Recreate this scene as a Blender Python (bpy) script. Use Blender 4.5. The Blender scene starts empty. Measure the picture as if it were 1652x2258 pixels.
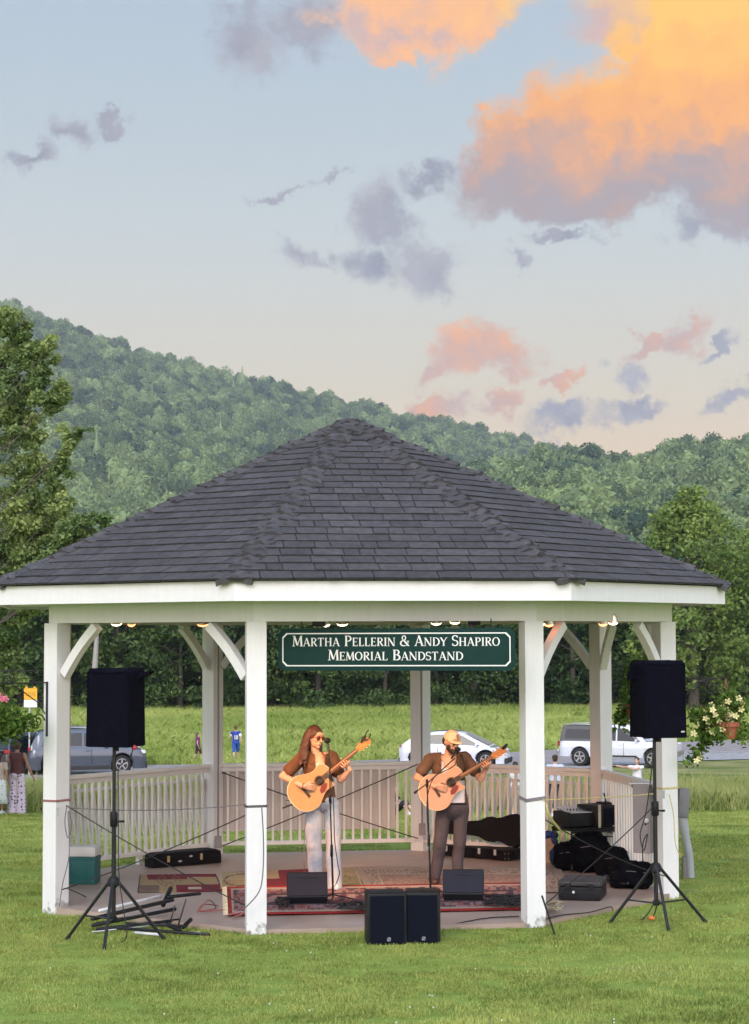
import bpy, bmesh, math, random
import numpy as np
from mathutils import Vector, Matrix, Euler, noise
S = bpy.context.scene
C = S.collection
PI = math.pi
R_ = math.radians

# ------------------------------------------------------------------ camera
CAM = Vector((0.126, -22.265, 2.762))
FPX = 4363.0                      # focal length in units of a 1652-wide frame
YAW, PITCH, ROLL = 0.0067, 0.0621, -0.0035
fw = Vector((math.cos(PITCH)*math.sin(YAW), math.cos(PITCH)*math.cos(YAW), math.sin(PITCH)))
rt0 = Vector((math.cos(YAW), -math.sin(YAW), 0))
up0 = rt0.cross(fw)
rt = rt0*math.cos(ROLL) + up0*math.sin(ROLL)
up = up0*math.cos(ROLL) - rt0*math.sin(ROLL)
cam_d = bpy.data.cameras.new('camera')
cam_d.sensor_fit = 'HORIZONTAL'; cam_d.sensor_width = 36
cam_d.lens = FPX/1652*36
cam_d.clip_start = 0.5; cam_d.clip_end = 12000
cam = bpy.data.objects.new('camera', cam_d); C.objects.link(cam)
cam.matrix_world = Matrix(((rt.x, up.x, -fw.x, CAM.x), (rt.y, up.y, -fw.y, CAM.y), (rt.z, up.z, -fw.z, CAM.z), (0, 0, 0, 1)))
S.camera = cam

def ray(u, v):
    return fw + rt*((u-826)/FPX) - up*((v-1129)/FPX)
def at(u, v, d):
    """point seen in direction (u, v), d metres north of the camera"""
    r = ray(u, v); return CAM + r*(d/r.y)
def onz(u, v, z):
    r = ray(u, v); return CAM + r*((z-CAM.z)/r.z)
GD = [-30, 0, 10, 13, 17, 19, 26, 34, 46, 64, 80, 95, 110, 160, 300, 6000]
GZ = [2.2, .7, .30, .14, -.02, -.045, -.10, -.56, -1.31, -2.2, -2.85, -3.1, -3.2, -3.1, -3.0, -3.0]
def gz(x, y):
    return float(np.interp(y+22.265, GD, GZ))
def ong(u, v):
    r = ray(u, v); lo, hi = 6.0, 400.0
    for _ in range(50):
        m = (lo+hi)/2; p = CAM + r*(m/r.y)
        if p.z > gz(p.x, p.y): lo = m
        else: hi = m
    p = CAM + r*(lo/r.y); return Vector((p.x, p.y, gz(p.x, p.y)))

# ------------------------------------------------------------------ exposure
S.render.engine = 'CYCLES'
S.view_settings.view_transform = 'Standard'
S.view_settings.look = 'None'
S.view_settings.exposure = 0.38
S.view_settings.gamma = 1.0
S.cycles.use_denoising = True
S.cycles.caustics_reflective = False; S.cycles.caustics_refractive = False
S.cycles.max_bounces = 4
S.cycles.diffuse_bounces = 2
S.cycles.glossy_bounces = 2
S.cycles.transparent_max_bounces = 6
S.cycles.volume_bounces = 0
S.cycles.use_adaptive_sampling = True
S.cycles.adaptive_threshold = 0.03
S.cycles.sample_clamp_indirect = 4.0

# ------------------------------------------------------------------ world: dusk sky with sunlit clouds
W = bpy.data.worlds.new('World'); S.world = W; W.use_nodes = True
wt = W.node_tree; wt.nodes.clear()
def N(t, typ, **k):
    n = t.nodes.new(typ)
    for a, b in k.items(): setattr(n, a, b)
    return n
def lk(t, a, b): t.links.new(a, b)
def mth(t, op, a, b=None, c=None, clamp=False):
    n = t.nodes.new('ShaderNodeMath'); n.operation = op; n.use_clamp = clamp
    for i, x in enumerate((a, b, c)):
        if x is None: continue
        if isinstance(x, (int, float)): n.inputs[i].default_value = x
        else: t.links.new(x, n.inputs[i])
    return n.outputs[0]
def mixc(t, f, a, b):
    n = t.nodes.new('ShaderNodeMix'); n.data_type = 'RGBA'
    for k, x in ((0, f), (6, a), (7, b)):
        if isinstance(x, (int, float)): n.inputs[k].default_value = x
        elif isinstance(x, tuple): n.inputs[k].default_value = x + (1,)*(4-len(x))
        else: t.links.new(x, n.inputs[k])
    return n.outputs[2]
SKYK = 0.95
def lin(c):
    return tuple(SKYK*(x/255/12.92 if x/255 <= .04045 else ((x/255+.055)/1.055)**2.4) for x in c)
def ramp(t, f, stops, interp='LINEAR'):
    n = t.nodes.new('ShaderNodeValToRGB'); n.color_ramp.interpolation = interp
    e = n.color_ramp.elements
    while len(e) < len(stops): e.new(.5)
    for x, (p, c) in zip(e, stops): x.position = p; x.color = tuple(c[:3]) + (1,)
    t.links.new(f, n.inputs[0]); return n.outputs[0]
GLOW_LOW, GLOW_HIGH = (2.45, 2.10, 2.05), (1.5, 1.75, 2.3)      # afterglow radiance
HAZE = 0.00013
SPOT_E = 210.0
SUN_EL, SUN_ROT = R_(6.0), R_(200.0)
tc = N(wt, 'ShaderNodeTexCoord')
sep = N(wt, 'ShaderNodeSeparateXYZ'); lk(wt, tc.outputs['Generated'], sep.inputs[0])
dx, dy, dz = sep.outputs
sky = N(wt, 'ShaderNodeTexSky', sky_type='NISHITA', sun_disc=False, sun_elevation=SUN_EL, sun_rotation=SUN_ROT)
sky.air_density = 1.0; sky.dust_density = 1.5; sky.ozone_density = 1.5
ysafe = mth(wt, 'MAXIMUM', dy, .08)
su = mth(wt, 'DIVIDE', dx, ysafe); sv = mth(wt, 'DIVIDE', dz, ysafe)
# clear sky: warm at the skyline, blue grey higher up
base = ramp(wt, mth(wt, 'MULTIPLY', dz, 1.0, clamp=True), [
    (0.0, lin((228, 192, 156))), (.085, lin((230, 202, 166))), (.125, lin((217, 206, 181))), (.19, lin((196, 202, 201))),
    (.25, lin((180, 193, 201))), (.33, lin((166, 183, 200))), (.6, lin((120, 150, 190))), (1, lin((95, 130, 178)))])
def uvof(u, v):
    r = ray(u, v); return r.x/r.y, r.z/r.y
# warped sky coordinates
comb = N(wt, 'ShaderNodeCombineXYZ'); lk(wt, su, comb.inputs[0]); lk(wt, sv, comb.inputs[1])
def wnoise(scale, detail, rough=.55, off=0.0, dist=0.0, sc=(1, 1, 1)):
    mp = N(wt, 'ShaderNodeMapping'); mp.inputs[1].default_value = (off, off*.7, off*.3); mp.inputs[3].default_value = sc
    lk(wt, comb.outputs[0], mp.inputs[0])
    n = N(wt, 'ShaderNodeTexNoise'); lk(wt, mp.outputs[0], n.inputs['Vector'])
    n.inputs['Scale'].default_value = scale; n.inputs['Detail'].default_value = detail
    n.inputs['Roughness'].default_value = rough; n.inputs['Distortion'].default_value = dist
    return n
n1 = wnoise(22, 6, .6, 3.1); n2 = wnoise(70, 5, .6, 8.3)
wsep = N(wt, 'ShaderNodeSeparateXYZ'); lk(wt, n1.outputs['Color'], wsep.inputs[0])
wsep2 = N(wt, 'ShaderNodeSeparateXYZ'); lk(wt, n2.outputs['Color'], wsep2.inputs[0])
def warp(s, a, b):
    x = mth(wt, 'MULTIPLY_ADD', mth(wt, 'SUBTRACT', a, .5), .050, s)
    return mth(wt, 'MULTIPLY_ADD', mth(wt, 'SUBTRACT', b, .5), .030, x)
pu = warp(su, wsep.outputs[0], wsep2.outputs[0]); pv = warp(sv, wsep.outputs[1], wsep2.outputs[1])
g = bpy.data.node_groups.new('cloud_puff', 'ShaderNodeTree')
for nm in ('U', 'V', 'CU', 'CV', 'C', 'S', 'RU', 'RV', 'Prev'):
    g.interface.new_socket(nm, in_out='INPUT', socket_type='NodeSocketFloat')
g.interface.new_socket('D', in_out='OUTPUT', socket_type='NodeSocketFloat')
gi = N(g, 'NodeGroupInput'); go = N(g, 'NodeGroupOutput')
I = {s.name: s for s in gi.outputs}
a_ = mth(g, 'SUBTRACT', I['U'], I['CU']); b_ = mth(g, 'SUBTRACT', I['V'], I['CV'])
x_ = mth(g, 'DIVIDE', mth(g, 'ADD', mth(g, 'MULTIPLY', a_, I['C']), mth(g, 'MULTIPLY', b_, I['S'])), I['RU'])
y_ = mth(g, 'DIVIDE', mth(g, 'SUBTRACT', mth(g, 'MULTIPLY', b_, I['C']), mth(g, 'MULTIPLY', a_, I['S'])), I['RV'])
r_ = mth(g, 'SQRT', mth(g, 'ADD', mth(g, 'MULTIPLY', x_, x_), mth(g, 'MULTIPLY', y_, y_)))
lk(g, mth(g, 'MAXIMUM', mth(g, 'SUBTRACT', 1.0, r_), I['Prev']), go.inputs[0])
def puffs(lst, U=None, V=None):
    prev = None
    for (u, v, ru, rv, ang) in lst:
        n = wt.nodes.new('ShaderNodeGroup'); n.node_tree = g
        lk(wt, U or pu, n.inputs['U']); lk(wt, V or pv, n.inputs['V'])
        cu, cv = uvof(u, v)
        for k, val in (('CU', cu), ('CV', cv), ('C', math.cos(R_(ang))), ('S', math.sin(R_(ang))), ('RU', ru/FPX), ('RV', rv/FPX)):
            n.inputs[k].default_value = val
        if prev is None: n.inputs['Prev'].default_value = -3
        else: lk(wt, prev, n.inputs['Prev'])
        prev = n.outputs[0]
    return prev
big = puffs([(1330, 290, 330, 190, 22), (1600, 110, 330, 270, 35), (1140, 350, 150, 130, 10), (1480, 330, 330, 150, 5), (1330, 420, 360, 90, 3), (1700, 420, 250, 110, 0), (1480, 30, 270, 160, 10),
             (870, 30, 190, 130, -15), (1000, 20, 200, 110, 10), (880, 110, 60, 70, 90), (2100, 200, 420, 300, 0)])
small = puffs([(1010, 775, 110, 75, 15), (1110, 775, 120, 60, -20), (950, 820, 60, 40, 10), (1500, 735, 75, 55, 10), (1410, 760, 80, 26, 20),
               (960, 905, 100, 48, 0), (1105, 895, 75, 42, 15), (1240, 845, 48, 26, 10)])
grey = puffs([(840, 480, 85, 95, 20), (800, 580, 70, 85, 60), (920, 590, 115, 75, 15), (660, 575, 85, 36, -5), (950, 400, 90, 40, 20),
              (60, 340, 90, 34, 25), (165, 270, 50, 60, 60), (250, 265, 60, 22, 10), (720, 365, 60, 20, 20), (600, 420, 90, 14, 20),
              (560, 90, 100, 90, 60), (680, 60, 80, 110, 70), (1580, 500, 110, 40, 10), (1250, 525, 110, 20, 5),
              (1235, 925, 95, 42, 12), (1390, 915, 115, 36, 12), (1390, 830, 40, 60, 70), (1640, 870, 90, 34, 15), (1590, 770, 70, 20, 25), (1160, 590, 30, 34, 90)])
def sstep0(x, lo, hi):
    m = N(wt, 'ShaderNodeMapRange', interpolation_type='SMOOTHSTEP'); lk(wt, x, m.inputs[0]); m.inputs[1].default_value = lo; m.inputs[2].default_value = hi; return m.outputs[0]
fine = wnoise(120, 6, .62, 1.7); soft = wnoise(34, 5, .55, 5.5)
fz = mth(wt, 'MULTIPLY_ADD', mth(wt, 'SUBTRACT', fine.outputs[0], .5), .55, 0.0)
sz = mth(wt, 'MULTIPLY_ADD', mth(wt, 'SUBTRACT', soft.outputs[0], .5), .9, 0.0)
def cover(d, lo, hi, amt=1.0):
    x = mth(wt, 'ADD', d, mth(wt, 'MULTIPLY', mth(wt, 'ADD', fz, mth(wt, 'MULTIPLY', sz, .9)), amt))
    m = N(wt, 'ShaderNodeMapRange', interpolation_type='SMOOTHSTEP'); lk(wt, x, m.inputs[0])
    m.inputs[1].default_value = lo; m.inputs[2].default_value = hi
    return m.outputs[0], x
aB, xB = cover(big, -.04, .40, .55); aS, xS = cover(small, -.05, .62, .95); aG, xG = cover(grey, -.04, .80, 1.25)
# the lit (upper left) and the shaded (lower) side of the big cloud
ug, vg = uvof(1330, 440)
litv = mth(wt, 'ADD', mth(wt, 'MULTIPLY', mth(wt, 'SUBTRACT', pv, vg), 14.0), mth(wt, 'MULTIPLY', mth(wt, 'SUBTRACT', pu, ug), 0.8))
# relief: the billows facing the light are brighter than those turned away
def shifted(scale, detail, off, du, dv):
    cb_ = N(wt, 'ShaderNodeCombineXYZ'); lk(wt, mth(wt, 'ADD', pu, du), cb_.inputs[0]); lk(wt, mth(wt, 'ADD', pv, dv), cb_.inputs[1]); cb_.inputs[2].default_value = off
    n = N(wt, 'ShaderNodeTexNoise'); lk(wt, cb_.outputs[0], n.inputs['Vector']); n.inputs['Scale'].default_value = scale; n.inputs['Detail'].default_value = detail; n.inputs['Roughness'].default_value = .55; return n.outputs[0]
relief = mth(wt, 'MULTIPLY', mth(wt, 'SUBTRACT', shifted(30, 4, 2.0, 0, 0), shifted(30, 4, 2.0, -.008, .010)), 1.6)
lit = mth(wt, 'ADD', mth(wt, 'ADD', litv, mth(wt, 'MULTIPLY', sz, .55)), mth(wt, 'MULTIPLY', relief, .6))
bigc = ramp(wt, mth(wt, 'MULTIPLY_ADD', lit, .58, .16, clamp=True), [
    (0.0, lin((158, 152, 160))), (.2, lin((168, 150, 150))), (.38, lin((206, 156, 128))), (.55, lin((244, 166, 84))), (.80, lin((255, 182, 74))), (1, lin((255, 196, 78)))])
topg = puffs([(1250, 60, 190, 70, 15), (800, 60, 60, 70, 60)])
# the cloud at top centre is peach and grey rather than gold
tc_u, _ = uvof(1130, 100)
left = mth(wt, 'MULTIPLY', sstep0(mth(wt, 'SUBTRACT', tc_u, pu), -.006, .012), sstep0(pv, uvof(1000, 280)[1], uvof(1000, 220)[1]))
peach = ramp(wt, mth(wt, 'ADD', mth(wt, 'MULTIPLY_ADD', sz, .9, .62), mth(wt, 'MULTIPLY', relief, .8), clamp=True), [(0, lin((170, 160, 172))), (.35, lin((214, 172, 156))), (.7, lin((246, 180, 122))), (1, lin((252, 188, 112)))])
bigc = mixc(wt, left, bigc, peach)
tg = mth(wt, 'MULTIPLY', mth(wt, 'ADD', topg, mth(wt, 'MULTIPLY', sz, .5)), 1.6, clamp=True)
bigc = mixc(wt, tg, bigc, lin((205, 172, 164)))
us, vs = uvof(1000, 800)
lits = mth(wt, 'ADD', mth(wt, 'ADD', mth(wt, 'MULTIPLY', mth(wt, 'SUBTRACT', us, pu), 2.0), mth(wt, 'MULTIPLY', sz, 1.2)), mth(wt, 'MULTIPLY', relief, .8))
smallc = ramp(wt, mth(wt, 'MULTIPLY_ADD', lits, .8, .56, clamp=True), [(0, lin((168, 160, 170))), (.45, lin((204, 160, 144))), (.8, lin((244, 164, 98))), (1, lin((250, 178, 106)))])
greyc = mixc(wt, mth(wt, 'ADD', mth(wt, 'MULTIPLY_ADD', sz, 1.0, .5), mth(wt, 'MULTIPLY', relief, 1.0), clamp=True), lin((130, 134, 152)), lin((176, 172, 180)))
def sstep(x, lo, hi):
    m = N(wt, 'ShaderNodeMapRange', interpolation_type='SMOOTHSTEP'); lk(wt, x, m.inputs[0]); m.inputs[1].default_value = lo; m.inputs[2].default_value = hi; return m.outputs[0]
# the cloud bank fills one region of the sky and thins out towards its rim
win = mth(wt, 'MULTIPLY', sstep(mth(wt, 'MULTIPLY', mth(wt, 'ABSOLUTE', su), -1.0), -.52, -.34), sstep(mth(wt, 'MULTIPLY', sv, -1.0), -.52, -.38))
win = mth(wt, 'MULTIPLY', win, mth(wt, 'GREATER_THAN', dy, .3))
c = mixc(wt, mth(wt, 'MULTIPLY', mth(wt, 'MULTIPLY', aG, .95), win), base, greyc)
c = mixc(wt, mth(wt, 'MULTIPLY', mth(wt, 'MULTIPLY', aS, .9), win), c, smallc)
c = mixc(wt, mth(wt, 'MULTIPLY', mth(wt, 'MULTIPLY', aB, .97), win), c, bigc)
# the western half of the sky, behind the viewer, is brighter: afterglow
back = mth(wt, 'MULTIPLY_ADD', dy, -1.0, .15, clamp=True)
glow = mixc(wt, mth(wt, 'MULTIPLY', dz, 1.3, clamp=True), GLOW_LOW, GLOW_HIGH)
bgC = N(wt, 'ShaderNodeBackground'); bgC.inputs[1].default_value = 1.0; lk(wt, c, bgC.inputs[0])
bgA = N(wt, 'ShaderNodeBackground'); bgA.inputs[1].default_value = 1.0
lk(wt, mixc(wt, back, base, glow), bgA.inputs[0])
inside = mth(wt, 'GREATER_THAN', win, 0.0)
pick = N(wt, 'ShaderNodeMixShader'); lk(wt, inside, pick.inputs[0]); lk(wt, bgA.outputs[0], pick.inputs[1]); lk(wt, bgC.outputs[0], pick.inputs[2])
bgN = N(wt, 'ShaderNodeBackground'); bgN.inputs[1].default_value = 0.05
lk(wt, sky.outputs[0], bgN.inputs[0])
addn = N(wt, 'ShaderNodeMixShader'); addn.inputs[0].default_value = .06
lk(wt, pick.outputs[0], addn.inputs[1]); lk(wt, bgN.outputs[0], addn.inputs[2])
wout = N(wt, 'ShaderNodeOutputWorld'); lk(wt, addn.outputs[0], wout.inputs[0])
W.cycles.sampling_method = 'MANUAL'; W.cycles.sample_map_resolution = 512

# ------------------------------------------------------------------ sun: very soft afterglow from behind the viewer
sd = bpy.data.lights.new('sun', 'SUN'); sd.energy = 0.9; sd.angle = R_(25); sd.color = (1.0, .93, .84)
so = bpy.data.objects.new('sun', sd); C.objects.link(so)
sdir = Vector((math.sin(SUN_ROT)*1.0, math.cos(SUN_ROT)*1.0, math.tan(R_(30))))   # towards the glow
so.rotation_euler = sdir.to_track_quat('Z', 'Y').to_euler()
so.location = (0, -40, 30)
# ------------------------------------------------------------------ materials
MATS = {}
def mat(name, col, rough=.6, metal=0.0, var=.12, scale=6.0, bump=0.0, bscale=None, emit=0.0, attr=None, spec=.5, col2=None, sc3=(1, 1, 1), trans=0.0, alpha=None, coat=0.0):
    if name in MATS: return MATS[name]
    m = bpy.data.materials.new(name); m.use_nodes = True; t = m.node_tree
    b = t.nodes['Principled BSDF']
    tcn = N(t, 'ShaderNodeTexCoord'); mp = N(t, 'ShaderNodeMapping'); mp.inputs[3].default_value = sc3
    lk(t, tcn.outputs['Object'], mp.inputs[0])
    nz = N(t, 'ShaderNodeTexNoise'); nz.inputs['Scale'].default_value = scale; nz.inputs['Detail'].default_value = 5
    lk(t, mp.outputs[0], nz.inputs['Vector'])
    c2 = col2 if col2 else tuple(min(1, x*(1+var)) for x in col)
    c1 = col if col2 else tuple(x*(1-var) for x in col)
    f = mth(t, 'MULTIPLY_ADD', mth(t, 'SUBTRACT', nz.outputs[0], .5), 2.6, .5, clamp=True)
    cc = mixc(t, f, c1, c2)
    if attr:
        at_ = N(t, 'ShaderNodeAttribute'); at_.attribute_name = attr
        mx = N(t, 'ShaderNodeMix', data_type='RGBA', blend_type='MULTIPLY'); mx.inputs[0].default_value = 1
        lk(t, cc, mx.inputs[6]); lk(t, at_.outputs['Color'], mx.inputs[7]); cc = mx.outputs[2]
    lk(t, cc, b.inputs['Base Color'])
    b.inputs['Roughness'].default_value = rough; b.inputs['Metallic'].default_value = metal
    b.inputs['Specular IOR Level'].default_value = spec
    b.inputs['Coat Weight'].default_value = coat
    if trans: b.inputs['Transmission Weight'].default_value = trans
    if emit:
        lk(t, cc, b.inputs['Emission Color']); b.inputs['Emission Strength'].default_value = emit
    if bump:
        n2_ = N(t, 'ShaderNodeTexNoise'); n2_.inputs['Scale'].default_value = bscale or scale*4; n2_.inputs['Detail'].default_value = 4
        lk(t, mp.outputs[0], n2_.inputs['Vector'])
        bp = N(t, 'ShaderNodeBump'); bp.inputs['Strength'].default_value = bump; bp.inputs['Distance'].default_value = .02
        lk(t, n2_.outputs[0], bp.inputs['Height']); lk(t, bp.outputs[0], b.inputs['Normal'])
    MATS[name] = m; return m
def leafmat(name, c1, c2, rnd=.5, rough=.55, trans=.25, scale=.5):
    """foliage: hue varies leaf by leaf (tone attribute), plant by plant and in broad patches"""
    if name in MATS: return MATS[name]
    m = bpy.data.materials.new(name); m.use_nodes = True; t = m.node_tree
    b = t.nodes['Principled BSDF']
    a = N(t, 'ShaderNodeAttribute'); a.attribute_name = 'tone'
    oi = N(t, 'ShaderNodeObjectInfo')
    ge = N(t, 'ShaderNodeNewGeometry')
    nz = N(t, 'ShaderNodeTexNoise'); nz.inputs['Scale'].default_value = scale; nz.inputs['Detail'].default_value = 3
    lk(t, ge.outputs['Position'], nz.inputs['Vector'])
    f = mth(t, 'ADD', mth(t, 'MULTIPLY', a.outputs['Fac'], .55), mth(t, 'MULTIPLY', oi.outputs['Random'], rnd))
    f = mth(t, 'ADD', f, mth(t, 'MULTIPLY_ADD', nz.outputs[0], 1.2, -.6 - rnd*.25 + .1), clamp=True)
    cc = mixc(t, f, c1, c2)
    lk(t, cc, b.inputs['Base Color']); b.inputs['Roughness'].default_value = rough
    b.inputs['Specular IOR Level'].default_value = .25
    if trans:
        tr = N(t, 'ShaderNodeBsdfTranslucent'); lk(t, cc, tr.inputs[0])
        ms = N(t, 'ShaderNodeMixShader'); ms.inputs[0].default_value = trans
        lk(t, b.outputs[0], ms.inputs[1]); lk(t, tr.outputs[0], ms.inputs[2])
        lk(t, ms.outputs[0], t.nodes['Material Output'].inputs[0])
    MATS[name] = m; return m

# ------------------------------------------------------------------ mesh collector
class MB:
    def __init__(s): s.v = []; s.f = []; s.c = []; s.uv = None
    def add(s, vs, fs, col=None):
        o = len(s.v); s.v += [tuple(p) for p in vs]; s.f += [tuple(i+o for i in f) for f in fs]
        s.c += [col or (1, 1, 1)]*len(fs); return s
    def box(s, c, d, M=None, col=None, taper=1.0):
        x, y, z = d[0]/2, d[1]/2, d[2]/2; vs = []
        for sz_ in (-1, 1):
            k = taper if sz_ > 0 else 1
            for sx, sy in ((-1, -1), (1, -1), (1, 1), (-1, 1)): vs.append(Vector((sx*x*k, sy*y*k, sz_*z)))
        if M is not None: vs = [M @ p for p in vs]
        c = Vector(c); vs = [p+c for p in vs]
        return s.add(vs, [(3, 2, 1, 0), (4, 5, 6, 7), (0, 1, 5, 4), (1, 2, 6, 5), (2, 3, 7, 6), (3, 0, 4, 7)], col)
    def bbox(s, c, d, b=.01, M=None, col=None):
        """box with chamfered edges"""
        bm = bmesh.new(); bmesh.ops.create_cube(bm, size=1)
        for p in bm.verts: p.co = Vector((p.co.x*d[0], p.co.y*d[1], p.co.z*d[2]))
        bmesh.ops.bevel(bm, geom=bm.edges[:], offset=b, segments=2, affect='EDGES', profile=.6)
        bm.verts.index_update()
        vs = [p.co.copy() for p in bm.verts]
        if M is not None: vs = [M @ p for p in vs]
        c = Vector(c); s.add([p+c for p in vs], [[q.index for q in f.verts] for f in bm.faces], col); bm.free(); return s
    def tube(s, pts, r, n=8, cap=True, col=None, flat=1.0):
        pts = [Vector(p) for p in pts]; L = len(pts)
        rs = r if isinstance(r, (list, tuple)) else [r]*L
        vs = []; prev = None
        for i, p in enumerate(pts):
            t = (pts[min(i+1, L-1)] - pts[max(i-1, 0)])
            if t.length < 1e-9: t = Vector((0, 0, 1))
            t.normalize()
            if prev is None:
                a = Vector((0, 0, 1)) if abs(t.z) < .9 else Vector((1, 0, 0))
                u = t.cross(a).normalized()
            else:
                u = (prev - t*prev.dot(t))
                u = u.normalized() if u.length > 1e-6 else t.orthogonal().normalized()
            prev = u; w = t.cross(u)
            for k in range(n):
                th = 2*PI*k/n; vs.append(p + u*(math.cos(th)*rs[i]) + w*(math.sin(th)*rs[i]*flat))
        fs = []
        for i in range(L-1):
            for k in range(n):
                a = i*n+k; b = i*n+(k+1) % n; fs.append((a, b, b+n, a+n))
        if cap:
            fs.append(tuple(range(n-1, -1, -1))); fs.append(tuple((L-1)*n+k for k in range(n)))
        return s.add(vs, fs, col)
    def cyl(s, p0, p1, r0, r1=None, n=12, col=None):
        return s.tube([p0, p1], [r0, r0 if r1 is None else r1], n, col=col)
    def ball(s, c, r, sub=2, M=None, col=None, bump=0, bs=1.0, seed=0):
        if isinstance(r, (int, float)): r = (r, r, r)
        V, F = ico(sub); c = Vector(c); vs = []
        for p in V:
            q = Vector(p)
            if bump: q = q*(1 + bump*noise.noise(q*bs + Vector((seed, seed*.7, 0))) * 2)
            q = Vector((q.x*r[0], q.y*r[1], q.z*r[2]))
            if M is not None: q = M @ q
            vs.append(q+c)
        return s.add(vs, F, col)
    def cap(s, p0, p1, r0, r1=None, n=10, flat=1.0):
        """tapered capsule"""
        r1 = r0 if r1 is None else r1
        p0 = Vector(p0); p1 = Vector(p1); d = (p1-p0)
        t = d.normalized() if d.length > 1e-6 else Vector((0, 0, 1))
        pts = []; rs = []
        for a in (-80, -50, -20): pts.append(p0 + t*(r0*math.sin(R_(a)))); rs.append(r0*math.cos(R_(a)))
        for a in (20, 50, 80): pts.append(p1 + t*(r1*math.sin(R_(a)))); rs.append(r1*math.cos(R_(a)))
        return s.tube(pts, rs, n, flat=flat)
    def limb(s, pts, rs, n=12):
        for i in range(len(pts)-1): s.cap(pts[i], pts[i+1], rs[i], rs[i+1], n)
        return s
    def lathe(s, prof, n=20, c=(0, 0, 0), M=None, col=None):
        vs = []; c = Vector(c)
        for r, z in prof:
            for k in range(n):
                p = Vector((r*math.cos(2*PI*k/n), r*math.sin(2*PI*k/n), z))
                if M is not None: p = M @ p
                vs.append(p+c)
        fs = []
        for i in range(len(prof)-1):
            for k in range(n):
                a = i*n+k; b = i*n+(k+1) % n; fs.append((a, b, b+n, a+n))
        fs.append(tuple(range(n-1, -1, -1))); fs.append(tuple((len(prof)-1)*n+k for k in range(n)))
        return s.add(vs, fs, col)
    def prism(s, poly, t, M, col=None):
        """poly in local xy, extruded t along local z (from 0), placed with matrix M"""
        n = len(poly); vs = [M @ Vector((x, y, 0)) for x, y in poly] + [M @ Vector((x, y, t)) for x, y in poly]
        fs = [tuple(range(n-1, -1, -1)), tuple(range(n, 2*n))] + [(i, (i+1) % n, n+(i+1) % n, n+i) for i in range(n)]
        return s.add(vs, fs, col)
    def mesh(s, name, m=None, smooth=False):
        me = bpy.data.meshes.new(name); me.from_pydata(s.v, [], s.f); me.update()
        if any(c != (1, 1, 1) for c in s.c):
            ca = me.color_attributes.new('tint', 'FLOAT_COLOR', 'CORNER')
            arr = np.ones((len(me.loops), 4), np.float32); k = 0
            for f, c in zip(s.f, s.c):
                arr[k:k+len(f), :3] = c; k += len(f)
            ca.data.foreach_set('color', arr.ravel())
        if m: me.materials.append(m)
        if smooth: shade(me)
        return me
    def build(s, name, m=None, parent=None, smooth=False, recenter=None):
        me = s.mesh(name, m, smooth)
        o = bpy.data.objects.new(name, me); C.objects.link(o)
        if parent is not None: o.parent = parent
        elif recenter is not False and s.v:
            a = np.array(s.v); lo = a.min(0); hi = a.max(0); b = Vector(((lo[0]+hi[0])/2, (lo[1]+hi[1])/2, lo[2]))
            me.transform(Matrix.Translation(-b)); o.location = b
        return o
def shade(me, ang=None):
    me.polygons.foreach_set('use_smooth', [True]*len(me.polygons))
    try: me.set_sharp_from_angle(angle=R_(ang or 40))
    except Exception: pass
_ico = {}
def ico(sub):
    if sub not in _ico:
        bm = bmesh.new(); bmesh.ops.create_icosphere(bm, subdivisions=sub, radius=1); bm.verts.index_update()
        _ico[sub] = ([tuple(p.co) for p in bm.verts], [tuple(q.index for q in f.verts) for f in bm.faces]); bm.free()
    return _ico[sub]
def remesh(mb, name, m, parent, vox=.008, sm=4, keep=None, thick=0.0, noise_amp=0.0, nscale=8.0, tint=None):
    """voxel-union of everything in mb into one continuous skin"""
    o = bpy.data.objects.new('tmp', mb.mesh('tmp')); C.objects.link(o)
    r = o.modifiers.new('r', 'REMESH'); r.mode = 'VOXEL'; r.voxel_size = vox; r.adaptivity = 0
    if sm:
        q = o.modifiers.new('s', 'SMOOTH'); q.iterations = sm; q.factor = .5
    dg = bpy.context.evaluated_depsgraph_get()
    me = bpy.data.meshes.new_from_object(o.evaluated_get(dg)); old = o.data
    bpy.data.objects.remove(o); bpy.data.meshes.remove(old)
    if noise_amp:
        nv = len(me.vertices); co = np.empty(nv*3, np.float32); me.vertices.foreach_get('co', co); no = np.empty(nv*3, np.float32); me.vertices.foreach_get('normal', no)
        co = co.reshape(-1, 3); no = no.reshape(-1, 3)
        dsp = np.array([noise.noise(Vector((float(p[0])*nscale, float(p[1])*nscale, float(p[2])*nscale*.45))) for p in co], np.float32)
        co += no*(dsp[:, None]*noise_amp); me.vertices.foreach_set('co', co.ravel()); me.update()
    if keep:
        bm = bmesh.new(); bm.from_mesh(me)
        kill = [f for f in bm.faces if not keep(f.calc_center_median())]
        bmesh.ops.delete(bm, geom=kill, context='FACES'); bm.to_mesh(me); bm.free()
    me.name = name; me.materials.clear(); me.materials.append(m)
    if tint:
        ca = me.color_attributes.new('tint', 'FLOAT_COLOR', 'POINT')
        arr = np.ones((len(me.vertices), 4), np.float32)
        for i, p in enumerate(me.vertices): arr[i, :3] = tint(p.co)
        ca.data.foreach_set('color', arr.ravel())
    me.polygons.foreach_set('use_smooth', [True]*len(me.polygons))
    ob = bpy.data.objects.new(name, me); C.objects.link(ob); ob.parent = parent
    if thick:
        sm_ = ob.modifiers.new('t', 'SOLIDIFY'); sm_.thickness = thick; sm_.offset = 0
    return ob
def tag(o, label=None, cat=None, group=None, kind=None):
    if label: o['label'] = label
    if cat: o['category'] = cat
    if group: o['group'] = group
    if kind: o['kind'] = kind
    return o
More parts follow.
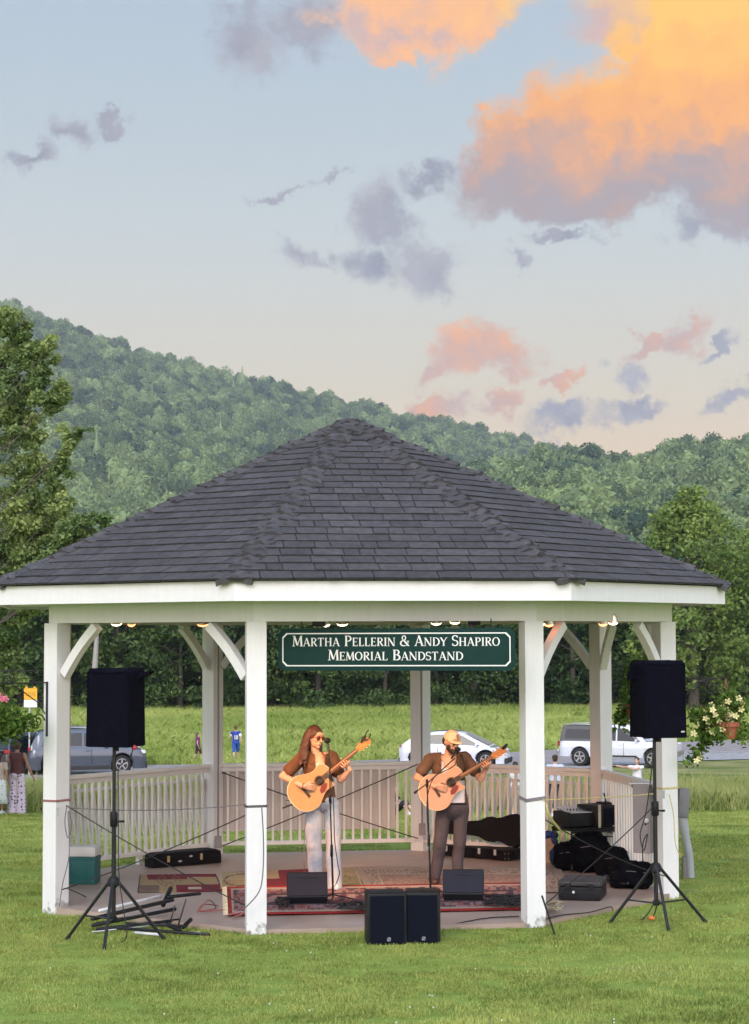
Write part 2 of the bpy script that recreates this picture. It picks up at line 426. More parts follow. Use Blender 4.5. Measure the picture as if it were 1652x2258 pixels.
def empty(name, loc, rz=0.0, label=None, cat=None, group=None):
    o = bpy.data.objects.new(name, None); C.objects.link(o); o.location = loc; o.rotation_euler = (0, 0, rz)
    o.empty_display_size = .2
    return tag(o, label, cat, group)
def copy_tree(o, parent=None):
    c = o.copy(); C.objects.link(c)
    if parent is not None: c.parent = parent
    for ch in list(o.children): copy_tree(ch, c)
    return c
def rotz(a): return Matrix.Rotation(a, 3, 'Z')
def frame(o, x, y, z=None):
    x = Vector(x).normalized(); y = Vector(y); y = (y - x*y.dot(x)).normalized(); z = x.cross(y)
    return Matrix(((x.x, y.x, z.x, o[0]), (x.y, y.y, z.y, o[1]), (x.z, y.z, z.z, o[2]), (0, 0, 0, 1)))
def sag(a, b, s, n=14):
    a = Vector(a); b = Vector(b)
    return [a.lerp(b, i/n) - Vector((0, 0, s*4*(i/n)*(1-i/n))) for i in range(n+1)]
def npmesh(name, V, F, m, tone=None):
    """fast mesh from numpy arrays; F (n,k) constant k"""
    me = bpy.data.meshes.new(name); nv = len(V); nf, k = F.shape
    me.vertices.add(nv); me.vertices.foreach_set('co', V.astype(np.float32).ravel())
    me.loops.add(nf*k); me.loops.foreach_set('vertex_index', F.astype(np.int32).ravel())
    me.polygons.add(nf); me.polygons.foreach_set('loop_start', np.arange(0, nf*k, k, dtype=np.int32))
    try: me.polygons.foreach_set('loop_total', np.full(nf, k, np.int32))
    except Exception: pass
    me.update(calc_edges=True)
    if tone is not None:
        a = me.attributes.new('tone', 'FLOAT', 'FACE'); a.data.foreach_set('value', tone.astype(np.float32))
    me.materials.append(m); return me
def leaves(P, size, rng, up=0.3, asp=.6):
    """diamond leaf quads at points P (n,3)"""
    n = len(P); a = rng.normal(size=(n, 3)); a /= np.linalg.norm(a, axis=1)[:, None]
    nrm = rng.normal(size=(n, 3)); nrm[:, 2] += up*2; nrm /= np.linalg.norm(nrm, axis=1)[:, None]
    a -= nrm*(a*nrm).sum(1)[:, None]; a /= np.linalg.norm(a, axis=1)[:, None]; b = np.cross(nrm, a)
    s = (size*rng.uniform(.6, 1.3, n))[:, None]
    V = np.stack([P-a*s*.5, P+b*s*asp*.5+a*s*.05, P+a*s*.5, P-b*s*asp*.5+a*s*.05], 1).reshape(-1, 3)
    return V, np.arange(4*n).reshape(n, 4)
# ------------------------------------------------------------------ ground, road, hills
def ground_mat():
    m = bpy.data.materials.new('lawn_soil'); m.use_nodes = True; t = m.node_tree; b = t.nodes['Principled BSDF']
    ge = N(t, 'ShaderNodeNewGeometry'); sp = N(t, 'ShaderNodeSeparateXYZ'); lk(t, ge.outputs['Position'], sp.inputs[0])
    def nz(sc, det, scale3=(1, 1, 1)):
        mp = N(t, 'ShaderNodeMapping'); mp.inputs[3].default_value = scale3; lk(t, ge.outputs['Position'], mp.inputs[0])
        n = N(t, 'ShaderNodeTexNoise'); n.inputs['Scale'].default_value = sc; n.inputs['Detail'].default_value = det; lk(t, mp.outputs[0], n.inputs['Vector']); return n.outputs[0]
    lawn = mixc(t, mth(t, 'MULTIPLY_ADD', nz(.9, 5, (1, 2.2, 1)), 2.4, -.7, clamp=True), (.18, .26, .04), (.34, .44, .09))
    lawn = mixc(t, mth(t, 'MULTIPLY_ADD', nz(9, 6), 2.2, -.75, clamp=True), lawn, (.30, .40, .09))
    dirt = mixc(t, mth(t, 'MULTIPLY_ADD', nz(.45, 3), 6, -3.75, clamp=True), lawn, (.32, .32, .13))
    rough = mixc(t, mth(t, 'MULTIPLY_ADD', nz(.35, 5), 3, -1, clamp=True), (.14, .20, .04), (.42, .38, .17))
    mixf = mth(t, 'MULTIPLY', mth(t, 'SUBTRACT', sp.outputs[1], 24.0), .5, clamp=True)
    field = mixc(t, mth(t, 'MULTIPLY_ADD', nz(.25, 5, (1, .5, 1)), 3, -1, clamp=True), (.22, .34, .04), (.42, .55, .10))
    f2 = mth(t, 'MULTIPLY', mth(t, 'SUBTRACT', sp.outputs[1], 75.0), .1, clamp=True)
    cc = mixc(t, f2, mixc(t, mixf, dirt, rough), field)
    lk(t, cc, b.inputs['Base Color']); b.inputs['Roughness'].default_value = .9; b.inputs['Specular IOR Level'].default_value = .1
    bp = N(t, 'ShaderNodeBump'); bp.inputs['Strength'].default_value = .8; bp.inputs['Distance'].default_value = .04
    lk(t, nz(30, 5), bp.inputs['Height']); lk(t, bp.outputs[0], b.inputs['Normal'])
    return m
xs = [-5000, -1500, -400, -120, -60] + [x for x in range(-40, 41, 2)] + [60, 120, 400, 1500, 5000]
ys = [-60, -30] + [y*1.0 for y in range(-22, 60, 2)] + [65, 75, 88, 100, 120, 150, 200, 300, 600, 1500, 5500]
V = np.array([(x, y, gz(x, y) + (.02*noise.noise(Vector((x*.2, y*.2, 0))) if abs(x) < 41 and y < 60 else 0)) for y in ys for x in xs])
nx = len(xs)
F = np.array([(j*nx+i, j*nx+i+1, (j+1)*nx+i+1, (j+1)*nx+i) for j in range(len(ys)-1) for i in range(nx-1)])
o = bpy.data.objects.new('ground', npmesh('ground', V, F, ground_mat())); C.objects.link(o); o['kind'] = 'structure'

def strip(name, far, near, zoff, m, n=40):
    """a ribbon on the ground between two polylines"""
    def res(pl):
        out = []
        for i in range(n+1):
            t = i/n*(len(pl)-1); k = min(int(t), len(pl)-2); p = pl[k].lerp(pl[k+1], t-k); out.append(p)
        return out
    a = res(far); b = res(near); mb = MB(); vs = []; M_ = 5
    for p, q in zip(a, b):
        for j in range(M_+1):
            r = p.lerp(q, j/M_); vs.append((r.x, r.y, gz(r.x, r.y)+zoff))
    mb.add(vs, [(i*(M_+1)+j, i*(M_+1)+j+1, (i+1)*(M_+1)+j+1, (i+1)*(M_+1)+j) for i in range(n) for j in range(M_)])
    o = mb.build(name, m, None, True, recenter=False); o['kind'] = 'structure'; return o
asph = mat('asphalt', (.36, .31, .29), .9, scale=1.5, var=.15, bump=.3, bscale=60)
grav = mat('gravel', (.42, .40, .38), .95, scale=4, var=.25, bump=.6, bscale=40)
def ext(pl):   # carry the road on beyond the frame on both sides
    a = pl[0] + (pl[0]-pl[1]).normalized()*120; b = pl[-1] + (pl[-1]-pl[-2]).normalized()*160
    return [a] + pl + [b]
far = ext([ong(0, 1691), ong(520, 1688), ong(900, 1676), ong(1140, 1660), ong(1500, 1638), ong(1652, 1633)])
near = ext([ong(0, 1735), ong(520, 1722), ong(900, 1705), ong(1200, 1690), ong(1500, 1664), ong(1652, 1660)])
near2 = ext([ong(0, 1745), ong(520, 1732), ong(900, 1716), ong(1200, 1703), ong(1500, 1680), ong(1652, 1676)])
strip('road', far, near, .05, asph)
strip('gravel_shoulder', near, near2, .046, grav)
line = [p.lerp(q, .94) for p, q in zip(far, near)]; line2 = [p.lerp(q, .955) for p, q in zip(far, near)]
strip('road_edge_line', line, line2, .056, mat('road_paint', (.75, .75, .72), .7))

# hills: a heightfield fan rising away from the valley
A_r = [(-2900, 1240), (-1900, 900), (-1300, 520), (-900, 450), (-400, 520), (-100, 630), (60, 692), (150, 726), (330, 790), (500, 830), (700, 880), (900, 925), (1000, 950), (1100, 970), (1180, 985), (1260, 1010), (1400, 1060), (1652, 1120), (2300, 1200)]
B_r = [(-2900, 1310), (-900, 1300), (0, 1285), (200, 1240), (500, 1180), (800, 1110), (1000, 1045), (1130, 1010), (1180, 992), (1250, 990), (1330, 1000), (1400, 1000), (1450, 985), (1560, 976), (1652, 968), (1800, 940), (2300, 900)]
def hill(name, prof, D0, D1, D2, gam, m, rows, seed):
    us = np.linspace(-2900, 3200, 160); vs = []
    px = [p[0] for p in prof]; py = [p[1] for p in prof]
    def pt(u, t):
        e = (1400-np.interp(u, px, py) + (8 if name == 'hill_far' else -14))/FPX
        D = D0 + (D1-D0)*min(t, 1) + (D2-D1)*max(t-1, 0)
        z = (e*D1)*(min(t, 1)**gam) - max(t-1, 0)*120
        z += 7*noise.noise(Vector((u*.004+seed, D*.004, 0)))*min(t, 1)*(1 if t < .9 else .2)
        X = CAM.x + (u-798)/FPX*D
        return X, CAM.y + D, z-3 + 2.76*min(t, 1) + .5
    ts = list(np.linspace(0, 1, rows)) + [1.25, 1.6]
    vs = np.array([pt(u, t) for t in ts for u in us]); n = len(us)
    F = np.array([(j*n+i, j*n+i+1, (j+1)*n+i+1, (j+1)*n+i) for j in range(len(ts)-1) for i in range(n-1)])
    me = npmesh(name, vs, F, m); shade(me, 180)
    o = bpy.data.objects.new(name, me); C.objects.link(o); o['kind'] = 'structure'
    return pt
hm = mat('hill_ground', (.012, .030, .014), 1.0, scale=.02, var=.3, spec=.0)
ptA = hill('hill_far', A_r, 620, 2300, 3200, 1.25, hm, 26, 1.0)
ptB = hill('hill_near', B_r, 380, 1250, 1700, 1.15, hm, 22, 7.0)

# a wood is uncountable: crowns scattered over each hill as one object
def crown_variant(k, conifer=False):
    rng = np.random.default_rng(50+k); mb = MB()
    if conifer:
        for i in range(7):
            z = i/7; mb.lathe([(.05, z*1.7+.9), (.75*(1-z)+.06, z*1.7), (.02, z*1.7-.05)], 9, (rng.uniform(-.03, .03), rng.uniform(-.03, .03), 0))
    else:
        mb.ball((0, 0, .1), (.8, .8, .75), 2)
        for i in range(16):
            th = rng.uniform(0, 2*PI); ph = rng.uniform(-.2, 1.5); r = rng.uniform(.55, .8)
            c = (r*math.cos(th)*math.cos(ph), r*math.sin(th)*math.cos(ph), r*math.sin(ph)+.15)
            mb.ball(c, rng.uniform(.24, .42), 1, bump=.35, bs=2.0, seed=i+k)
    V = np.array(mb.v)
    # leaf clumps over the surface so the outline is broken
    d = rng.normal(size=(420, 3)); d[:, 2] = np.abs(d[:, 2])*.9-.15; d /= np.linalg.norm(d, axis=1)[:, None]
    if conifer: P = d*0+np.stack([d[:, 0]*.5, d[:, 1]*.5, rng.uniform(0, 1.9, 420)], 1); P[:, :2] *= (1-P[:, 2:]/2.1)
    else: P = d*rng.uniform(.88, 1.18, 420)[:, None] + np.array([0, 0, .15])
    LV, LF = leaves(P, .26 if not conifer else .2, rng, up=.8)
    tris = [tuple(f) for f in mb.f]
    me = bpy.data.meshes.new('crown'); off = len(V)
    me.from_pydata([tuple(p) for p in V] + [tuple(p) for p in LV], [], tris + [tuple(int(i)+off for i in f) for f in LF]); me.update()
    tn = np.concatenate([rng.uniform(0, .35, len(tris)), rng.uniform(.2, 1.0, len(LF))])
    a = me.attributes.new('tone', 'FLOAT', 'FACE'); a.data.foreach_set('value', tn.astype(np.float32))
    return me
def scatter(name, pts, scl, rots, variants, pick, kind='stuff', label=None):
    """variants scattered over points as ONE object of kind stuff"""
    col = bpy.data.collections.new(name+'_kinds')
    for i, me in enumerate(variants):
        col.objects.link(bpy.data.objects.new('%s_%02d' % (name, i), me))
    me = bpy.data.meshes.new(name); n = len(pts)
    me.vertices.add(n); me.vertices.foreach_set('co', np.asarray(pts, np.float32).ravel()); me.update()
    for nm, arr, ty in (('scl', scl, 'FLOAT_VECTOR'), ('rot', rots, 'FLOAT_VECTOR'), ('pick', pick, 'INT')):
        a = me.attributes.new(nm, ty, 'POINT')
        if ty == 'INT': a.data.foreach_set('value', np.asarray(arr, np.int32))
        else: a.data.foreach_set('vector', np.asarray(arr, np.float32).ravel())
    ob = bpy.data.objects.new(name, me); C.objects.link(ob)
    t = bpy.data.node_groups.new(name, 'GeometryNodeTree')
    t.interface.new_socket('Geometry', in_out='INPUT', socket_type='NodeSocketGeometry')
    t.interface.new_socket('Geometry', in_out='OUTPUT', socket_type='NodeSocketGeometry')
    a = t.nodes.new('NodeGroupInput'); z = t.nodes.new('NodeGroupOutput')
    ci = t.nodes.new('GeometryNodeCollectionInfo'); ci.inputs[0].default_value = col; ci.inputs['Separate Children'].default_value = True; ci.inputs['Reset Children'].default_value = True
    ip = t.nodes.new('GeometryNodeInstanceOnPoints'); ip.inputs['Pick Instance'].default_value = True
    def att(nm, ty):
        q = t.nodes.new('GeometryNodeInputNamedAttribute'); q.data_type = ty; q.inputs[0].default_value = nm; return q.outputs[0]
    t.links.new(a.outputs[0], ip.inputs['Points']); t.links.new(ci.outputs[0], ip.inputs['Instance'])
    t.links.new(att('pick', 'INT'), ip.inputs['Instance Index']); t.links.new(att('scl', 'FLOAT_VECTOR'), ip.inputs['Scale'])
    e2r = t.nodes.new('FunctionNodeEulerToRotation'); t.links.new(att('rot', 'FLOAT_VECTOR'), e2r.inputs[0]); t.links.new(e2r.outputs[0], ip.inputs['Rotation'])
    t.links.new(ip.outputs[0], z.inputs[0])
    ob.modifiers.new('scatter', 'NODES').node_group = t
    ob['kind'] = kind
    if label: ob['label'] = label
    return ob
hl = leafmat('hill_leaves', (.024, .066, .032), (.29, .39, .14), rnd=.95, trans=.12, scale=.006)
cv = [crown_variant(k) for k in range(6)] + [crown_variant(9, True)]
for m_ in cv: m_.materials.append(hl)
rng = np.random.default_rng(4)
def wood(name, pt, rows, du, R0, label, conif, tmin=0.0):
    P = []; Sc = []
    for r in range(rows):
        t = tmin + (1-tmin)*(r+.5)/rows
        D = None
        u = -1500 + rng.uniform(0, 20)
        while u < 2500:
            tt = min(1.0, max(0, t + rng.uniform(-.5, .5)/rows)); x, y, z = pt(u, tt); D = y-CAM.y
            s = R0*rng.choice((.6, .8, 1.0, 1.25, 1.6))*rng.uniform(.85, 1.15); P.append((x, y, z - s*.1)); Sc.append((s*rng.uniform(.85, 1.15), s*rng.uniform(.85, 1.15), s*rng.uniform(.95, 1.6)))
            u += du*rng.uniform(.6, 1.4)*FPX/D*R0/1.0
    n = len(P); pk = rng.integers(0, 6, n); pk[rng.random(n) < conif] = 6
    Sc = np.array(Sc); Sc[pk == 6] *= np.array([.7, .7, .85])
    rt_ = np.zeros((n, 3)); rt_[:, 2] = rng.uniform(0, 6.28, n)
    scatter(name, P, Sc, rt_, cv, pk, label=label)
wood('forest_far', ptA, 58, 1.55, 5.3, 'dense green wood covering the far hillside', .015)
wood('forest_near', ptB, 36, 1.5, 5.0, 'mixed green wood on the nearer low hill', .0)

# ------------------------------------------------------------------ grass
def blades(n, rad, h, w, k, lean=.35):
    rng = np.random.default_rng(k); th = rng.uniform(0, 6.28, n); r = rad*np.sqrt(rng.random(n))
    P = np.stack([r*np.cos(th), r*np.sin(th), np.zeros(n)], 1); H = h*rng.uniform(.5, 1.2, n)
    a = rng.uniform(0, 6.28, n); d = np.stack([np.cos(a), np.sin(a), a*0], 1)*w/2
    l = rng.normal(size=(n, 3))*lean; l[:, 2] = 1; l /= np.linalg.norm(l, axis=1)[:, None]
    l2 = l + rng.normal(size=(n, 3))*lean*.8; l2[:, 2] = np.abs(l2[:, 2])*.6
    mid = P + l*(H*.55)[:, None]; tip = mid + l2*(H*.45)[:, None]
    V = np.stack([P-d, P+d, mid+d*.7, tip, mid-d*.7], 1).reshape(-1, 3)
    return V, np.arange(5*n).reshape(n, 5), rng.random(n)
def tufts(name, mtl, n, rad, h, w, cnt=5, lean=.35):
    out = []
    for k in range(cnt):
        V, F, tn = blades(n, rad, h, w, 100+k, lean); out.append(npmesh(name, V, F, mtl, tn))
    return out
gm = leafmat('lawn_blades', (.12, .19, .028), (.64, .68, .20), rnd=.5, trans=.3, scale=.45)
lt = tufts('tuft', gm, 90, .16, .040, .006)
P = []; Sc = []
rng = np.random.default_rng(11)
def inoct(x, y, r=3.66):
    a = math.atan2(x, -y) - .1381; k = PI/4; a = (a + k/2) % k - k/2
    return math.hypot(x, y)*math.cos(a) < r*math.cos(PI/8)
def lawn_pts(d0, d1, dens, sc):
    d = d0
    w0 = 0.235
    n = int(dens*(d1-d0)*(d0+d1)/2*w0*2)
    for _ in range(n):
        d = math.sqrt(rng.uniform(d0*d0, d1*d1)); x = CAM.x + rng.uniform(-w0, w0)*d; y = CAM.y + d
        if inoct(x, y, 3.60): continue
        s = sc*rng.uniform(.7, 1.25); P.append((x, y, gz(x, y)-.004)); Sc.append((s, s, sc**.4*rng.uniform(.7, 1.25)*(1+.25*noise.noise(Vector((x*1.3, y*1.3, 0))))))
lawn_pts(11.5, 20, 42, 1.0); lawn_pts(20, 30, 16, 1.25); lawn_pts(30, 47, 7, 1.7)
n = len(P); rr = np.zeros((n, 3)); rr[:, 2] = rng.uniform(0, 6.28, n)
scatter('lawn_grass', P, Sc, rr, lt, rng.integers(0, 5, n), label='short mown lawn grass around the bandstand')
print('lawn tufts', n)
# tall meadow grass between the lawn and the road, straw coloured with green below
tg = leafmat('meadow_blades', (.16, .26, .04), (.60, .60, .24), rnd=.5, trans=.3, scale=.25)
mt = tufts('meadow', tg, 60, .35, .62, .016, 5, .3)
P = []; Sc = []
road_near = [(p.x, p.y) for p in near2]
def yroad(x): return float(np.interp(x, [p[0] for p in road_near], [p[1] for p in road_near]))
for _ in range(9000):
    d = rng.uniform(45.8, 76); x = CAM.x + rng.uniform(-.23, .23)*d; y = CAM.y + d
    if y > yroad(x)-2.5 or (x > 4 and d > 60): continue
    s = rng.uniform(.7, 1.2); P.append((x, y, gz(x, y)-.02)); Sc.append((s, s, s*rng.uniform(.6, 1.2)))
n = len(P); rr = np.zeros((n, 3)); rr[:, 2] = rng.uniform(0, 6.28, n)
scatter('meadow_grass', P, Sc, rr, mt, rng.integers(0, 5, n), label='tall straw and green meadow grass below the lawn')
# bright field beyond the road
fm = leafmat('field_blades', (.24, .37, .05), (.80, .86, .28), rnd=.3, trans=.35, scale=.10)
ft = tufts('fieldgrass', fm, 120, .8, .50, .020, 5, .7)
P = []; Sc = []
road_far = [(p.x, p.y) for p in far]
def yfar(x): return float(np.interp(x, [p[0] for p in road_far], [p[1] for p in road_far]))
for _ in range(15000):
    d = math.sqrt(rng.uniform(84**2, 160**2)); x = CAM.x + rng.uniform(-.24, .24)*d; y = CAM.y + d
    if y < yfar(x)+.8: continue
    q = noise.noise(Vector((x*.07, y*.05, 3)))
    s = rng.uniform(.7, 1.3)*(1+.35*q); P.append((x, y, gz(x, y)-.03)); Sc.append((s, s, s*rng.uniform(.7, 1.25)))
n = len(P); rr = np.zeros((n, 3)); rr[:, 2] = rng.uniform(0, 6.28, n)
scatter('field_grass', P, Sc, rr, ft, rng.integers(0, 5, n), label='tall bright green hay in the field beyond the road')

# ------------------------------------------------------------------ trees
bark = mat('bark', (.10, .085, .07), .95, scale=12, var=.35, bump=.6)
pbark = mat('pale_bark', (.35, .33, .30), .9, scale=12, var=.3, bump=.4)
def crown_mesh(name, rng, H, RX, m, nclump, per, leaf, z0=.25, ragged=.35, inner=True, low=.3):
    """leaf-sized faces in clumps through an uneven crown volume"""
    cl = []
    for i in range(nclump):
        t = rng.uniform(0, 1); z = H*(z0 + (1-z0)*t)
        prof = math.sin(PI*min(1, (.18+.82*t)))**.55 if t > .1 else .75
        th = rng.uniform(0, 6.28); r = RX*prof*math.sqrt(rng.uniform(.25, 1))*(1+rng.uniform(-ragged, ragged))
        cl.append((r*math.cos(th), r*math.sin(th), z - r*.18))
    cl = np.array(cl); rc = rng.uniform(.5, 1.2, nclump)*RX*.27
    idx = np.repeat(np.arange(nclump), per); n = len(idx)
    d = rng.normal(size=(n, 3)); d /= np.linalg.norm(d, axis=1)[:, None]
    rad = rc[idx]*rng.uniform(.35, 1.0, n)**.5
    P = cl[idx] + d*rad[:, None]*np.array([1.15, 1.15, .72])
    V, F = leaves(P, leaf, rng, up=.5)
    tone = np.clip(rng.normal(.5, .18, nclump)[idx] + rng.normal(0, .16, n), 0, 1)
    me = npmesh(name, V, F, m, tone)
    return me, cl
def trunk_mb(rng, H, r, cl, k=9, fork=.3):
    mb = MB(); top = H*.8
    mb.tube([(0, 0, -.2), (rng.uniform(-.1, .1), 0, H*.2), (rng.uniform(-.25, .25), rng.uniform(-.2, .2), H*.5), (rng.uniform(-.4, .4), 0, top)], [r*1.25, r, r*.7, r*.2], 9)
    for i in rng.choice(len(cl), min(k, len(cl)), replace=False):
        c = cl[i]; z = min(H*fork + rng.uniform(0, .3)*H, c[2]*.8)
        mb.tube([(0, 0, z), (c[0]*.4, c[1]*.4, z+(c[2]-z)*.5), tuple(c)], [r*.4, r*.25, r*.06], 6)
    return mb
def tree(name, loc, H, RX, m, seed, label, cat='tree', group=None, nclump=60, per=60, leaf=.45, z0=.2, bk=bark, k=9, ragged=.3):
    rg = np.random.default_rng(seed)
    root = empty(name, loc, 0, label, cat, group)
    me, cl = crown_mesh('crown', rg, H, RX, m, nclump, per, leaf, z0, ragged)
    o = bpy.data.objects.new('crown', me); C.objects.link(o); o.parent = root
    trunk_mb(rg, H, H*.022, cl, k).build('trunk', bk, root, True)
    return root
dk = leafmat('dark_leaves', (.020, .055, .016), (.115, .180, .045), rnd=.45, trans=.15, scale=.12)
md = leafmat('mid_leaves', (.085, .165, .035), (.36, .45, .11), rnd=.3, trans=.25, scale=.3)
bt = leafmat('maple_leaves', (.060, .135, .045), (.42, .50, .17), rnd=.2, trans=.28, scale=.9)
protos = {}
rg = np.random.default_rng(77)
EDGE = []
for i in range(34):
    row = i % 2
    u = -60 + (i//2)*112 + rg.uniform(-22, 22) + row*56
    EDGE.append((u, 157 + row*9 + rg.uniform(-2, 2), row))
gl = 'trees along the far edge of the field'
places = ['behind the hanging pots at left', 'behind the left corner post', 'left of the covered left speaker', 'behind the covered left speaker', 'right of the covered left speaker',
          'behind the left rear post', 'left of the green sign', 'under the left end of the green sign', 'behind the long haired guitarist', 'above the long haired guitarist and mic', 'left of the back middle post',
          'behind the back middle post', 'above the capped guitarist', 'under the right end of the green sign', 'behind the right front post', 'left of the right rear post', 'behind the right rear post', 'behind the covered right speaker', 'beside the right corner post', 'above the yellow flower pot']
for i, (u, D, row) in enumerate(EDGE):
    p = at(u, 1560, D); p.z = gz(p.x, p.y)
    H = 10.2 + rg.uniform(-1.2, 1.6) + row*.8
    v = (i*7 % 5, 'T')
    if v not in protos:
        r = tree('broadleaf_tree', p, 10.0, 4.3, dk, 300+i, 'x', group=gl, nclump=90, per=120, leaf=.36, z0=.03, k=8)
        protos[v] = r
    else:
        r = copy_tree(protos[v]); r.location = p
    s = H/10; r.scale = (s*rg.uniform(.85, 1.1),)*2 + (s,); r.rotation_euler.z = rg.uniform(0, 6.28)
    w = places[max(0, min(len(places)-1, int((u+40)/1740*len(places))))]
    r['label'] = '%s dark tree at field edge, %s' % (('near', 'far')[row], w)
# paler tree standing up at the right
p = at(1530, 1560, 146); p.z = gz(p.x, p.y)
tree('broadleaf_tree', p, 16.2, 4.6, md, 5, 'tall light green rounded tree rising above the roof corner at right', nclump=190, per=130, leaf=.36, z0=.15, k=14, ragged=.14)
p = at(1680, 1560, 150); p.z = gz(p.x, p.y)
tree('broadleaf_tree', p, 13.5, 4.2, md, 15, 'mid green tree cut by the right picture edge beside the light rounded tree', nclump=90, per=90, leaf=.45, z0=.1, ragged=.2)
p = at(205, 1560, 150); p.z = gz(p.x, p.y)
r = tree('broadleaf_tree', p, 11.5, 1.6, dk, 21, 'slim pale trunked tree at the field edge between corner post and left speaker', nclump=18, per=50, leaf=.4, z0=.55, bk=pbark, k=5)
# big maple close at the left
def maple():
    rg = np.random.default_rng(9)
    base = at(-260, 1560, 40.0); base.z = gz(base.x, base.y)
    root = empty('maple_tree', base, 0, 'large near maple with leafy branches reaching in at the left edge', 'tree')
    br = []  # branch tips as seen from the lawn, reaching right: (u, v, distance, spread)
    tips = [(0, 708, 40, .48), (40, 738, 40, .40), (112, 758, 39.5, .25), (70, 790, 40, .4), (60, 850, 40.3, .55), (110, 880, 39.8, .45), (130, 860, 39.6, .3), (20, 930, 40.5, .6), (60, 960, 40, .4),
            (155, 980, 39.4, .32), (135, 1030, 39.5, .36), (110, 1080, 39.8, .4), (40, 1060, 40.4, .5), (60, 1130, 40, .55), (130, 1120, 39.6, .36), (5, 1180, 40.5, .6), (150, 1180, 39.2, .36),
            (190, 1150, 39.0, .3), (225, 1140, 38.9, .26), (120, 1210, 39.4, .45), (60, 1230, 39.8, .55), (20, 1280, 40, .55), (90, 1290, 39.6, .5), (10, 1400, 40.2, .55), (50, 1350, 39.9, .42), (0, 800, 40.6, .6), (0, 1000, 40.8, .7), (-10, 860, 41, .6),
            (0, 1440, 40.4, .5), (-10, 1330, 41, .6), (250, 1165, 39.0, .18), (20, 790, 40.2, .5), (90, 820, 39.9, .38), (0, 1090, 40.6, .6), (75, 1040, 40.2, .45), (40, 900, 40.4, .55), (160, 1225, 39.3, .4), (200, 1190, 39.1, .32), (60, 1330, 40, .55), (0, 1500, 40.6, .55), (120, 1260, 39.5, .4), (30, 1220, 40.4, .55), (80, 1160, 40, .45), (170, 960, 39.2, .2), (45, 1180, 40.3, .5), (95, 1160, 40.0, .4)]
    cen = []
    for u, v, d, s in tips:
        cen.append((at(u, v, d) - base, s))
    for _ in range(90):     # the rest of the crown, out of the frame
        cen.append((Vector((rg.uniform(-4.5, .8), rg.uniform(-2.5, 4), rg.uniform(2.6, 9.2))), rg.uniform(.6, 1.0)))
    Ps = []; tn = []
    for c, s in cen:
        s = s*.92 if s < .58 else s; n = int(2100*s*s/.25) if s < .58 else int(900)
        d = rg.normal(size=(n, 3)); d /= np.linalg.norm(d, axis=1)[:, None]
        sub_ = rg.normal(0, s*.42, (9, 3)); w_ = rg.integers(0, 9, n)      # twigs: smaller sprays within each bough
        q = np.array(c) + sub_[w_] + d*(s*.50*rg.uniform(.1, 1, n)**.6)[:, None]*np.array([1, 1, .7])
        # stretch the clump up along its twig
        q[:, 0] += (q[:, 2]-c[2])*.35
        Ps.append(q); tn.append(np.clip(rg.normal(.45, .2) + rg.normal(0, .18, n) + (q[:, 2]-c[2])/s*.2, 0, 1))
    V, F = leaves(np.concatenate(Ps), .088, rg, up=.5, asp=.75)
    me = npmesh('crown', V, F, bt, np.concatenate(tn)); o = bpy.data.objects.new('crown', me); C.objects.link(o); o.parent = root
    mb = MB(); mb.tube([(0, 0, -.3), (0, 0, 2.2), (.1, .1, 5), (.2, 0, 9.5)], [.32, .26, .2, .05], 10)
    for c, s in cen:
        z = max(1.8, c.z - 1.2 - .35*abs(c.x)); mb.tube([(0.05, 0, z), (c.x*.35, c.y*.35, z+(c.z-z)*.18), (c.x*.7+rg.uniform(-.15, .15), c.y*.7, z+(c.z-z)*.55+rg.uniform(-.1, .1)), tuple(c)], [.028, .02, .011, .005], 5)
    mb.build('trunk', bark, root, True)
maple()

# ------------------------------------------------------------------ evening haze over the valley
hz = bpy.data.materials.new('haze'); hz.use_nodes = True; t = hz.node_tree; t.nodes.clear()
pv_ = N(t, 'ShaderNodeVolumePrincipled'); pv_.inputs['Color'].default_value = (.80, .90, 1.0, 1); pv_.inputs['Density'].default_value = HAZE; pv_.inputs['Anisotropy'].default_value = 0.0
ho = N(t, 'ShaderNodeOutputMaterial'); lk(t, pv_.outputs[0], ho.inputs['Volume'])
mb = MB(); mb.box((0, 1600, 230), (5200, 3700, 480)); o = mb.build('haze', hz); o['kind'] = 'stuff'
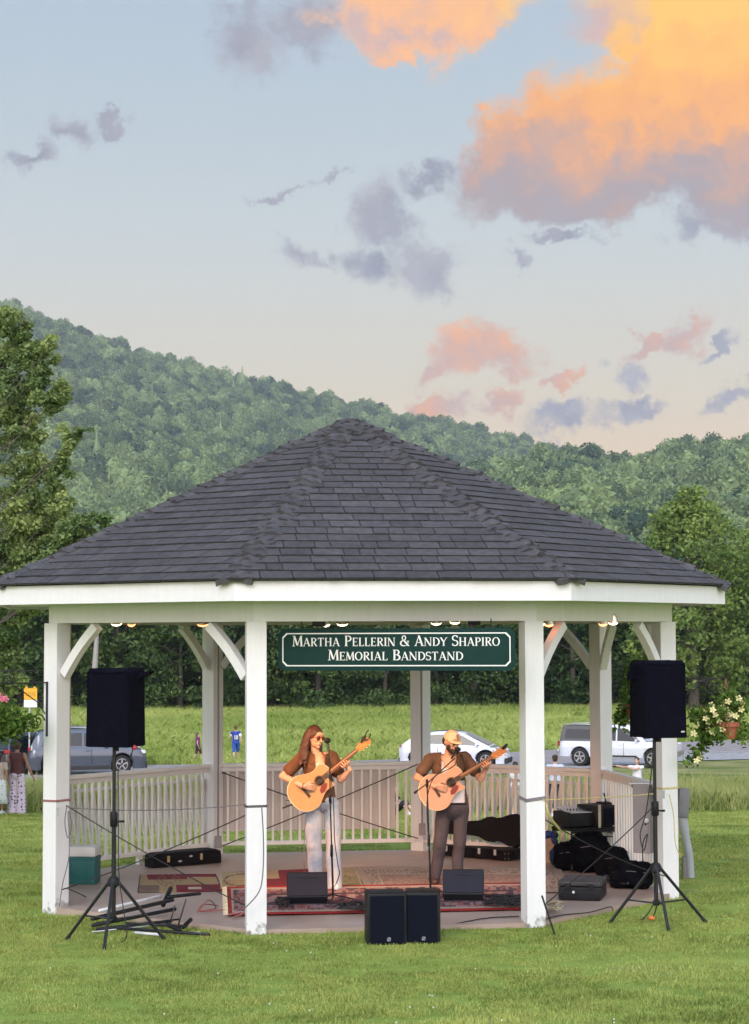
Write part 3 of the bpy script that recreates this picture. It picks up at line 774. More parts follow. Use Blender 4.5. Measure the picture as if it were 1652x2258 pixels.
# ------------------------------------------------------------------ bandstand
def paint_mat(name, col, dirt=.0):
    if name in MATS: return MATS[name]
    m = bpy.data.materials.new(name); m.use_nodes = True; t = m.node_tree; b = t.nodes['Principled BSDF']
    tcn = N(t, 'ShaderNodeTexCoord'); mp = N(t, 'ShaderNodeMapping'); mp.inputs[3].default_value = (9, 9, 1.0); lk(t, tcn.outputs['Object'], mp.inputs[0])
    nz = N(t, 'ShaderNodeTexNoise'); nz.inputs['Scale'].default_value = 2.2; nz.inputs['Detail'].default_value = 7; lk(t, mp.outputs[0], nz.inputs['Vector'])
    cc = mixc(t, mth(t, 'MULTIPLY_ADD', nz.outputs[0], 3.4, -1.5, clamp=True), tuple(x*.95 for x in col), col)
    if dirt:
        sp = N(t, 'ShaderNodeSeparateXYZ'); lk(t, tcn.outputs['Object'], sp.inputs[0])
        n2_ = N(t, 'ShaderNodeTexNoise'); n2_.inputs['Scale'].default_value = 11; n2_.inputs['Detail'].default_value = 6; lk(t, tcn.outputs['Object'], n2_.inputs['Vector'])
        hh = mth(t, 'SUBTRACT', mth(t, 'MULTIPLY', n2_.outputs[0], .62), mth(t, 'ADD', sp.outputs[2], .28))
        cc = mixc(t, mth(t, 'MULTIPLY', hh, 9.0, clamp=True), cc, (.20, .19, .15))
    lk(t, cc, b.inputs['Base Color']); b.inputs['Roughness'].default_value = .55; b.inputs['Specular IOR Level'].default_value = .3
    bp = N(t, 'ShaderNodeBump'); bp.inputs['Strength'].default_value = .25; bp.inputs['Distance'].default_value = .004
    lk(t, nz.outputs[0], bp.inputs['Height']); lk(t, bp.outputs[0], b.inputs['Normal'])
    MATS[name] = m; return m
WH = paint_mat('white_paint', (.80, .80, .79)); WHD = paint_mat('white_post_paint', (.80, .80, .79), 1)
RAILM = paint_mat('rail_paint', (.85, .83, .78))
RR = 3.5; ROT = .1381
VN = ['F1', 'F2', 'R1', 'R3', 'B', 'L3', 'M1', 'L1']
VK = {'F1': -1, 'F2': 1, 'R1': 3, 'R3': 5, 'B': 7, 'L3': -7, 'M1': -5, 'L1': -3}
def vtx(n, r=RR): a = VK[n]*PI/8+ROT; return Vector((r*math.sin(a), -r*math.cos(a), 0))
band = empty('bandstand', (0, 0, 0), 0, 'white octagonal open bandstand with grey shingled roof on the lawn', 'bandstand')
HB, HT = 2.894, 3.16       # beam underside, beam top
# floor slab
slabm = mat('worn_floor_paint', (.34, .24, .19), .40, scale=1.1, var=.2, bump=.15, bscale=20, col2=(.47, .37, .31))
mb = MB(); outer = [vtx(n, 3.575) for n in VN]
mb.prism([(p.x, p.y) for p in outer], .22, Matrix.Translation((0, 0, -.22))); mb.build('floor', slabm, band)
# posts
PW = .19
for n in VN:
    c = vtx(n); a = VK[n]*PI/8+ROT
    th = a if n not in ('F1', 'F2') else a
    M = rotz(th*1.0)
    # front pair square to the front edge, the others square to their own radius
    if n == 'F1': M = rotz(ROT - .0)
    if n == 'F2': M = rotz(ROT + .12)
    if n == 'L1': M = rotz(-3*PI/8+ROT + .38)
    if n == 'R1': M = rotz(3*PI/8+ROT - .62 - .3)
    if n == 'L3': M = rotz(-.62)
    if n == 'R3': M = rotz(.62)
    if n == 'B': M = rotz(.95)
    mb = MB(); mb.bbox((0, 0, (HB-.20)/2), (PW, PW, HB+.20), .006, M); o = mb.build('post', WHD if n in ('F1', 'L1', 'F2') else WH, band); o.location = c
    if n in ('F1', 'F2', 'L1', 'R1'):
        pass
# beams between posts, butted at mitred corners
for i in range(8):
    a = vtx(VN[i]); b = vtx(VN[(i+1) % 8]); d = (b-a).normalized(); nrm = Vector((d.y, -d.x, 0))
    ang = math.atan2(d.y, d.x); M = rotz(ang)
    w = .15
    def off(p, k, r):   # mitred corner at offset k outward
        return p.normalized()*(RR + k/math.cos(PI/8))
    po, qo, pi_, qi = off(a, .085, 0), off(b, .085, 0), off(a, -.065, 0), off(b, -.065, 0)
    mb = MB(); vs = [Vector((p.x, p.y, HB)) for p in (po, qo, qi, pi_)] + [Vector((p.x, p.y, HT)) for p in (po, qo, qi, pi_)]
    mb.add(vs, [(0, 1, 2, 3)[::-1], (4, 5, 6, 7), (0, 1, 5, 4), (1, 2, 6, 5), (2, 3, 7, 6), (3, 0, 4, 7)]); mb.build('beam', WH, band)
# knee braces
def brace(p, d):
    """curved brace from post p going along horizontal direction d"""
    pts = []; n = 12; Hh = HB-2.40; Lh = .46
    inner = []; outer_ = []
    for i in range(n+1):
        t = i/n; x = Lh*t; z = 2.40 + Hh*t
        bow = .022*math.sin(PI*t)
        nx_, nz_ = -Hh, Lh; L_ = math.hypot(nx_, nz_); nx_ /= L_; nz_ /= L_
        outer_.append((x + nx_*.0 + nx_*bow, z + nz_*bow)); inner.append((x - nx_*.095 + nx_*bow*1.15, z - nz_*.095 + nz_*bow*1.15))
    poly = outer_ + inner[::-1]
    poly = [(x, min(z, HB+.003)) for x, z in poly]
    s = p + d*(PW/2-.012); perp = Vector((-d.y, d.x, 0))
    M = frame(s - perp*.035, d, (0, 0, 1)); zdir = Vector((M[0][2], M[1][2], M[2][2]))
    M = frame(s - zdir*.0425, d, (0, 0, 1))
    mb = MB(); mb.prism(poly, .085, M); mb.build('brace', WH, band)
for i in range(8):
    a = vtx(VN[i]); b = vtx(VN[(i+1) % 8]); d = (b-a).normalized()
    if VN[i] == 'F1': continue
    brace(a, d); brace(b, -d)
# soffit and fascia
ER = 4.16; FZ0, FZ1 = 3.08, 3.265
mb = MB()
for i in range(8):
    a, b = vtx(VN[i], ER-.03), vtx(VN[(i+1) % 8], ER-.03); c, d = vtx(VN[(i+1) % 8], RR-.03), vtx(VN[i], RR-.03)
    mb.add([(p.x, p.y, FZ0+.03) for p in (a, b, c, d)], [(0, 1, 2, 3)])
mb.build('soffit', WH, band)
for i in range(8):
    a, b = vtx(VN[i], ER), vtx(VN[(i+1) % 8], ER); c, d = vtx(VN[(i+1) % 8], ER-.045), vtx(VN[i], ER-.045)
    mb = MB(); vs = [(p.x, p.y, FZ0) for p in (a, b, c, d)] + [(p.x, p.y, FZ1) for p in (a, b, c, d)]
    mb.add(vs, [(3, 2, 1, 0), (4, 5, 6, 7), (0, 1, 5, 4), (1, 2, 6, 5), (2, 3, 7, 6), (3, 0, 4, 7)]); mb.build('fascia', WH, band)
# roof: deck, courses of tabbed shingles, hip caps
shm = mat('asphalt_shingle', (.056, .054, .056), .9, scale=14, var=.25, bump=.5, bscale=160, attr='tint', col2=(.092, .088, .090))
RE = 4.205; ZE = 3.275; AP = Vector((0, 0, 5.19))
rs = random.Random(5)
roof = empty('roof', (0, 0, 0)); roof.parent = band
mb = MB()
dk_v = [vtx(n, RE-.01) for n in VN]
mb.add([(p.x, p.y, ZE) for p in dk_v] + [tuple(AP - Vector((0, 0, .03)))], [(i, (i+1) % 8, 8) for i in range(8)] + [tuple(range(7, -1, -1))])
mb.build('deck', mat('drip_edge', (.03, .035, .035), .6), roof)
for i in range(8):
    mb = MB()
    A = vtx(VN[i], RE+.02); B = vtx(VN[(i+1) % 8], RE+.02); A.z = B.z = ZE
    nrm = (B-A).cross(AP-A).normalized()
    if nrm.z < 0: nrm = -nrm
    NR = 25
    for r in range(NR):
        t0 = r/NR; t1 = min((r+1.35)/NR, 1)
        a0 = A.lerp(AP, t0); b0 = B.lerp(AP, t0); a1 = A.lerp(AP, t1); b1 = B.lerp(AP, t1)
        L = (b0-a0).length; tab = .152*2; x = -rs.random()*tab
        ed = (b0-a0)/max(L, 1e-6); upv = ((a1+b1)/2-(a0+b0)/2)
        wav = rs.uniform(-.003, .003)
        while x < L:
            x0 = max(x, 0); x1 = min(x+tab*rs.choice((.5, 1, 1, 1)), L); x = x1 if x1 > 0 else x+tab*.5
            if x1-x0 < .01: continue
            w = x1-x0; sh = rs.uniform(.80, 1.15)
            if rs.random() < .10: sh *= 1.14
            col = (sh*rs.uniform(.99, 1.04), sh, sh*rs.uniform(.97, 1.02))
            # clip against the hips at the upper edge
            def P_(xx, tt):
                lo = A.lerp(AP, tt); hi = B.lerp(AP, tt); base_ = a0 + ed*xx + upv*((tt-t0)/(t1-t0))
                s_ = (base_-lo).dot(ed); s_ = max(0, min((hi-lo).length, s_)); return lo + ed*s_
            g_ = .009
            th = .018 + rs.uniform(0, .005)
            p = [P_(x0+g_*0, t0)+nrm*(th+wav), P_(x1-g_, t0)+nrm*(th+wav), P_(x1-g_, t1)+nrm*.003, P_(x0, t1)+nrm*.003]
            q = [P_(x0, t0)-nrm*.004, P_(x1-g_, t0)-nrm*.004]
            dn = upv.normalized()*rs.uniform(-.004, .004); p[0] -= dn; p[1] -= dn; q[0] -= dn; q[1] -= dn
            mb.add(p+q, [(0, 1, 2, 3), (5, 2, 1), (4, 0, 3)], col); mb.add([q[0], q[1], p[1], p[0]], [(0, 1, 2, 3)], (.45, .45, .46))   # shadow line between courses, put into the darker butt edge colour
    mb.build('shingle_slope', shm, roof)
for i in range(8):
    A = vtx(VN[i], RE-.02); A.z = ZE; mb = MB(); n = 34
    ax = (AP-A); L = ax.length; axn = ax.normalized(); side = Vector((-A.y, A.x, 0)).normalized(); upn = side.cross(axn); upn = upn if upn.z > 0 else -upn
    slope = .145 / .5
    for k in range(n):
        t = k/n*1.0; c0 = A + ax*t; c1 = A + ax*min(1.0, t+1.9/n)
        W_ = .165*rs.uniform(.85, 1.15); skew = rs.uniform(-.03, .03); lift = rs.uniform(.020, .045)
        q_ = rs.uniform(.80, 1.30); col = (q_, q_, q_)
        row0 = []; row1 = []; rowb = []
        for j in range(9):
            s_ = (j/8*2-1); x = s_*W_; curl = .012*math.sin(j*1.7+k*2.1)+rs.uniform(-.006, .008)
            drop = -abs(x)*.30
            jag = axn*(rs.uniform(-.015, .015) + skew*s_ - .02*(1-abs(s_)))
            row0.append(c0 + side*x + upn*(drop+.02+lift+curl) + jag)
            rowb.append(c0 + side*x + upn*(drop-.012) + jag)
            row1.append(c1 + side*x*.96 + upn*(drop+.022))
        vs = row0+row1+rowb
        mb.add(vs, [(j, j+1, 9+j+1, 9+j) for j in range(8)] + [(18+j, 18+j+1, j+1, j) for j in range(8)] + [(18, 0, 9), (8, 26, 17)], col)
    mb.build('hip_cap', shm, roof)
# underside boards of the roof, seen from within
mb = MB()
for i in range(8):
    A = vtx(VN[i], RR-.06); B = vtx(VN[(i+1) % 8], RR-.06)
    for k in range(14):
        t0, t1 = k/14, (k+.97)/14; ap = Vector((0, 0, 5.0)); A.z = B.z = HT+.14
        mb.add([A.lerp(ap, t0), B.lerp(ap, t0), B.lerp(ap, t1), A.lerp(ap, t1)], [(3, 2, 1, 0)])
mb.build('ceiling', WH, roof)
# railings
RZ = 1.135
def railing(n0, n1, slanted=False, panel=None):
    a, b = vtx(n0), vtx(n1); d = (b-a).normalized(); L = (b-a).length; M = frame(a, d, (0, 0, 1))  # x along, y up, z sideways
    zd = Vector((M[0][2], M[1][2], M[2][2])); inward = -((a+b)/2).normalized(); sg = 1 if zd.dot(inward) > 0 else -1
    M3 = M.to_3x3()
    def T(x, y, z): return a + d*x + Vector((0, 0, y)) + zd*(z*sg)
    mb = MB(); x0, x1 = PW/2-.015, L-PW/2+.015
    mb.bbox(T(L/2, RZ-.02, 0), (x1-x0, .045, .10), .008, M3); mb.bbox(T(L/2, RZ-.075, 0), (x1-x0, .05, .035), .004, M3)
    mb.bbox(T(L/2, .13, 0), (x1-x0, .05, .07), .006, M3)
    mb.box(T(L/2, .055, 0), (.06, .11, .06), M3)
    r = mb.build('railing', RAILM, band)
    k = int((x1-x0-.06)/.112); st = (x1-x0)/(k+1)
    for i in range(k):
        x = x0 + st*(i+1); q = MB(); q.bbox(T(x, (RZ-.09+.15)/2, 0), (.032, RZ-.10-.155+.012, .032), .004, M3); q.build('baluster', RAILM, r)
    if slanted:
        mb = MB(); mb.bbox(T(L/2, RZ-.19, -.055), (x1-x0, .04, .03), .005, M3); mb.build('mid_rail', RAILM, r)
        for i in range(k):
            x = x0 + st*(i+.5); q = MB()
            lean = slanted*st*1.15
            vs = [T(x+e*.020, RZ-.19, -.055+f_*.012) for f_ in (-1, 1) for e in (-1, 1)] + [T(x+lean+e*.020, .15, -.055+f_*.012) for f_ in (-1, 1) for e in (-1, 1)]
            q.add(vs, [(0, 1, 3, 2), (4, 6, 7, 5), (0, 4, 5, 1), (2, 3, 7, 6), (0, 2, 6, 4), (1, 5, 7, 3)]); q.build('slanted_slat', RAILM, r)
    if panel:
        mb = MB(); xa, xb, ya, yb = panel; nn = 30; vs = []
        for j in range(2):
            for i in range(nn+1):
                x = xa+(xb-xa)*i/nn; vs.append(T(x, (ya, yb)[j], -.03 - .010*abs(math.sin((x-x0)/st*PI))))
        mb.add(vs, [(i, i+1, nn+1+i+1, nn+1+i) for i in range(nn)])
        o = mb.build('wind_screen', mat('screen_cloth', (.66, .60, .56), .9, scale=30, var=.08, sc3=(1, 1, .1)), r); sm = o.modifiers.new('t', 'SOLIDIFY'); sm.thickness = .006
    return r
railing('M1', 'L1'); railing('L3', 'M1', slanted=-1); railing('B', 'L3', panel=(.33, 2.60, .28, RZ-.06)); railing('R3', 'B', slanted=1); railing('R1', 'R3')

# ------------------------------------------------------------------ serif lettering built from strokes
TH, TN = .17, .075
def st_(p, q, w): return ('l', p, q, w)
def arc(cx, cy, rx, ry, a0, a1, w0, w1, n=14):
    """curved stroke; w0 weight where the curve runs vertical, w1 where horizontal"""
    return ('a', cx, cy, rx, ry, a0, a1, w0, w1, n)
def sf(x, y, w=.30): return ('l', (x-w/2, y), (x+w/2, y), .05)
GL = {
 'M': (1.06, [st_((.14, 0), (.20, 1), TN), st_((.20, 1), (.53, .08), TH), st_((.53, .08), (.86, 1), TN), st_((.88, 1), (.93, 0), TH), sf(.14, .025, .26), sf(.92, .025, .32), sf(.14, .975, .20), sf(.92, .975, .20)]),
 'A': (.92, [st_((.12, 0), (.46, 1), TN), st_((.44, 1), (.80, 0), TH), st_((.25, .33), (.66, .33), .06), sf(.12, .025, .26), sf(.80, .025, .30)]),
 'R': (.84, [st_((.20, 0), (.20, 1), TH), arc(.36, .74, .30, .23, -90, 90, TH*.9, .06), st_((.20, .97), (.38, .97), .06), st_((.20, .51), (.38, .51), .06), st_((.40, .5), (.76, 0), TH*.9), sf(.20, .025), sf(.16, .975, .2), sf(.76, .025, .18)]),
 'T': (.84, [st_((.42, 0), (.42, 1), TH), st_((.06, .965), (.78, .965), .07), st_((.08, .97), (.08, .80), .06), st_((.76, .97), (.76, .80), .06), sf(.42, .025)]),
 'H': (.98, [st_((.20, 0), (.20, 1), TH), st_((.78, 0), (.78, 1), TH), st_((.2, .52), (.78, .52), .06), sf(.2, .025), sf(.78, .025), sf(.2, .975), sf(.78, .975)]),
 'P': (.76, [st_((.20, 0), (.20, 1), TH), arc(.34, .72, .32, .25, -90, 90, TH*.9, .06), st_((.2, .97), (.36, .97), .06), st_((.2, .47), (.36, .47), .06), sf(.2, .025), sf(.16, .975, .2)]),
 'E': (.76, [st_((.20, 0), (.20, 1), TH), st_((.2, .965), (.66, .965), .07), st_((.2, .035), (.68, .035), .07), st_((.2, .52), (.54, .52), .06), st_((.65, .97), (.65, .82), .06), st_((.68, .03), (.68, .2), .06), st_((.54, .6), (.54, .44), .05), sf(.16, .975, .2), sf(.16, .025, .2)]),
 'L': (.72, [st_((.20, 0), (.20, 1), TH), st_((.2, .035), (.66, .035), .07), st_((.66, .03), (.66, .24), .06), sf(.2, .975), sf(.16, .025, .2)]),
 'I': (.42, [st_((.21, 0), (.21, 1), TH), sf(.21, .025), sf(.21, .975)]),
 'N': (1.0, [st_((.16, 0), (.16, 1), TN), st_((.14, 1), (.82, 0), TH), st_((.84, 0), (.84, 1), TN), sf(.16, .025, .26), sf(.12, .975, .2), sf(.84, .975, .26)]),
 '&': (.98, [arc(.40, .76, .17, .21, 0, 360, .10, .07), arc(.36, .27, .28, .25, 60, 300, TH*.85, .08), st_((.28, .66), (.86, 0), TH*.9), arc(.46, .34, .34, .32, -75, 20, .07, .06), st_((.66, .46), (.92, .46), .05)]),
 'D': (.94, [st_((.20, 0), (.20, 1), TH), arc(.34, .5, .50, .47, -90, 90, TH, .06), st_((.2, .97), (.36, .97), .06), st_((.2, .03), (.36, .03), .06), sf(.16, .975, .2), sf(.16, .025, .2)]),
 'Y': (.86, [st_((.08, 1), (.43, .46), TH), st_((.78, 1), (.43, .46), TN), st_((.43, 0), (.43, .48), TH), sf(.43, .025), sf(.1, .975, .26), sf(.78, .975, .24)]),
 'S': (.66, [arc(.33, .745, .24, .225, 20, 270, TH*.8, .075), arc(.33, .27, .26, .245, -160, 90, TH*.8, .075), st_((.55, .97), (.55, .76), .05), st_((.08, .03), (.08, .26), .05)]),
 'O': (.98, [arc(.49, .5, .38, .47, 0, 360, TH, .065, 26)]),
 'B': (.80, [st_((.20, 0), (.20, 1), TH), arc(.36, .75, .26, .22, -90, 90, TH*.85, .06), arc(.36, .27, .34, .245, -90, 90, TH*.95, .06), st_((.2, .97), (.38, .97), .06), st_((.2, .525), (.38, .525), .06), st_((.2, .03), (.38, .03), .06), sf(.16, .975, .2), sf(.16, .025, .2)]),
 'C': (.84, [arc(.47, .5, .36, .47, 40, 320, TH, .065, 20), st_((.75, .97), (.75, .74), .05)]),
 '1': (.5, [st_((.28, 0), (.28, 1), .2), st_((.28, .96), (.08, .8), .14)]),
 '8': (.7, [arc(.35, .75, .2, .2, 0, 360, .16, .14), arc(.35, .27, .25, .24, 0, 360, .16, .14)]),
}
def glyph(mb, ch, x, y, h, T, fat=1.0, wide=1.0):
    wdt, strokes = GL[ch]
    for s in strokes:
        if s[0] == 'l':
            p = np.array(s[1]); q = np.array(s[2]); w = s[3]*fat; d = q-p; L = np.hypot(*d); n_ = np.array([-d[1], d[0]])/L*w/2
            # vertical-ish strokes are measured horizontally so ends stay level
            if abs(d[1]) > abs(d[0])*.5: n_ = np.array([-(w/2)*(1 if d[1] > 0 else -1)*min(1.25, L/abs(d[1])), 0])
            pts = [p+n_, p-n_, q-n_, q+n_]
            mb.add([T(x+a*h*wide, y+b*h) for a, b in pts], [(0, 1, 2, 3)])
        else:
            _, cx, cy, rx, ry, a0, a1, w0, w1, n = s; vs = []
            for i in range(n+1):
                a = R_(a0+(a1-a0)*i/n); w = (w1 + (w0-w1)*abs(math.cos(a))**1.3)*fat
                for sg in (-1, 1): vs.append(T(x+(cx+(rx+sg*w/2)*math.cos(a))*h*wide, y+(cy+(ry+sg*w/2)*math.sin(a)*1)*h))
            mb.add(vs, [(2*i, 2*i+1, 2*i+3, 2*i+2) for i in range(n)])
    return wdt*h*wide
def line_width(txt, h, small, gap, space, wide):
    w = 0; first = True
    for ch in txt:
        if ch == ' ': w += space*h; first = True; continue
        hh = h if (first or ch == '&') else h*small; w += GL[ch][0]*hh*wide + gap*h; first = False
    return w
def lettering(mb, txt, cx, y, h, small, T, gap=.02, space=.42, wide=1.0, fat=1.0, fit=None):
    w = line_width(txt, h, small, gap, space, wide)
    if fit: k = fit/w; wide *= k; gap *= k; space *= k; w = fit
    x = cx - w/2; first = True
    for ch in txt:
        if ch == ' ': x += space*h; first = True; continue
        hh = h if (first or ch == '&') else h*small
        x += glyph(mb, ch, x, y, hh, T, fat, wide) + gap*h; first = False
# the green sign hung under the front beam
a, b = at(615, 1431, 18.98), at(1137, 1431, 18.55)
xd = (b-a); xd.z = 0; Lg = xd.length; xd.normalize(); cen = (a+b)/2; cen.z = 2.76 - .004
topz, botz = 2.825, 2.425
sign = empty('hanging_sign', ((a+b)/2).xy.to_3d() + Vector((0, 0, botz)), 0, 'dark green sign with white serif lettering hanging under the front beam', 'sign')
MS = frame((0, 0, 0), xd, (0, 0, 1))
out = Vector((MS[0][2], MS[1][2], MS[2][2])); out = out if out.y < 0 else -out
tilt = .016
def TS(x, y, z=0.0): return xd*x + Vector((0, 0, y + tilt*x/1.0*0)) + out*z
Hs = topz-botz; ch = .05; W2 = Lg/2
octa = [(-W2+ch, 0), (W2-ch, 0), (W2, ch), (W2, Hs-ch), (W2-ch, Hs), (-W2+ch, Hs), (-W2, Hs-ch), (-W2, ch)]
mb = MB(); vs = [TS(x, y, 0) for x, y in octa] + [TS(x, y, .03) for x, y in octa]
mb.add(vs, [tuple(range(8)), tuple(range(15, 7, -1))] + [(i, (i+1) % 8, 8+(i+1) % 8, 8+i) for i in range(8)])
mb.build('board', mat('sign_green', (.006, .034, .028), .6, scale=20, var=.08, spec=.15), sign)
wl = mat('sign_white', (.80, .80, .76), .5, var=.03)
mb = MB(); i1 = .042; c1 = .04; wb = .011
def ringp(k): 
    a_, b_ = W2-i1-k, Hs-i1-k; cc = c1; q = i1+k
    return [(-a_+cc, q), (a_-cc, q), (a_, q+cc), (a_, b_-cc), (a_-cc, b_), (-a_+cc, b_), (-a_, b_-cc), (-a_, q+cc)]
r0, r1 = ringp(0), ringp(wb)
mb.add([TS(x, y, .034) for x, y in r0+r1], [(i, (i+1) % 8, 8+(i+1) % 8, 8+i) for i in range(8)]); mb.build('border', wl, sign)
mb = MB(); T2 = lambda x, y: TS(x, y, .034)
lettering(mb, 'MARTHA PELLERIN & ANDY SHAPIRO', 0, .232, .100, .80, T2, fit=Lg*.878)
lettering(mb, 'MEMORIAL BANDSTAND', 0, .098, .100, .80, T2, fit=Lg*.572)
mb.build('lettering', wl, sign)
mb = MB()
for s in (-1, 1): mb.tube([TS(s*W2*.8, Hs-.005, .015), TS(s*W2*.8, Hs+.09, .015)], .006, 6)
mb.build('hanger', mat('dark_metal', (.03, .03, .03), .4, .8), sign)
# ------------------------------------------------------------------ stage gear
blk = mat('black_plastic', (.010, .010, .012), .5, spec=.25, var=.2, bump=.1, bscale=200)
blk2 = mat('black_metal', (.012, .012, .014), .4, .0, spec=.4, var=.2)
cloth = mat('black_cover_cloth', (.004, .004, .009), .95, scale=20, var=.25, bump=.4, bscale=40, spec=.06)
grl = mat('dark_grille', (.004, .006, .014), .7, spec=.12, scale=220, var=.5, bump=.5, bscale=400)
silver = mat('brushed_silver', (.62, .61, .60), .3, .9, var=.08)
rub = mat('rubber', (.02, .02, .02), .9)
cabm = mat('black_cable', (.014, .013, .013), .6)
gcab = mat('grey_cable', (.16, .14, .15), .7)
ycab = mat('yellow_rope', (.62, .50, .20), .8)
rcab = mat('reddish_cable', (.30, .08, .07), .6)
def wavy(pts, amp, seed, n=40):
    """smooth wandering line through pts"""
    rg = random.Random(seed); pts = [Vector(p) for p in pts]; out = []
    for i in range(n+1):
        t = i/n*(len(pts)-1); k = min(int(t), len(pts)-2); f = t-k
        p0, p1, p2, p3 = pts[max(k-1, 0)], pts[k], pts[k+1], pts[min(k+2, len(pts)-1)]
        q = .5*((2*p1)+(p2-p0)*f+(2*p0-5*p1+4*p2-p3)*f*f+(3*p1-p0-3*p2+p3)*f**3)
        out.append(q + Vector((amp*noise.noise(Vector((i*.35, seed, 0))), amp*noise.noise(Vector((i*.35, seed, 9))), 0)))
    return out
def cable(pts, r, m, label, cat='cable', amp=.0, seed=0, n=40, name='cable', group=None):
    mb = MB(); mb.tube(wavy(pts, amp, seed, n), r, 7); o = mb.build(name, m, None, True); return tag(o, label, cat, group)

def speaker_stand(u, v, d, zt, foot_d, label):
    base = at(u, v, d); base.z = gz(base.x, base.y)
    root = empty('tripod_stand', base, 0, label, 'speaker stand', 'speaker tripods on the grass')
    mb = MB(); mb.tube([(0, 0, .22), (0, 0, 1.15)], .021, 12).tube([(0, 0, 1.1), (0, 0, zt-base.z)], .0165, 12); mb.build('pole', blk2, root, True)
    mb = MB(); mb.lathe([(.028, 1.05), (.036, 1.06), (.036, 1.17), (.028, 1.19)], 14); mb.build('collar', blk, root, True)
    mb = MB(); mb.cap((.03, 0, 1.1), (.085, 0, 1.1), .008, .013); mb.build('knob', blk, root, True)
    mb = MB(); mb.lathe([(.028, .50), (.055, .52), (.055, .57), (.032, .60)], 14); mb.lathe([(.024, .19), (.034, .20), (.034, .235), (.024, .245)], 12); mb.build('hub', blk, root, True)
    for fx, fy in foot_d:
        F_ = Vector((fx, fy, gz(base.x+fx, base.y+fy)-base.z+.012)); mid = Vector((0, 0, .545)).lerp(F_, .58)
        dr = Vector((fx, fy, 0)).normalized()
        mb = MB(); mb.tube([Vector((0, 0, .55)) + dr*.045, F_], .0155, 8); l = mb.build('leg', blk2, root, True)
        mb = MB(); mb.cap(F_ + (Vector((0, 0, .55))-F_)*.06, F_, .018, .020); mb.build('rubber_foot', rub, l, True)
        mb = MB(); mb.tube([(dr.x*.02, dr.y*.02, .215), mid], .009, 6); mb.build('strut', blk2, root, True)
    return root, base
speaker_stand(250, 2073, 18.3, 1.83, [(-.45, .14), (-.02, -.50), (.445, .17)], 'black tripod stand holding the covered speaker at left')
speaker_stand(1448, 2038, 19.3, 1.83, [(-.435, .12), (.05, -.42), (.50, .14)], 'black tripod stand holding the covered speaker at right')
def covered_speaker(u, v0, v1, d, rz, w, label, flap):
    zb = CAM.z - (v1-1400)/FPX*d; zt = CAM.z-(v0-1400)/FPX*d; p = at(u, 1500, d); p.z = zb
    root = empty('covered_loudspeaker', p, rz, label, 'loudspeaker', 'loudspeakers in black rain covers')
    h = zt-zb; dp = .40; mb = MB(); nz_ = 12; ring = 24; rgx = random.Random(int(u))
    # cloth cover: rounded box with folds and a loose lower hem
    def rr(z, k):
        a = 2*PI*k/ring + .13; sx = math.copysign(abs(math.cos(a))**.18, math.cos(a)); sy = math.copysign(abs(math.sin(a))**.18, math.sin(a))
        t = z/h; fl = 1.0 + .025*(1-t) + .012*noise.noise(Vector((k*.8, t*3, u)))
        return (sx*w/2*fl, sy*dp/2*fl*(1-.05*t), z)
    vs = []
    for j in range(nz_+1):
        z = h*.965*j/nz_
        for k in range(ring): vs.append(rr(z + (.006*math.sin(k*1.9+u) if j == 0 else 0), k))
    for k in range(ring):
        x, y, z = rr(h*.965, k); vs.append((x*.93, y*.9, h + .012*math.sin(k)))
    vs.append((0, 0, h+.012)); top = (nz_+1)*ring
    fs = [(j*ring+k, j*ring+(k+1) % ring, (j+1)*ring+(k+1) % ring, (j+1)*ring+k) for j in range(nz_+1) for k in range(ring)]
    fs += [(top+k, top+(k+1) % ring, top+ring) for k in range(ring)] + [tuple(range(ring-1, -1, -1))]
    mb.add(vs, fs); o = mb.build('rain_cover', cloth, root, True); shade(o.data, 50)
    mb = MB(); mb.tube([(-w*.47, -dp*.47, h*.97), (0, -dp*.49, h*.955), (w*.47, -dp*.47, h*.97)], .008, 6)
    mb.tube([(w*.47, -dp*.47, h*.02), (w*.465, -dp*.475, h*.95)], .005, 5).tube([(-w*.47, -dp*.47, h*.02), (-w*.465, -dp*.475, h*.95)], .005, 5); mb.build('seam', cloth, root, True)
    for pts, t in flap:
        mb = MB(); M = frame((0, 0, 0), (1, 0, 0), (0, 0, 1)); mb.prism(pts, t, Matrix.Translation((0, .06, 0)) @ M); mb.build('flap', cloth, root)
    mb = MB(); mb.cyl((0, 0, -.05), (0, 0, .02), .03, .03, 12); mb.build('pole_socket', blk, root, True)
    return root
c1 = covered_speaker(256, 1473, 1640, 18.3, R_(-17), .43, 'black cloth covered speaker standing high at left on its tripod', [([(.18, .66), (.36, .69), (.35, .665), (.2, .60)], .10)])
c2 = covered_speaker(1450, 1460, 1625, 19.3, R_(15), .44, 'black cloth covered speaker standing high at right by the corner post', [([(-.2, .70), (-.26, .69), (-.30, .55), (-.20, .56)], .05), ([(-.2, .48), (-.29, .44), (-.2, .42)], .04), ([(.2, .5), (.27, .49), (.32, .42), (.29, .38), (.2, .38)], .04)])
mb = MB(); mb.box((.165, -.214, .055), (.036, .004, .014)); mb.build('maker_badge', silver, c2)

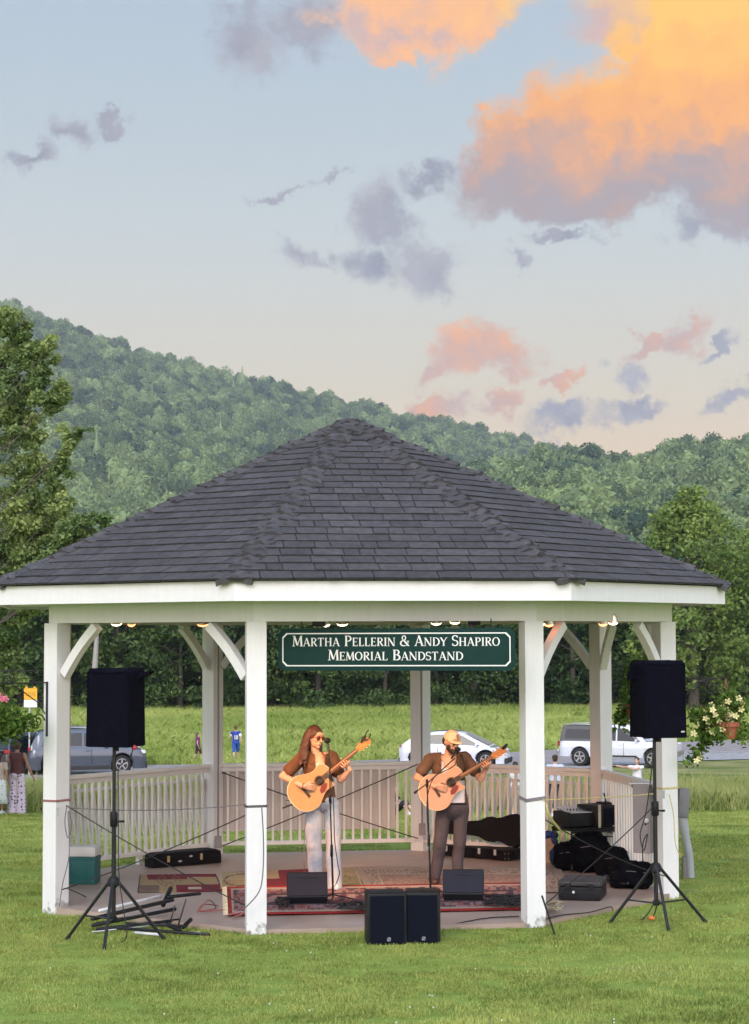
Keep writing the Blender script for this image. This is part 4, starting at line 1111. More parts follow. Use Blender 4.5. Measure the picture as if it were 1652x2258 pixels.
def cabinet(u, v, d, w, h, dp, rz, label, tilt_mark):
    p = at(u, v, d); p.z = gz(p.x, p.y)-.01
    root = empty('loudspeaker', p, rz, label, 'loudspeaker', 'pair of black speakers on the grass')
    mb = MB(); mb.bbox((0, 0, h/2), (w, dp, h), .014); mb.build('cabinet', blk, root, True)
    mb = MB(); mb.bbox((0, -dp/2-.004, h/2), (w-.045, .018, h-.05), .008); mb.build('grille', grl, root)
    mb = MB()
    for a, b in (((.0, 0), (.028, 0)), ((.0, .026), (.028, .026)), ((.0, .0), (.028, .026)), ((0, .008), (0, .018)), ((.028, .008), (.028, .018))):
        mb.tube([(a[0]+tilt_mark, -dp/2-.016, .05+a[1]), (b[0]+tilt_mark, -dp/2-.016, .05+b[1])], .0032, 4)
    mb.build('badge', mat('badge_grey', (.40, .40, .42), .4), root)
    return root
cabinet(850, 2071, 18.25, .355, .475, .34, R_(5), 'left one of two upright black speakers on the grass before the stage', .0)
cabinet(932, 2070, 18.30, .325, .475, .34, R_(-3), 'right one of two upright black speakers on the grass before the stage', .0)

def wedge(u, v, w, rz, label, m):
    p = onz(u, v, 0); root = empty('stage_monitor', p, rz, label, 'stage monitor', 'wedge monitors on the red rug')
    prof = [(0, .0), (-.03, .075), (.085, .31), (.11, .315), (.33, .10), (.33, 0)]   # (y away, z)
    mb = MB(); vs = []
    for sx in (-1, 1):
        for y, z in prof: vs.append((sx*w/2*(1 if z > .05 else .94), y, z+.012))
    n = len(prof); mb.add(vs, [tuple(range(n)), tuple(range(2*n-1, n-1, -1))] + [(i, n+i, n+(i+1) % n, (i+1) % n) for i in range(n)])
    mb.build('cabinet', blk, root)
    dirz = Vector((0, .115, .235)).normalized(); nn = Vector((0, -dirz.z, dirz.y))
    M = frame((0, -.03, .087), (1, 0, 0), dirz); M3 = M.to_3x3()
    mb = MB(); mb.bbox(Vector((0, -.03, .087)) + dirz*.135 + nn*.002, (w-.01, .235, .012), .004, M3); pn = mb.build('back_panel', m, root)
    mb = MB(); mb.bbox(Vector((0, -.03, .087)) + dirz*.205 + nn*.009, (w*.58, .012, .006), .002, M3); mb.build('handle_slot', rub, pn)
    mb = MB(); mb.bbox(Vector((0, .225, .22)), (w-.06, .005, .26), .002, Matrix.Rotation(R_(46), 3, 'X')); mb.build('grille', grl, root)
    return root
wedge(678, 1997, .415, R_(3), 'plum grey wedge monitor at the feet of the long haired guitarist', mat('plum_grey', (.034, .026, .031), .6, spec=.2))
wedge(1022, 1990, .425, R_(-4), 'blue grey wedge monitor at the feet of the guitarist in the cap', mat('blue_grey', (.018, .020, .034), .6, spec=.2))

# microphone stands
def mic(root, p, d, wind=True):
    p = Vector(p); d = Vector(d).normalized()
    mb = MB(); mb.tube([p-d*.15, p-d*.04], [.010, .015], 10); mb.build('mic_body', blk2, root, True)
    mb = MB(); mb.ball(p, .034, 2, bump=.05, bs=4); mb.build('foam_windscreen', mat('foam', (.012, .012, .012), .95, scale=60, var=.4, bump=.6, bscale=200), root, True)
def mic_stand(base, label, top, boom, micp, micd, legs, extra=None):
    root = empty('microphone_stand', base, 0, label, 'microphone stand', 'microphone stands on the rug')
    b = Vector(base); top = Vector(top)-b; micp = Vector(micp)-b
    mb = MB(); mb.tube([(0, 0, .06), top*.5+Vector((0, 0, .03))], .011, 8).tube([top*.48+Vector((0, 0, .03)), top], .0075, 8); mb.build('pole', blk2, root, True)
    mb = MB(); mb.cap(top*.5-Vector((0, 0, .05)), top*.5+Vector((0, 0, .05)), .018, .016); mb.cap(top-Vector((0, 0, .03)), top+Vector((0, 0, .03)), .016, .016); mb.build('clutch', blk, root, True)
    if boom:
        bp = [Vector(q)-b for q in boom]; mb = MB(); mb.tube(bp, .007, 7); mb.build('boom', blk2, root, True)
        mb = MB(); mb.cap(bp[0], bp[0].lerp(bp[1], .12), .014); mb.build('counterweight', blk, root, True)
    for a in legs:
        e = Vector((math.cos(R_(a))*.30, math.sin(R_(a))*.30, .012)); mb = MB(); mb.tube([(0, 0, .09), e], .008, 6); l = mb.build('leg', blk2, root, True)
        mb = MB(); mb.cap(e*.93, e, .012); mb.build('rubber_foot', rub, l, True)
    mic(root, micp, micd)
    return root
pb = onz(735, 1992, 0); d1 = pb.y-CAM.y
mic_stand(pb, 'straight microphone stand before the long haired guitarist', at(727, 1832, d1)*.0+at(728, 1760, d1), [at(729, 1770, d1), at(727, 1700, d1), at(724, 1655, d1+.03)], at(722, 1633, d1+.08), (-.1, .35, .8), (20, 150, 265))
pb2 = onz(950, 1979, 0); d2 = pb2.y-CAM.y
mic_stand(pb2, 'boom microphone stand before the guitarist in the cap', at(942, 1728, d2), [at(915, 1748, d2-.05), at(942, 1728, d2), at(1003, 1672, d2+.35)], at(1009, 1653, d2+.42), (.35, .5, .45), (15, 160, 275))
cable([at(1009, 1668, d2+.4), at(1000, 1690, d2+.25), at(960, 1712, d2), at(944, 1750, d2-.02), at(942, 1800, d2-.02), at(947, 1880, d2-.03), onz(948, 1975, .01)], .005, cabm, 'thin black cord draped down the boom microphone stand')
cable([at(723, 1665, d1+.02), at(735, 1760, d1-.02), at(738, 1850, d1-.02), at(745, 1905, d1-.02), at(748, 1930, d1), onz(735, 1960, .02), onz(718, 1985, .01)], .005, cabm, 'thin black cord hanging beside the straight microphone stand')

# guitar cases
CO = [(0, .085), (.30, .085), (.46, .10), (.55, .145), (.63, .155), (.70, .142), (.78, .155), (.88, .195), (.97, .205), (1.04, .17), (1.075, .10), (1.08, 0)]
cpoly = [(x, w) for x, w in CO] + [(x, -w) for x, w in CO[::-1] if w > 0]
caseM = mat('case_leatherette', (.006, .005, .007), .6, spec=.15, scale=60, var=.3, bump=.4, bscale=150)
brass = mat('latch_brass', (.55, .42, .22), .35, .9)
p = onz(975, 1886, 0); q = onz(1150, 1897, 0); dr = (q-p).normalized()
root = empty('guitar_case', p, math.atan2(dr.y, dr.x), 'open black guitar case with its lid standing up behind the guitarist in the cap', 'guitar case')
mb = MB(); mb.prism(cpoly, .115, Matrix.Translation((0, 0, .012))); mb.build('shell', caseM, root)
mb = MB(); mb.prism([(x*.96+.02, w*.88) for x, w in cpoly], .004, Matrix.Translation((0, 0, .129))); mb.build('lining', mat('plush_lining', (.015, .012, .012), .95), root)
mb = MB(); Ml = Matrix.Translation((0, .205, .33)) @ Matrix.Rotation(R_(78), 4, 'X'); mb.prism(cpoly, .075, Ml); mb.build('lid', caseM, root)
for x, yy in ((.12, -.105), (.62, -.170), (.86, -.205)):
    mb = MB(); mb.bbox((x, yy, .10), (.035, .014, .07), .004); mb.build('latch', silver, root)
for x, z in ((.99, .03), (1.03, .09), (.99, .09), (1.03, .03)):
    mb = MB(); mb.ball((x, -.205 + (x-.97)*.55, z), .008, 1); mb.build('stud', silver, root)
p = onz(337, 1916, 0); q = onz(508, 1902, 0); dr = (q-p).normalized()
root = empty('guitar_case', p, math.atan2(dr.y, dr.x), 'closed black guitar case with brass latches lying by the left railing', 'guitar case')
ol = [(0, -.0), (.95, 0), (.97, .05), (.97, .30), (.90, .36), (.55, .33), (.3, .27), (.06, .25), (0, .2)]
mb = MB(); mb.prism(ol, .085, Matrix.Translation((0, 0, .008))); mb.build('shell', caseM, root)
mb = MB(); vs = [(x, y, .096) for x, y in ol] + [(x*.985+.007, y*.96+.006, .150) for x, y in ol] + [((x-.48)*.9+.48, (y-.16)*.8+.16, .168) for x, y in ol]; n = len(ol)
mb.add(vs, [(i, (i+1) % n, n+(i+1) % n, n+i) for i in range(n)] + [(n+i, n+(i+1) % n, 2*n+(i+1) % n, 2*n+i) for i in range(n)] + [tuple(range(2*n, 3*n))[::1]]); mb.build('lid', caseM, root)
for x in (.21, .665):
    mb = MB(); mb.bbox((x, -.006, .10), (.035, .014, .075), .004); mb.build('latch', brass, root)
for x in (.37, .52):
    mb = MB(); M = frame((0, 0, 0), (1, 0, 0), (0, 0, 1)); mb.prism([(-.03, 0), (0, -.014), (.03, 0), (0, .014)], .005, Matrix.Translation((x, -.003, .115 - (.05 if x < .5 else .0))) @ M); mb.build('emblem', silver, root)
mb = MB(); mb.tube([(.53, -.01, .07), (.54, -.03, .045), (.63, -.03, .045), (.64, -.01, .07)], .008, 6); mb.build('handle', caseM, root, True)

# cooler
p = onz(177, 1951, 0); root = empty('cooler', p+Vector((0, .15, 0)), R_(-6), 'teal picnic cooler with white lid behind the left corner post', 'cooler')
tl = mat('teal_plastic', (.012, .125, .115), .45, var=.08)
mb = MB(); mb.bbox((0, 0, .15), (.36, .28, .30), .02); mb.build('body', tl, root, True)
mb = MB(); mb.bbox((0, 0, .285), (.37, .29, .035), .008); mb.build('rim', tl, root, True)
mb = MB(); mb.bbox((.02, -.143, .14), (.12, .01, .14), .004)
for x in (-.13, -.09, .12, .155): mb.bbox((x, -.142, .13), (.008, .008, .22), .002)
mb.build('moulded_panel', tl, root)
mb = MB(); mb.bbox((0, 0, .36), (.365, .285, .11), .018); mb.build('lid', mat('cooler_white', (.72, .70, .66), .5), root, True)

# rugs
rugm = mat('rug_pile', (.80, .80, .80), .95, scale=40, var=.12, bump=.6, bscale=220, attr='tint')
def rug(name, cs, z, cells, label, cat='rug', nu=60, nv=16, fringe=False):
    cs = [onz(u, v, z) for u, v in cs]   # corners: back left, back right, front right, front left
    mb = MB()
    for j in range(nv):
        for i in range(nu):
            q = []
            for (a, b) in ((i, j), (i+1, j), (i+1, j+1), (i, j+1)):
                s, t = a/nu, b/nv; P_ = cs[0].lerp(cs[1], s).lerp(cs[3].lerp(cs[2], s), t)
                q.append((P_.x, P_.y, z + .002 + .004*noise.noise(Vector((P_.x*3, P_.y*3, 1)))))
            q = q[::-1]
            mb.add(q, [(0, 1, 2, 3)], cells((i+.5)/nu, (j+.5)/nv))
    o = mb.build(name, rugm, None, True, recenter=False); sm = o.modifiers.new('t', 'SOLIDIFY'); sm.thickness = .005; sm.offset = -1
    o.location.z += .005
    if fringe:
        fb = MB()
        for k in range(60):
            P_ = cs[0].lerp(cs[3], (k+.5)/60); fb.cyl((P_.x, P_.y, z+.010), (P_.x-.05, P_.y+random.Random(k).uniform(-.01, .01), z+.004), .004, .002, 4)
        f_ = fb.build('fringe', mat('fringe_cream', (.72, .62, .40), .9), o); f_.location = -Vector(o.location)
    return tag(o, label, cat)
TAN, CRIM, BRN, SAND = (.50, .36, .19), (.24, .020, .035), (.24, .16, .12), (.56, .44, .25)
def geoA(s, t):
    col = TAN
    if t < .33 and .12 < s < .62: col = CRIM if s < .62 else TAN
    if t < .2 and s > .1: col = CRIM
    if t > .60:
        col = BRN if s < .26 else (TAN if s < .46 else CRIM)
        if .60 < s < .76 and abs(t-.8) < .07: col = (.75, .62, .48)
    r1 = math.hypot((s-.38)*2.6, (t-.36)*1.2)
    if .20 < r1 < .24 or .36 < r1 < .395: col = (.30, .20, .10)
    if s < .012 or s > .988 or t < .03 or t > .97: col = (.08, .03, .03)
    return col
def geoB(s, t):
    col = SAND if s < .42 or s > .64 else CRIM
    if t > .5: col = CRIM if .30 < s < .48 else ((.42, .36, .20) if s > .6 else TAN)
    if .22 < s < .30 and t < .5: col = BRN
    r1 = math.hypot((s-.15)*3.4, (t-.5)*1.2)
    if .38 < r1 < .43: col = (.20, .12, .08)
    r2 = math.hypot((s-.85)*4, (t-.62)*1.6)
    if .28 < r2 < .34: col = (.25, .20, .08)
    if s < .008 or s > .985 or t < .03: col = (.70, .58, .42)
    return col
def hsh(i, j): return (math.sin(i*12.9898+j*78.233)*43758.5453) % 1
def geoC(s, t):
    b = min(s*3, (1-s)*3, t, 1-t)
    n_ = noise.noise(Vector((s*60, t*14, 0)))
    col = (.50, .33, .27) if n_ > 0 else (.40, .26, .21)
    if b < .10: col = (.52, .42, .33)
    elif b < .28: col = (.34, .26, .22) if noise.noise(Vector((s*90, t*22, 5))) > .05 else (.55, .44, .36)
    if .28 < b < .31: col = (.62, .50, .38)
    return col
def persian(s, t):
    L = 3.45; Wd = .72; x = s*L; y = t*Wd; b = min(x, L-x, y, Wd-y)
    k = hsh(int(x/.035), int(y/.045)); n_ = noise.noise(Vector((x*9, y*13, 2)))
    if b < .045: return (.50, .02, .02) if s < .5 or t > .9 else (.30, .02, .03)
    if b < .075: return (.60, .48, .38)
    if b < .22: return (.42, .27, .28) if k > .55 else ((.13, .08, .10) if k > .25 else (.40, .13, .11))
    if b < .245: return (.08, .05, .07)
    if n_ > .10: return (.50, .34, .31)
    if n_ < -.20: return (.10, .06, .09)
    return (.30, .07, .07) if k > .3 else (.46, .24, .20)
rug('rug', [(308, 1930), (476, 1928), (492, 1966), (303, 1969)], .003, geoA, 'small tan and crimson block patterned rug at left of the stage floor', nu=70, nv=16)
rug('rug', [(486, 1925), (784, 1913), (800, 1953), (486, 1962)], .003, geoB, 'tan and crimson block rug behind the long haired guitarist', nu=90, nv=16)
rug('rug', [(782, 1912), (1236, 1913), (1262, 1968), (812, 1972)], .008, geoC, 'faded pink beige oriental rug behind the guitarist in the cap', nu=110, nv=26)
rug('rug', [(500, 1957), (1170, 1947), (1188, 2005), (503, 2019)], .014, persian, 'long red Persian rug with cream fringe along the stage front', nu=150, nv=34, fringe=True)

# table with amplifiers at right
tp = onz(1238, 1919, 0); tq = onz(1405, 1908, 0); dr = (tq-tp).normalized(); rz = math.atan2(dr.y, dr.x)
root = empty('folding_table', tp, rz, 'low black folding table carrying amplifiers inside the right railing', 'table')
Mr = rotz(rz)
def onT(x, y, z): return tp + Mr @ Vector((x, y, z))
mb = MB(); mb.bbox((.45, -.02, .485), (.93, .42, .03), .008); mb.build('tabletop', blk, root)
mb = MB(); mb.box((.45, -.225, .455), (.9, .02, .03)).box((.45, .185, .455), (.9, .02, .03)); mb.build('apron', blk2, root)
for x, y in ((.02, -.2), (.88, -.2), (.02, .16), (.88, .16)):
    mb = MB(); mb.tube([(x, y, 0), (x, y, .47)], .011, 6); mb.build('leg', blk2, root, True)
for a, b in (((.02, -.2, .1), (.42, -.2, .45)), ((.88, -.2, .3), (.5, -.2, .45)), ((.02, -.2, .42), (.88, -.2, .36))):
    mb = MB(); mb.tube([a, b], .008, 6); mb.build('strut', blk2, root, True)
r = empty('amplifier', onT(.15, -.03, .502), rz, 'black mixer with bright silver top at the left end of the table', 'audio mixer')
mb = MB(); mb.bbox((0, 0, .10), (.34, .36, .17), .015); mb.build('case', blk, r, True)
mb = MB(); mb.bbox((.01, -.01, .200), (.32, .34, .018), .006, Matrix.Rotation(R_(9), 3, 'X')); mb.build('top_panel', silver, r)
for i in range(6):
    for j in range(4): MB().lathe([(.008, 0), (.007, .012), (.001, .013)], 8, (-.11+i*.045, -.11+j*.06, .202)).build('knob', blk, r, True)
r = empty('amplifier', onT(.52, -.06, .502), rz+R_(8), 'large black amplifier with white strap and two small antennas on the table', 'amplifier')
mb = MB(); mb.bbox((0, 0, .13), (.46, .34, .25), .02); mb.build('case', blk, r, True)
mb = MB(); mb.bbox((.05, -.172, .12), (.30, .008, .19), .004); mb.build('front_panel', grl, r)
mb = MB(); mb.bbox((-.175, -.178, .13), (.04, .006, .27), .002); mb.build('strap', mat('cream_strap', (.55, .50, .40), .8), r)
mb = MB(); mb.bbox((.12, 0, .262), (.22, .2, .02), .004); mb.build('receiver', blk, r)
for a, b in (((.08, 0, .27), (.05, 0, .38)), ((.15, 0, .28), (.155, 0, .46))):
    mb = MB(); mb.tube([a, b], .009, 6); mb.build('antenna', blk, r, True)
r = empty('gear_box', onT(.84, -.06, .502), rz, 'small black box with a red plug at the right end of the table', 'gear box')
mb = MB(); mb.bbox((0, 0, .06), (.16, .22, .10), .01); mb.build('box', blk, r, True)
mb = MB(); mb.bbox((-.05, -.115, .08), (.03, .02, .06), .004); mb.build('red_plug', mat('red_plastic', (.40, .03, .04), .4), r)
bagm = mat('black_nylon', (.004, .004, .006), .9, spec=.08, scale=8, var=.3, bump=.5, bscale=18)
def bag(c, r_, label, seed, parts=1, name='gear_bag'):
    root = empty(name, (c[0], c[1], c[2]), random.Random(seed).uniform(-.3, .3), label, 'bag')
    mb = MB()
    V_, F_ = ico(4)
    vs = []
    for p in V_:
        q = Vector(p); q = Vector([math.copysign(abs(t)**.62, t) for t in q]); q *= 1 + .20*noise.noise(q*1.9+Vector((seed, 0, 0))) + .10*noise.noise(q*6+Vector((seed, 0, 0)))
        vs.append((q.x*r_[0], q.y*r_[1], max(0.004, q.z*r_[2]+r_[2]*.93)))
    mb.add(vs, F_); mb.build('body', bagm, root, True)
    mb = MB(); mb.tube([(-r_[0]*.5, -r_[1]*.55, r_[2]*1.75), (-r_[0]*.3, -r_[1]*.7, r_[2]*2.02), (r_[0]*.3, -r_[1]*.6, r_[2]*2.02), (r_[0]*.5, -r_[1]*.55, r_[2]*1.75)], .009, 6); mb.build('handle', bagm, root, True)
    mb = MB(); mb.tube([(-r_[0]*.8, -r_[1]*.75, r_[2]*1.2), (0, -r_[1]*1.02, r_[2]*1.35), (r_[0]*.8, -r_[1]*.75, r_[2]*1.2)], .004, 5); mb.build('zip', gcab, root, True)
bag(onz(1258, 1921, 0)+Vector((0, .12, 0)), (.19, .16, .165), 'squat black bag under the left end of the table', 3)
bag(onz(1305, 1926, 0)+Vector((0, .14, 0)), (.23, .19, .235), 'tall black bag under the middle of the table', 8)
bag(onz(1352, 1938, 0)+Vector((0, .1, 0)), (.19, .18, .18), 'rounded black bag between the table and the flat road case', 13)
bag(onz(1396, 1962, 0)+Vector((0, .16, 0)), (.23, .19, .15), 'low black bag lying beside the right corner post', 21)
p = onz(1228, 1912, 0); r = empty('blue_bag', p+Vector((0, .1, 0)), 0, 'small blue and black bag left of the table', 'bag')
mb = MB(); mb.ball((0, 0, .12), (.075, .07, .12), 3, bump=.12, bs=2); mb.build('body', mat('navy_cloth', (.012, .030, .09), .8, scale=9, var=.5), r, True)
p = onz(1206, 1905, 0); r = empty('tote_bag', p+Vector((0, .12, 0)), .2, 'tan paper tote with a blue cloth on top behind the right front post', 'tote bag')
mb = MB(); mb.bbox((0, 0, .15), (.22, .13, .30), .01, rotz(0)); mb.build('body', mat('kraft_paper', (.52, .36, .24), .9, bump=.3), r)
mb = MB(); mb.ball((.02, 0, .33), (.13, .08, .05), 3, bump=.25, bs=3); mb.ball((.09, -.05, .27), (.05, .04, .05), 2, bump=.2); mb.build('cloth', mat('blue_cloth', (.03, .06, .26), .9, bump=.4), r, True)
# flat road case
p = onz(1232, 1985, 0); q = onz(1318, 1990, 0); dr = (q-p).normalized()
r = empty('road_case', p, math.atan2(dr.y, dr.x)+R_(12), 'flat black ribbed road case with dusty lid on the stage floor by the cables', 'road case')
mb = MB(); mb.bbox((.22, .24, .075), (.44, .52, .135), .012); mb.build('base', blk, r, True)
mb = MB(); mb.bbox((.22, .24, .175), (.45, .53, .05), .012)
for i in range(5): mb.bbox((.22, .05+i*.095, .203), (.36, .05, .012), .004)
mb.build('lid', mat('dusty_black', (.045, .038, .038), .55, scale=5, var=.5), r, True)
for x in (.10, .34):
    mb = MB(); mb.bbox((x, -.028, .145), (.07, .016, .06), .004); mb.build('latch', blk, r)
mb = MB(); mb.lathe([(.014, 0), (.014, .005)], 12, (.16, -.026, .09), Matrix.Rotation(R_(90), 3, 'X')); mb.build('white_tag', mat('tag_white', (.7, .7, .7), .5), r)
# tangled cables on floor
rg = random.Random(3)
def tangle(u0, v0, u1, v1, n, label, name='cable_tangle', m=cabm, r=.007):
    mb = MB()
    for k in range(n):
        pts = [onz(rg.uniform(u0, u1), rg.uniform(v0, v1), .04+rg.uniform(.0, .045)) for _ in range(7)]
        mb.tube(wavy(pts, .02, k, 50), r, 5)
    return tag(mb.build(name, m, None, True), label, 'cables')
tangle(1068, 1972, 1195, 1998, 13, 'dense tangle of black cables on the red rug beside the right front post')
tangle(742, 1985, 830, 2008, 5, 'loose black cables on the rug right of the straight microphone stand')
tangle(600, 1975, 640, 2000, 4, 'black cables on the rug left of the plum grey wedge monitor')
tangle(1330, 1930, 1400, 1950, 7, 'black cable heap between the road case and the low bag', r=.010)
tangle(1190, 1985, 1245, 2008, 4, 'cream cable coil at the foot of the right front post', m=mat('cream_cable', (.45, .38, .24), .7))
cable([onz(1190, 2030, .01), onz(1240, 2018, .01), onz(1300, 2012, .01), onz(1345, 2000, .01), onz(1352, 2008, .01)], .006, cabm, 'single black cable running along the slab edge at right')
cable([onz(984, 2042, -.02), onz(1030, 2032, .01), onz(1080, 2024, .01), onz(1145, 2021, .01)], .006, cabm, 'black cable on the slab between the grass speakers and the right front post', amp=.03)
cable([onz(786, 2008, .02), onz(820, 2016, .01), onz(806, 2020, .01)], .006, gcab, 'short grey cable at the slab edge behind the left grass speaker')
# reddish cord coil by left front post
cable([onz(480, 1997, .01), onz(448, 1995, .12), onz(436, 2012, .25), onz(460, 1985, .28), onz(475, 2003, .1), onz(440, 2010, .02), onz(520, 2005, .02), onz(545, 2003, .02)], .006, rcab, 'dull red cord looping on the slab edge left of the left front post', n=70)
cable([onz(545, 2004, .02), onz(500, 2018, .02), onz(540, 2010, .04), onz(512, 2024, .02), onz(548, 2012, .02)], .005, mat('pink_cord', (.42, .22, .20), .7), 'pink brown cord scribbled at the foot of the left front post', n=70)

# ropes and tie cables between the posts
def P3(u, v, d): return at(u, v, d)
dF1, dL1, dF2, dR1, dL3, dB, dR3 = 18.79, 20.37, 19.15, 21.28, 25.18, 25.55, 23.9
cable(sag(P3(146, 1776, dL1-.05), P3(556, 2005, dF1+.1), .03), .0055, cabm, 'upper end of the black cross cable falling from the left corner post', 'cross cable')
cable(sag(P3(137, 1962, dL1-.05), P3(556, 1791, dF1+.1), .03), .0055, cabm, 'black cross cable rising from the foot of the left corner post', 'cross cable')
cable(sag(P3(489, 1866, dL3-.1), P3(922, 1685, dB-.1), .02), .007, cabm, 'black cross cable rising to the top of the back middle post', 'cross cable')
cable(sag(P3(489, 1703, dL3-.1), P3(922, 1849, dB-.1), .02), .007, cabm, 'black cross cable falling towards the foot of the back middle post', 'cross cable')
cable(sag(P3(150, 1781, dL1-.1), P3(541, 1774, dF1-.06), .04), .005, gcab, 'grey cord strung level from the left corner post to the left front post', 'cord')
cable(sag(P3(1198, 1764, dF2), P3(1448, 1750, dR1-.15), .01), .006, ycab, 'yellow rope strung from the right front post to the right corner post', 'rope')
cable(sag(P3(1190, 2004, dF2+.1), P3(1452, 1768, dR1-.15), .03), .006, cabm, 'black cross cable rising to the right corner post', 'cross cable')
cable(sag(P3(1190, 1800, dF2+.1), P3(1466, 1932, dR1-.15), .05), .006, cabm, 'black cross cable falling to the foot of the right corner post', 'cross cable')
cable([P3(1203, 1770, dF2+.05), P3(1212, 1800, dF2+.1), P3(1228, 1822, dF2+.3), P3(1240, 1834, dF2+.5)], .012, ycab, 'yellow rope end knotted beside the right front post', 'rope')
cable([P3(1476, 1752, dR1-.25), P3(1486, 1800, dR1-.2), P3(1490, 1862, dR1-.18), P3(1503, 1890, dR1-.1)], .005, ycab, 'yellow cord dangling down the right corner post', 'cord')
def wrap(n, v, m, label, k=2, slant=0.0):
    c = vtx(n); c.z = 0; d = (c-CAM).xy.length; z = CAM.z-(v-1400)/FPX*d; mb = MB()
    rr_ = PW*.56
    M = next(o for o in bpy.data.objects if o.name.startswith('post') and (o.location-c).length < .01).data
    pts = []
    for i in range(k*4+1):
        a = PI/4+i*PI/2 + ANG[n]; pts.append(c + Vector((math.cos(a)*PW*.735, math.sin(a)*PW*.735, z + .012*i/4 + (slant if i % 2 else 0))))
    mb.tube(pts, .0045, 6); return tag(mb.build('rope_wrap', m, None, True), label, 'rope')
ANG = {'F1': ROT, 'F2': ROT+.12, 'L1': -3*PI/8+ROT+.38, 'R1': 3*PI/8+ROT-.92}
wrap('F1', 1774, cabm, 'dark cord wound around the left front post')
wrap('L1', 1757, rcab, 'dull red cord wound around the left corner post')
wrap('F2', 1764, gcab, 'pale cord wound twice around the right front post', 3, .02)
wrap('R1', 1735, ycab, 'yellow cord wound around the right corner post')
cable([P3(577, 1776, dF1-.14), P3(581, 1850, dF1-.13), P3(580, 1920, dF1-.13), P3(572, 1965, dF1-.14), P3(545, 1998, dF1-.16), P3(530, 2008, dF1-.1)], .006, gcab, 'grey cord curving down the face of the left front post')
cable([P3(147, 1778, dL1-.12), P3(143, 1815, dL1-.13), P3(150, 1848, dL1-.12), P3(158, 1820, dL1-.12), P3(150, 1790, dL1-.12), P3(153, 1880, dL1-.12), P3(138, 1950, dL1-.14), P3(131, 2000, dL1-.14)], .005, gcab, 'grey cord looping down the inner side of the left corner post')
cable([P3(138, 1962, dL1-.12), P3(150, 1960, dL1-.1), onz(190, 1978, .01)], .005, cabm, 'thin black cord leaving the foot of the left corner post')
# cables down the two tripods
cable([P3(295, 1645, 18.2), P3(286, 1672, 18.25), P3(262, 1695, 18.2), P3(262, 1760, 18.22), P3(262, 1920, 18.2), P3(270, 1990, 18.15), P3(280, 2060, 18.1), ong(268, 2083)+Vector((0, 0, .02))], .005, cabm, 'thin black speaker cord hanging down the left tripod')
mb = MB(); mb.ball((0, 0, 0), (.028, .02, .024), 2, bump=.15); q = mb.build('red_connector', mat('red_plastic', (.40, .03, .04), .4), None, True, recenter=False); q.location = P3(296, 1648, 18.15); tag(q, 'red plug hanging under the covered speaker at left', 'plug')
cable([P3(1441, 1632, 19.2), P3(1437, 1700, 19.2), P3(1425, 1790, 19.25), P3(1412, 1840, 19.25), P3(1420, 1875, 19.2), P3(1428, 1840, 19.2), P3(1418, 1860, 19.25), P3(1418, 1900, 19.25)], .006, cabm, 'black cord coiled beside the right tripod', n=70)
cable([P3(1453, 1925, 19.15), P3(1444, 1985, 19.1), P3(1425, 2020, 19.0), ong(1415, 2032)+Vector((0, 0, .02)), ong(1440, 2028)+Vector((0, 0, .03)), P3(1450, 1990, 19.1)], .006, cabm, 'black cord looping to the grass under the right tripod', n=60)
mb = MB(); mb.ball((0, 0, 0), (.035, .03, .025), 2, bump=.15); q = mb.build('orange_plug', mat('orange_plastic', (.75, .20, .04), .5), None, True, recenter=False); q.location = ong(1437, 2031)+Vector((0, 0, .03)); tag(q, 'orange plug in the grass under the right tripod', 'plug')
cable([P3(675, 1797, 21.45), P3(671, 1850, 21.5), P3(671, 1923, 21.6), onz(669, 1929, .02)], .004, gcab, 'thin cord hanging from the blonde guitar to the floor')

# folded stands lying on the grass
p = ong(330, 2050); r = empty('folded_stands', p, 0, 'heap of folded black tripod stands lying on the grass at left', 'folded stands')
def L_(u, v, z=0): q = ong(u, v); return Vector((q.x-p.x, q.y-p.y, q.z-p.z+z))
white_t = mat('white_sleeve', (.75, .75, .75), .4)
def rod(a, b, rr_, m, nm): mb = MB(); mb.cap(a, b, rr_*.72, rr_*.72, 10); return mb.build(nm, m, r, True)
rod(L_(205, 2049, .10), L_(380, 2020, .16), .03, blk2, 'folded_leg'); rod(L_(205, 2052, .05), L_(385, 2030, .11), .028, blk2, 'folded_leg'); rod(L_(215, 2056, .03), L_(395, 2040, .05), .022, blk2, 'folded_leg')
rod(L_(220, 2043, .15), L_(352, 2016, .18), .024, white_t, 'white_sleeve'); rod(L_(300, 2064, .03), L_(356, 2069, .03), .020, white_t, 'white_sleeve')
rod(L_(372, 2020, .19), L_(440, 2010, .18), .026, blk2, 'pole'); rod(L_(360, 2022, .12), L_(376, 2012, .24), .035, blk, 'hub')
rod(L_(205, 2060, .02), L_(372, 2046, .04), .014, silver, 'silver_tube'); rod(L_(260, 2056, .04), L_(460, 2068, .03), .022, blk2, 'pole'); rod(L_(280, 2048, .05), L_(410, 2052, .04), .02, blk2, 'pole')
rod(L_(430, 2066, .03), L_(440, 2066, .03), .025, white_t, 'white_collar'); rod(L_(405, 2058, .06), L_(420, 2052, .1), .03, blk, 'clamp'); rod(L_(370, 2058, .08), L_(395, 2062, .05), .032, blk, 'hub')
rod(L_(385, 2030, .14), L_(375, 2050, .06), .012, blk2, 'strut'); rod(L_(410, 2024, .18), L_(392, 2058, .06), .012, blk2, 'strut')

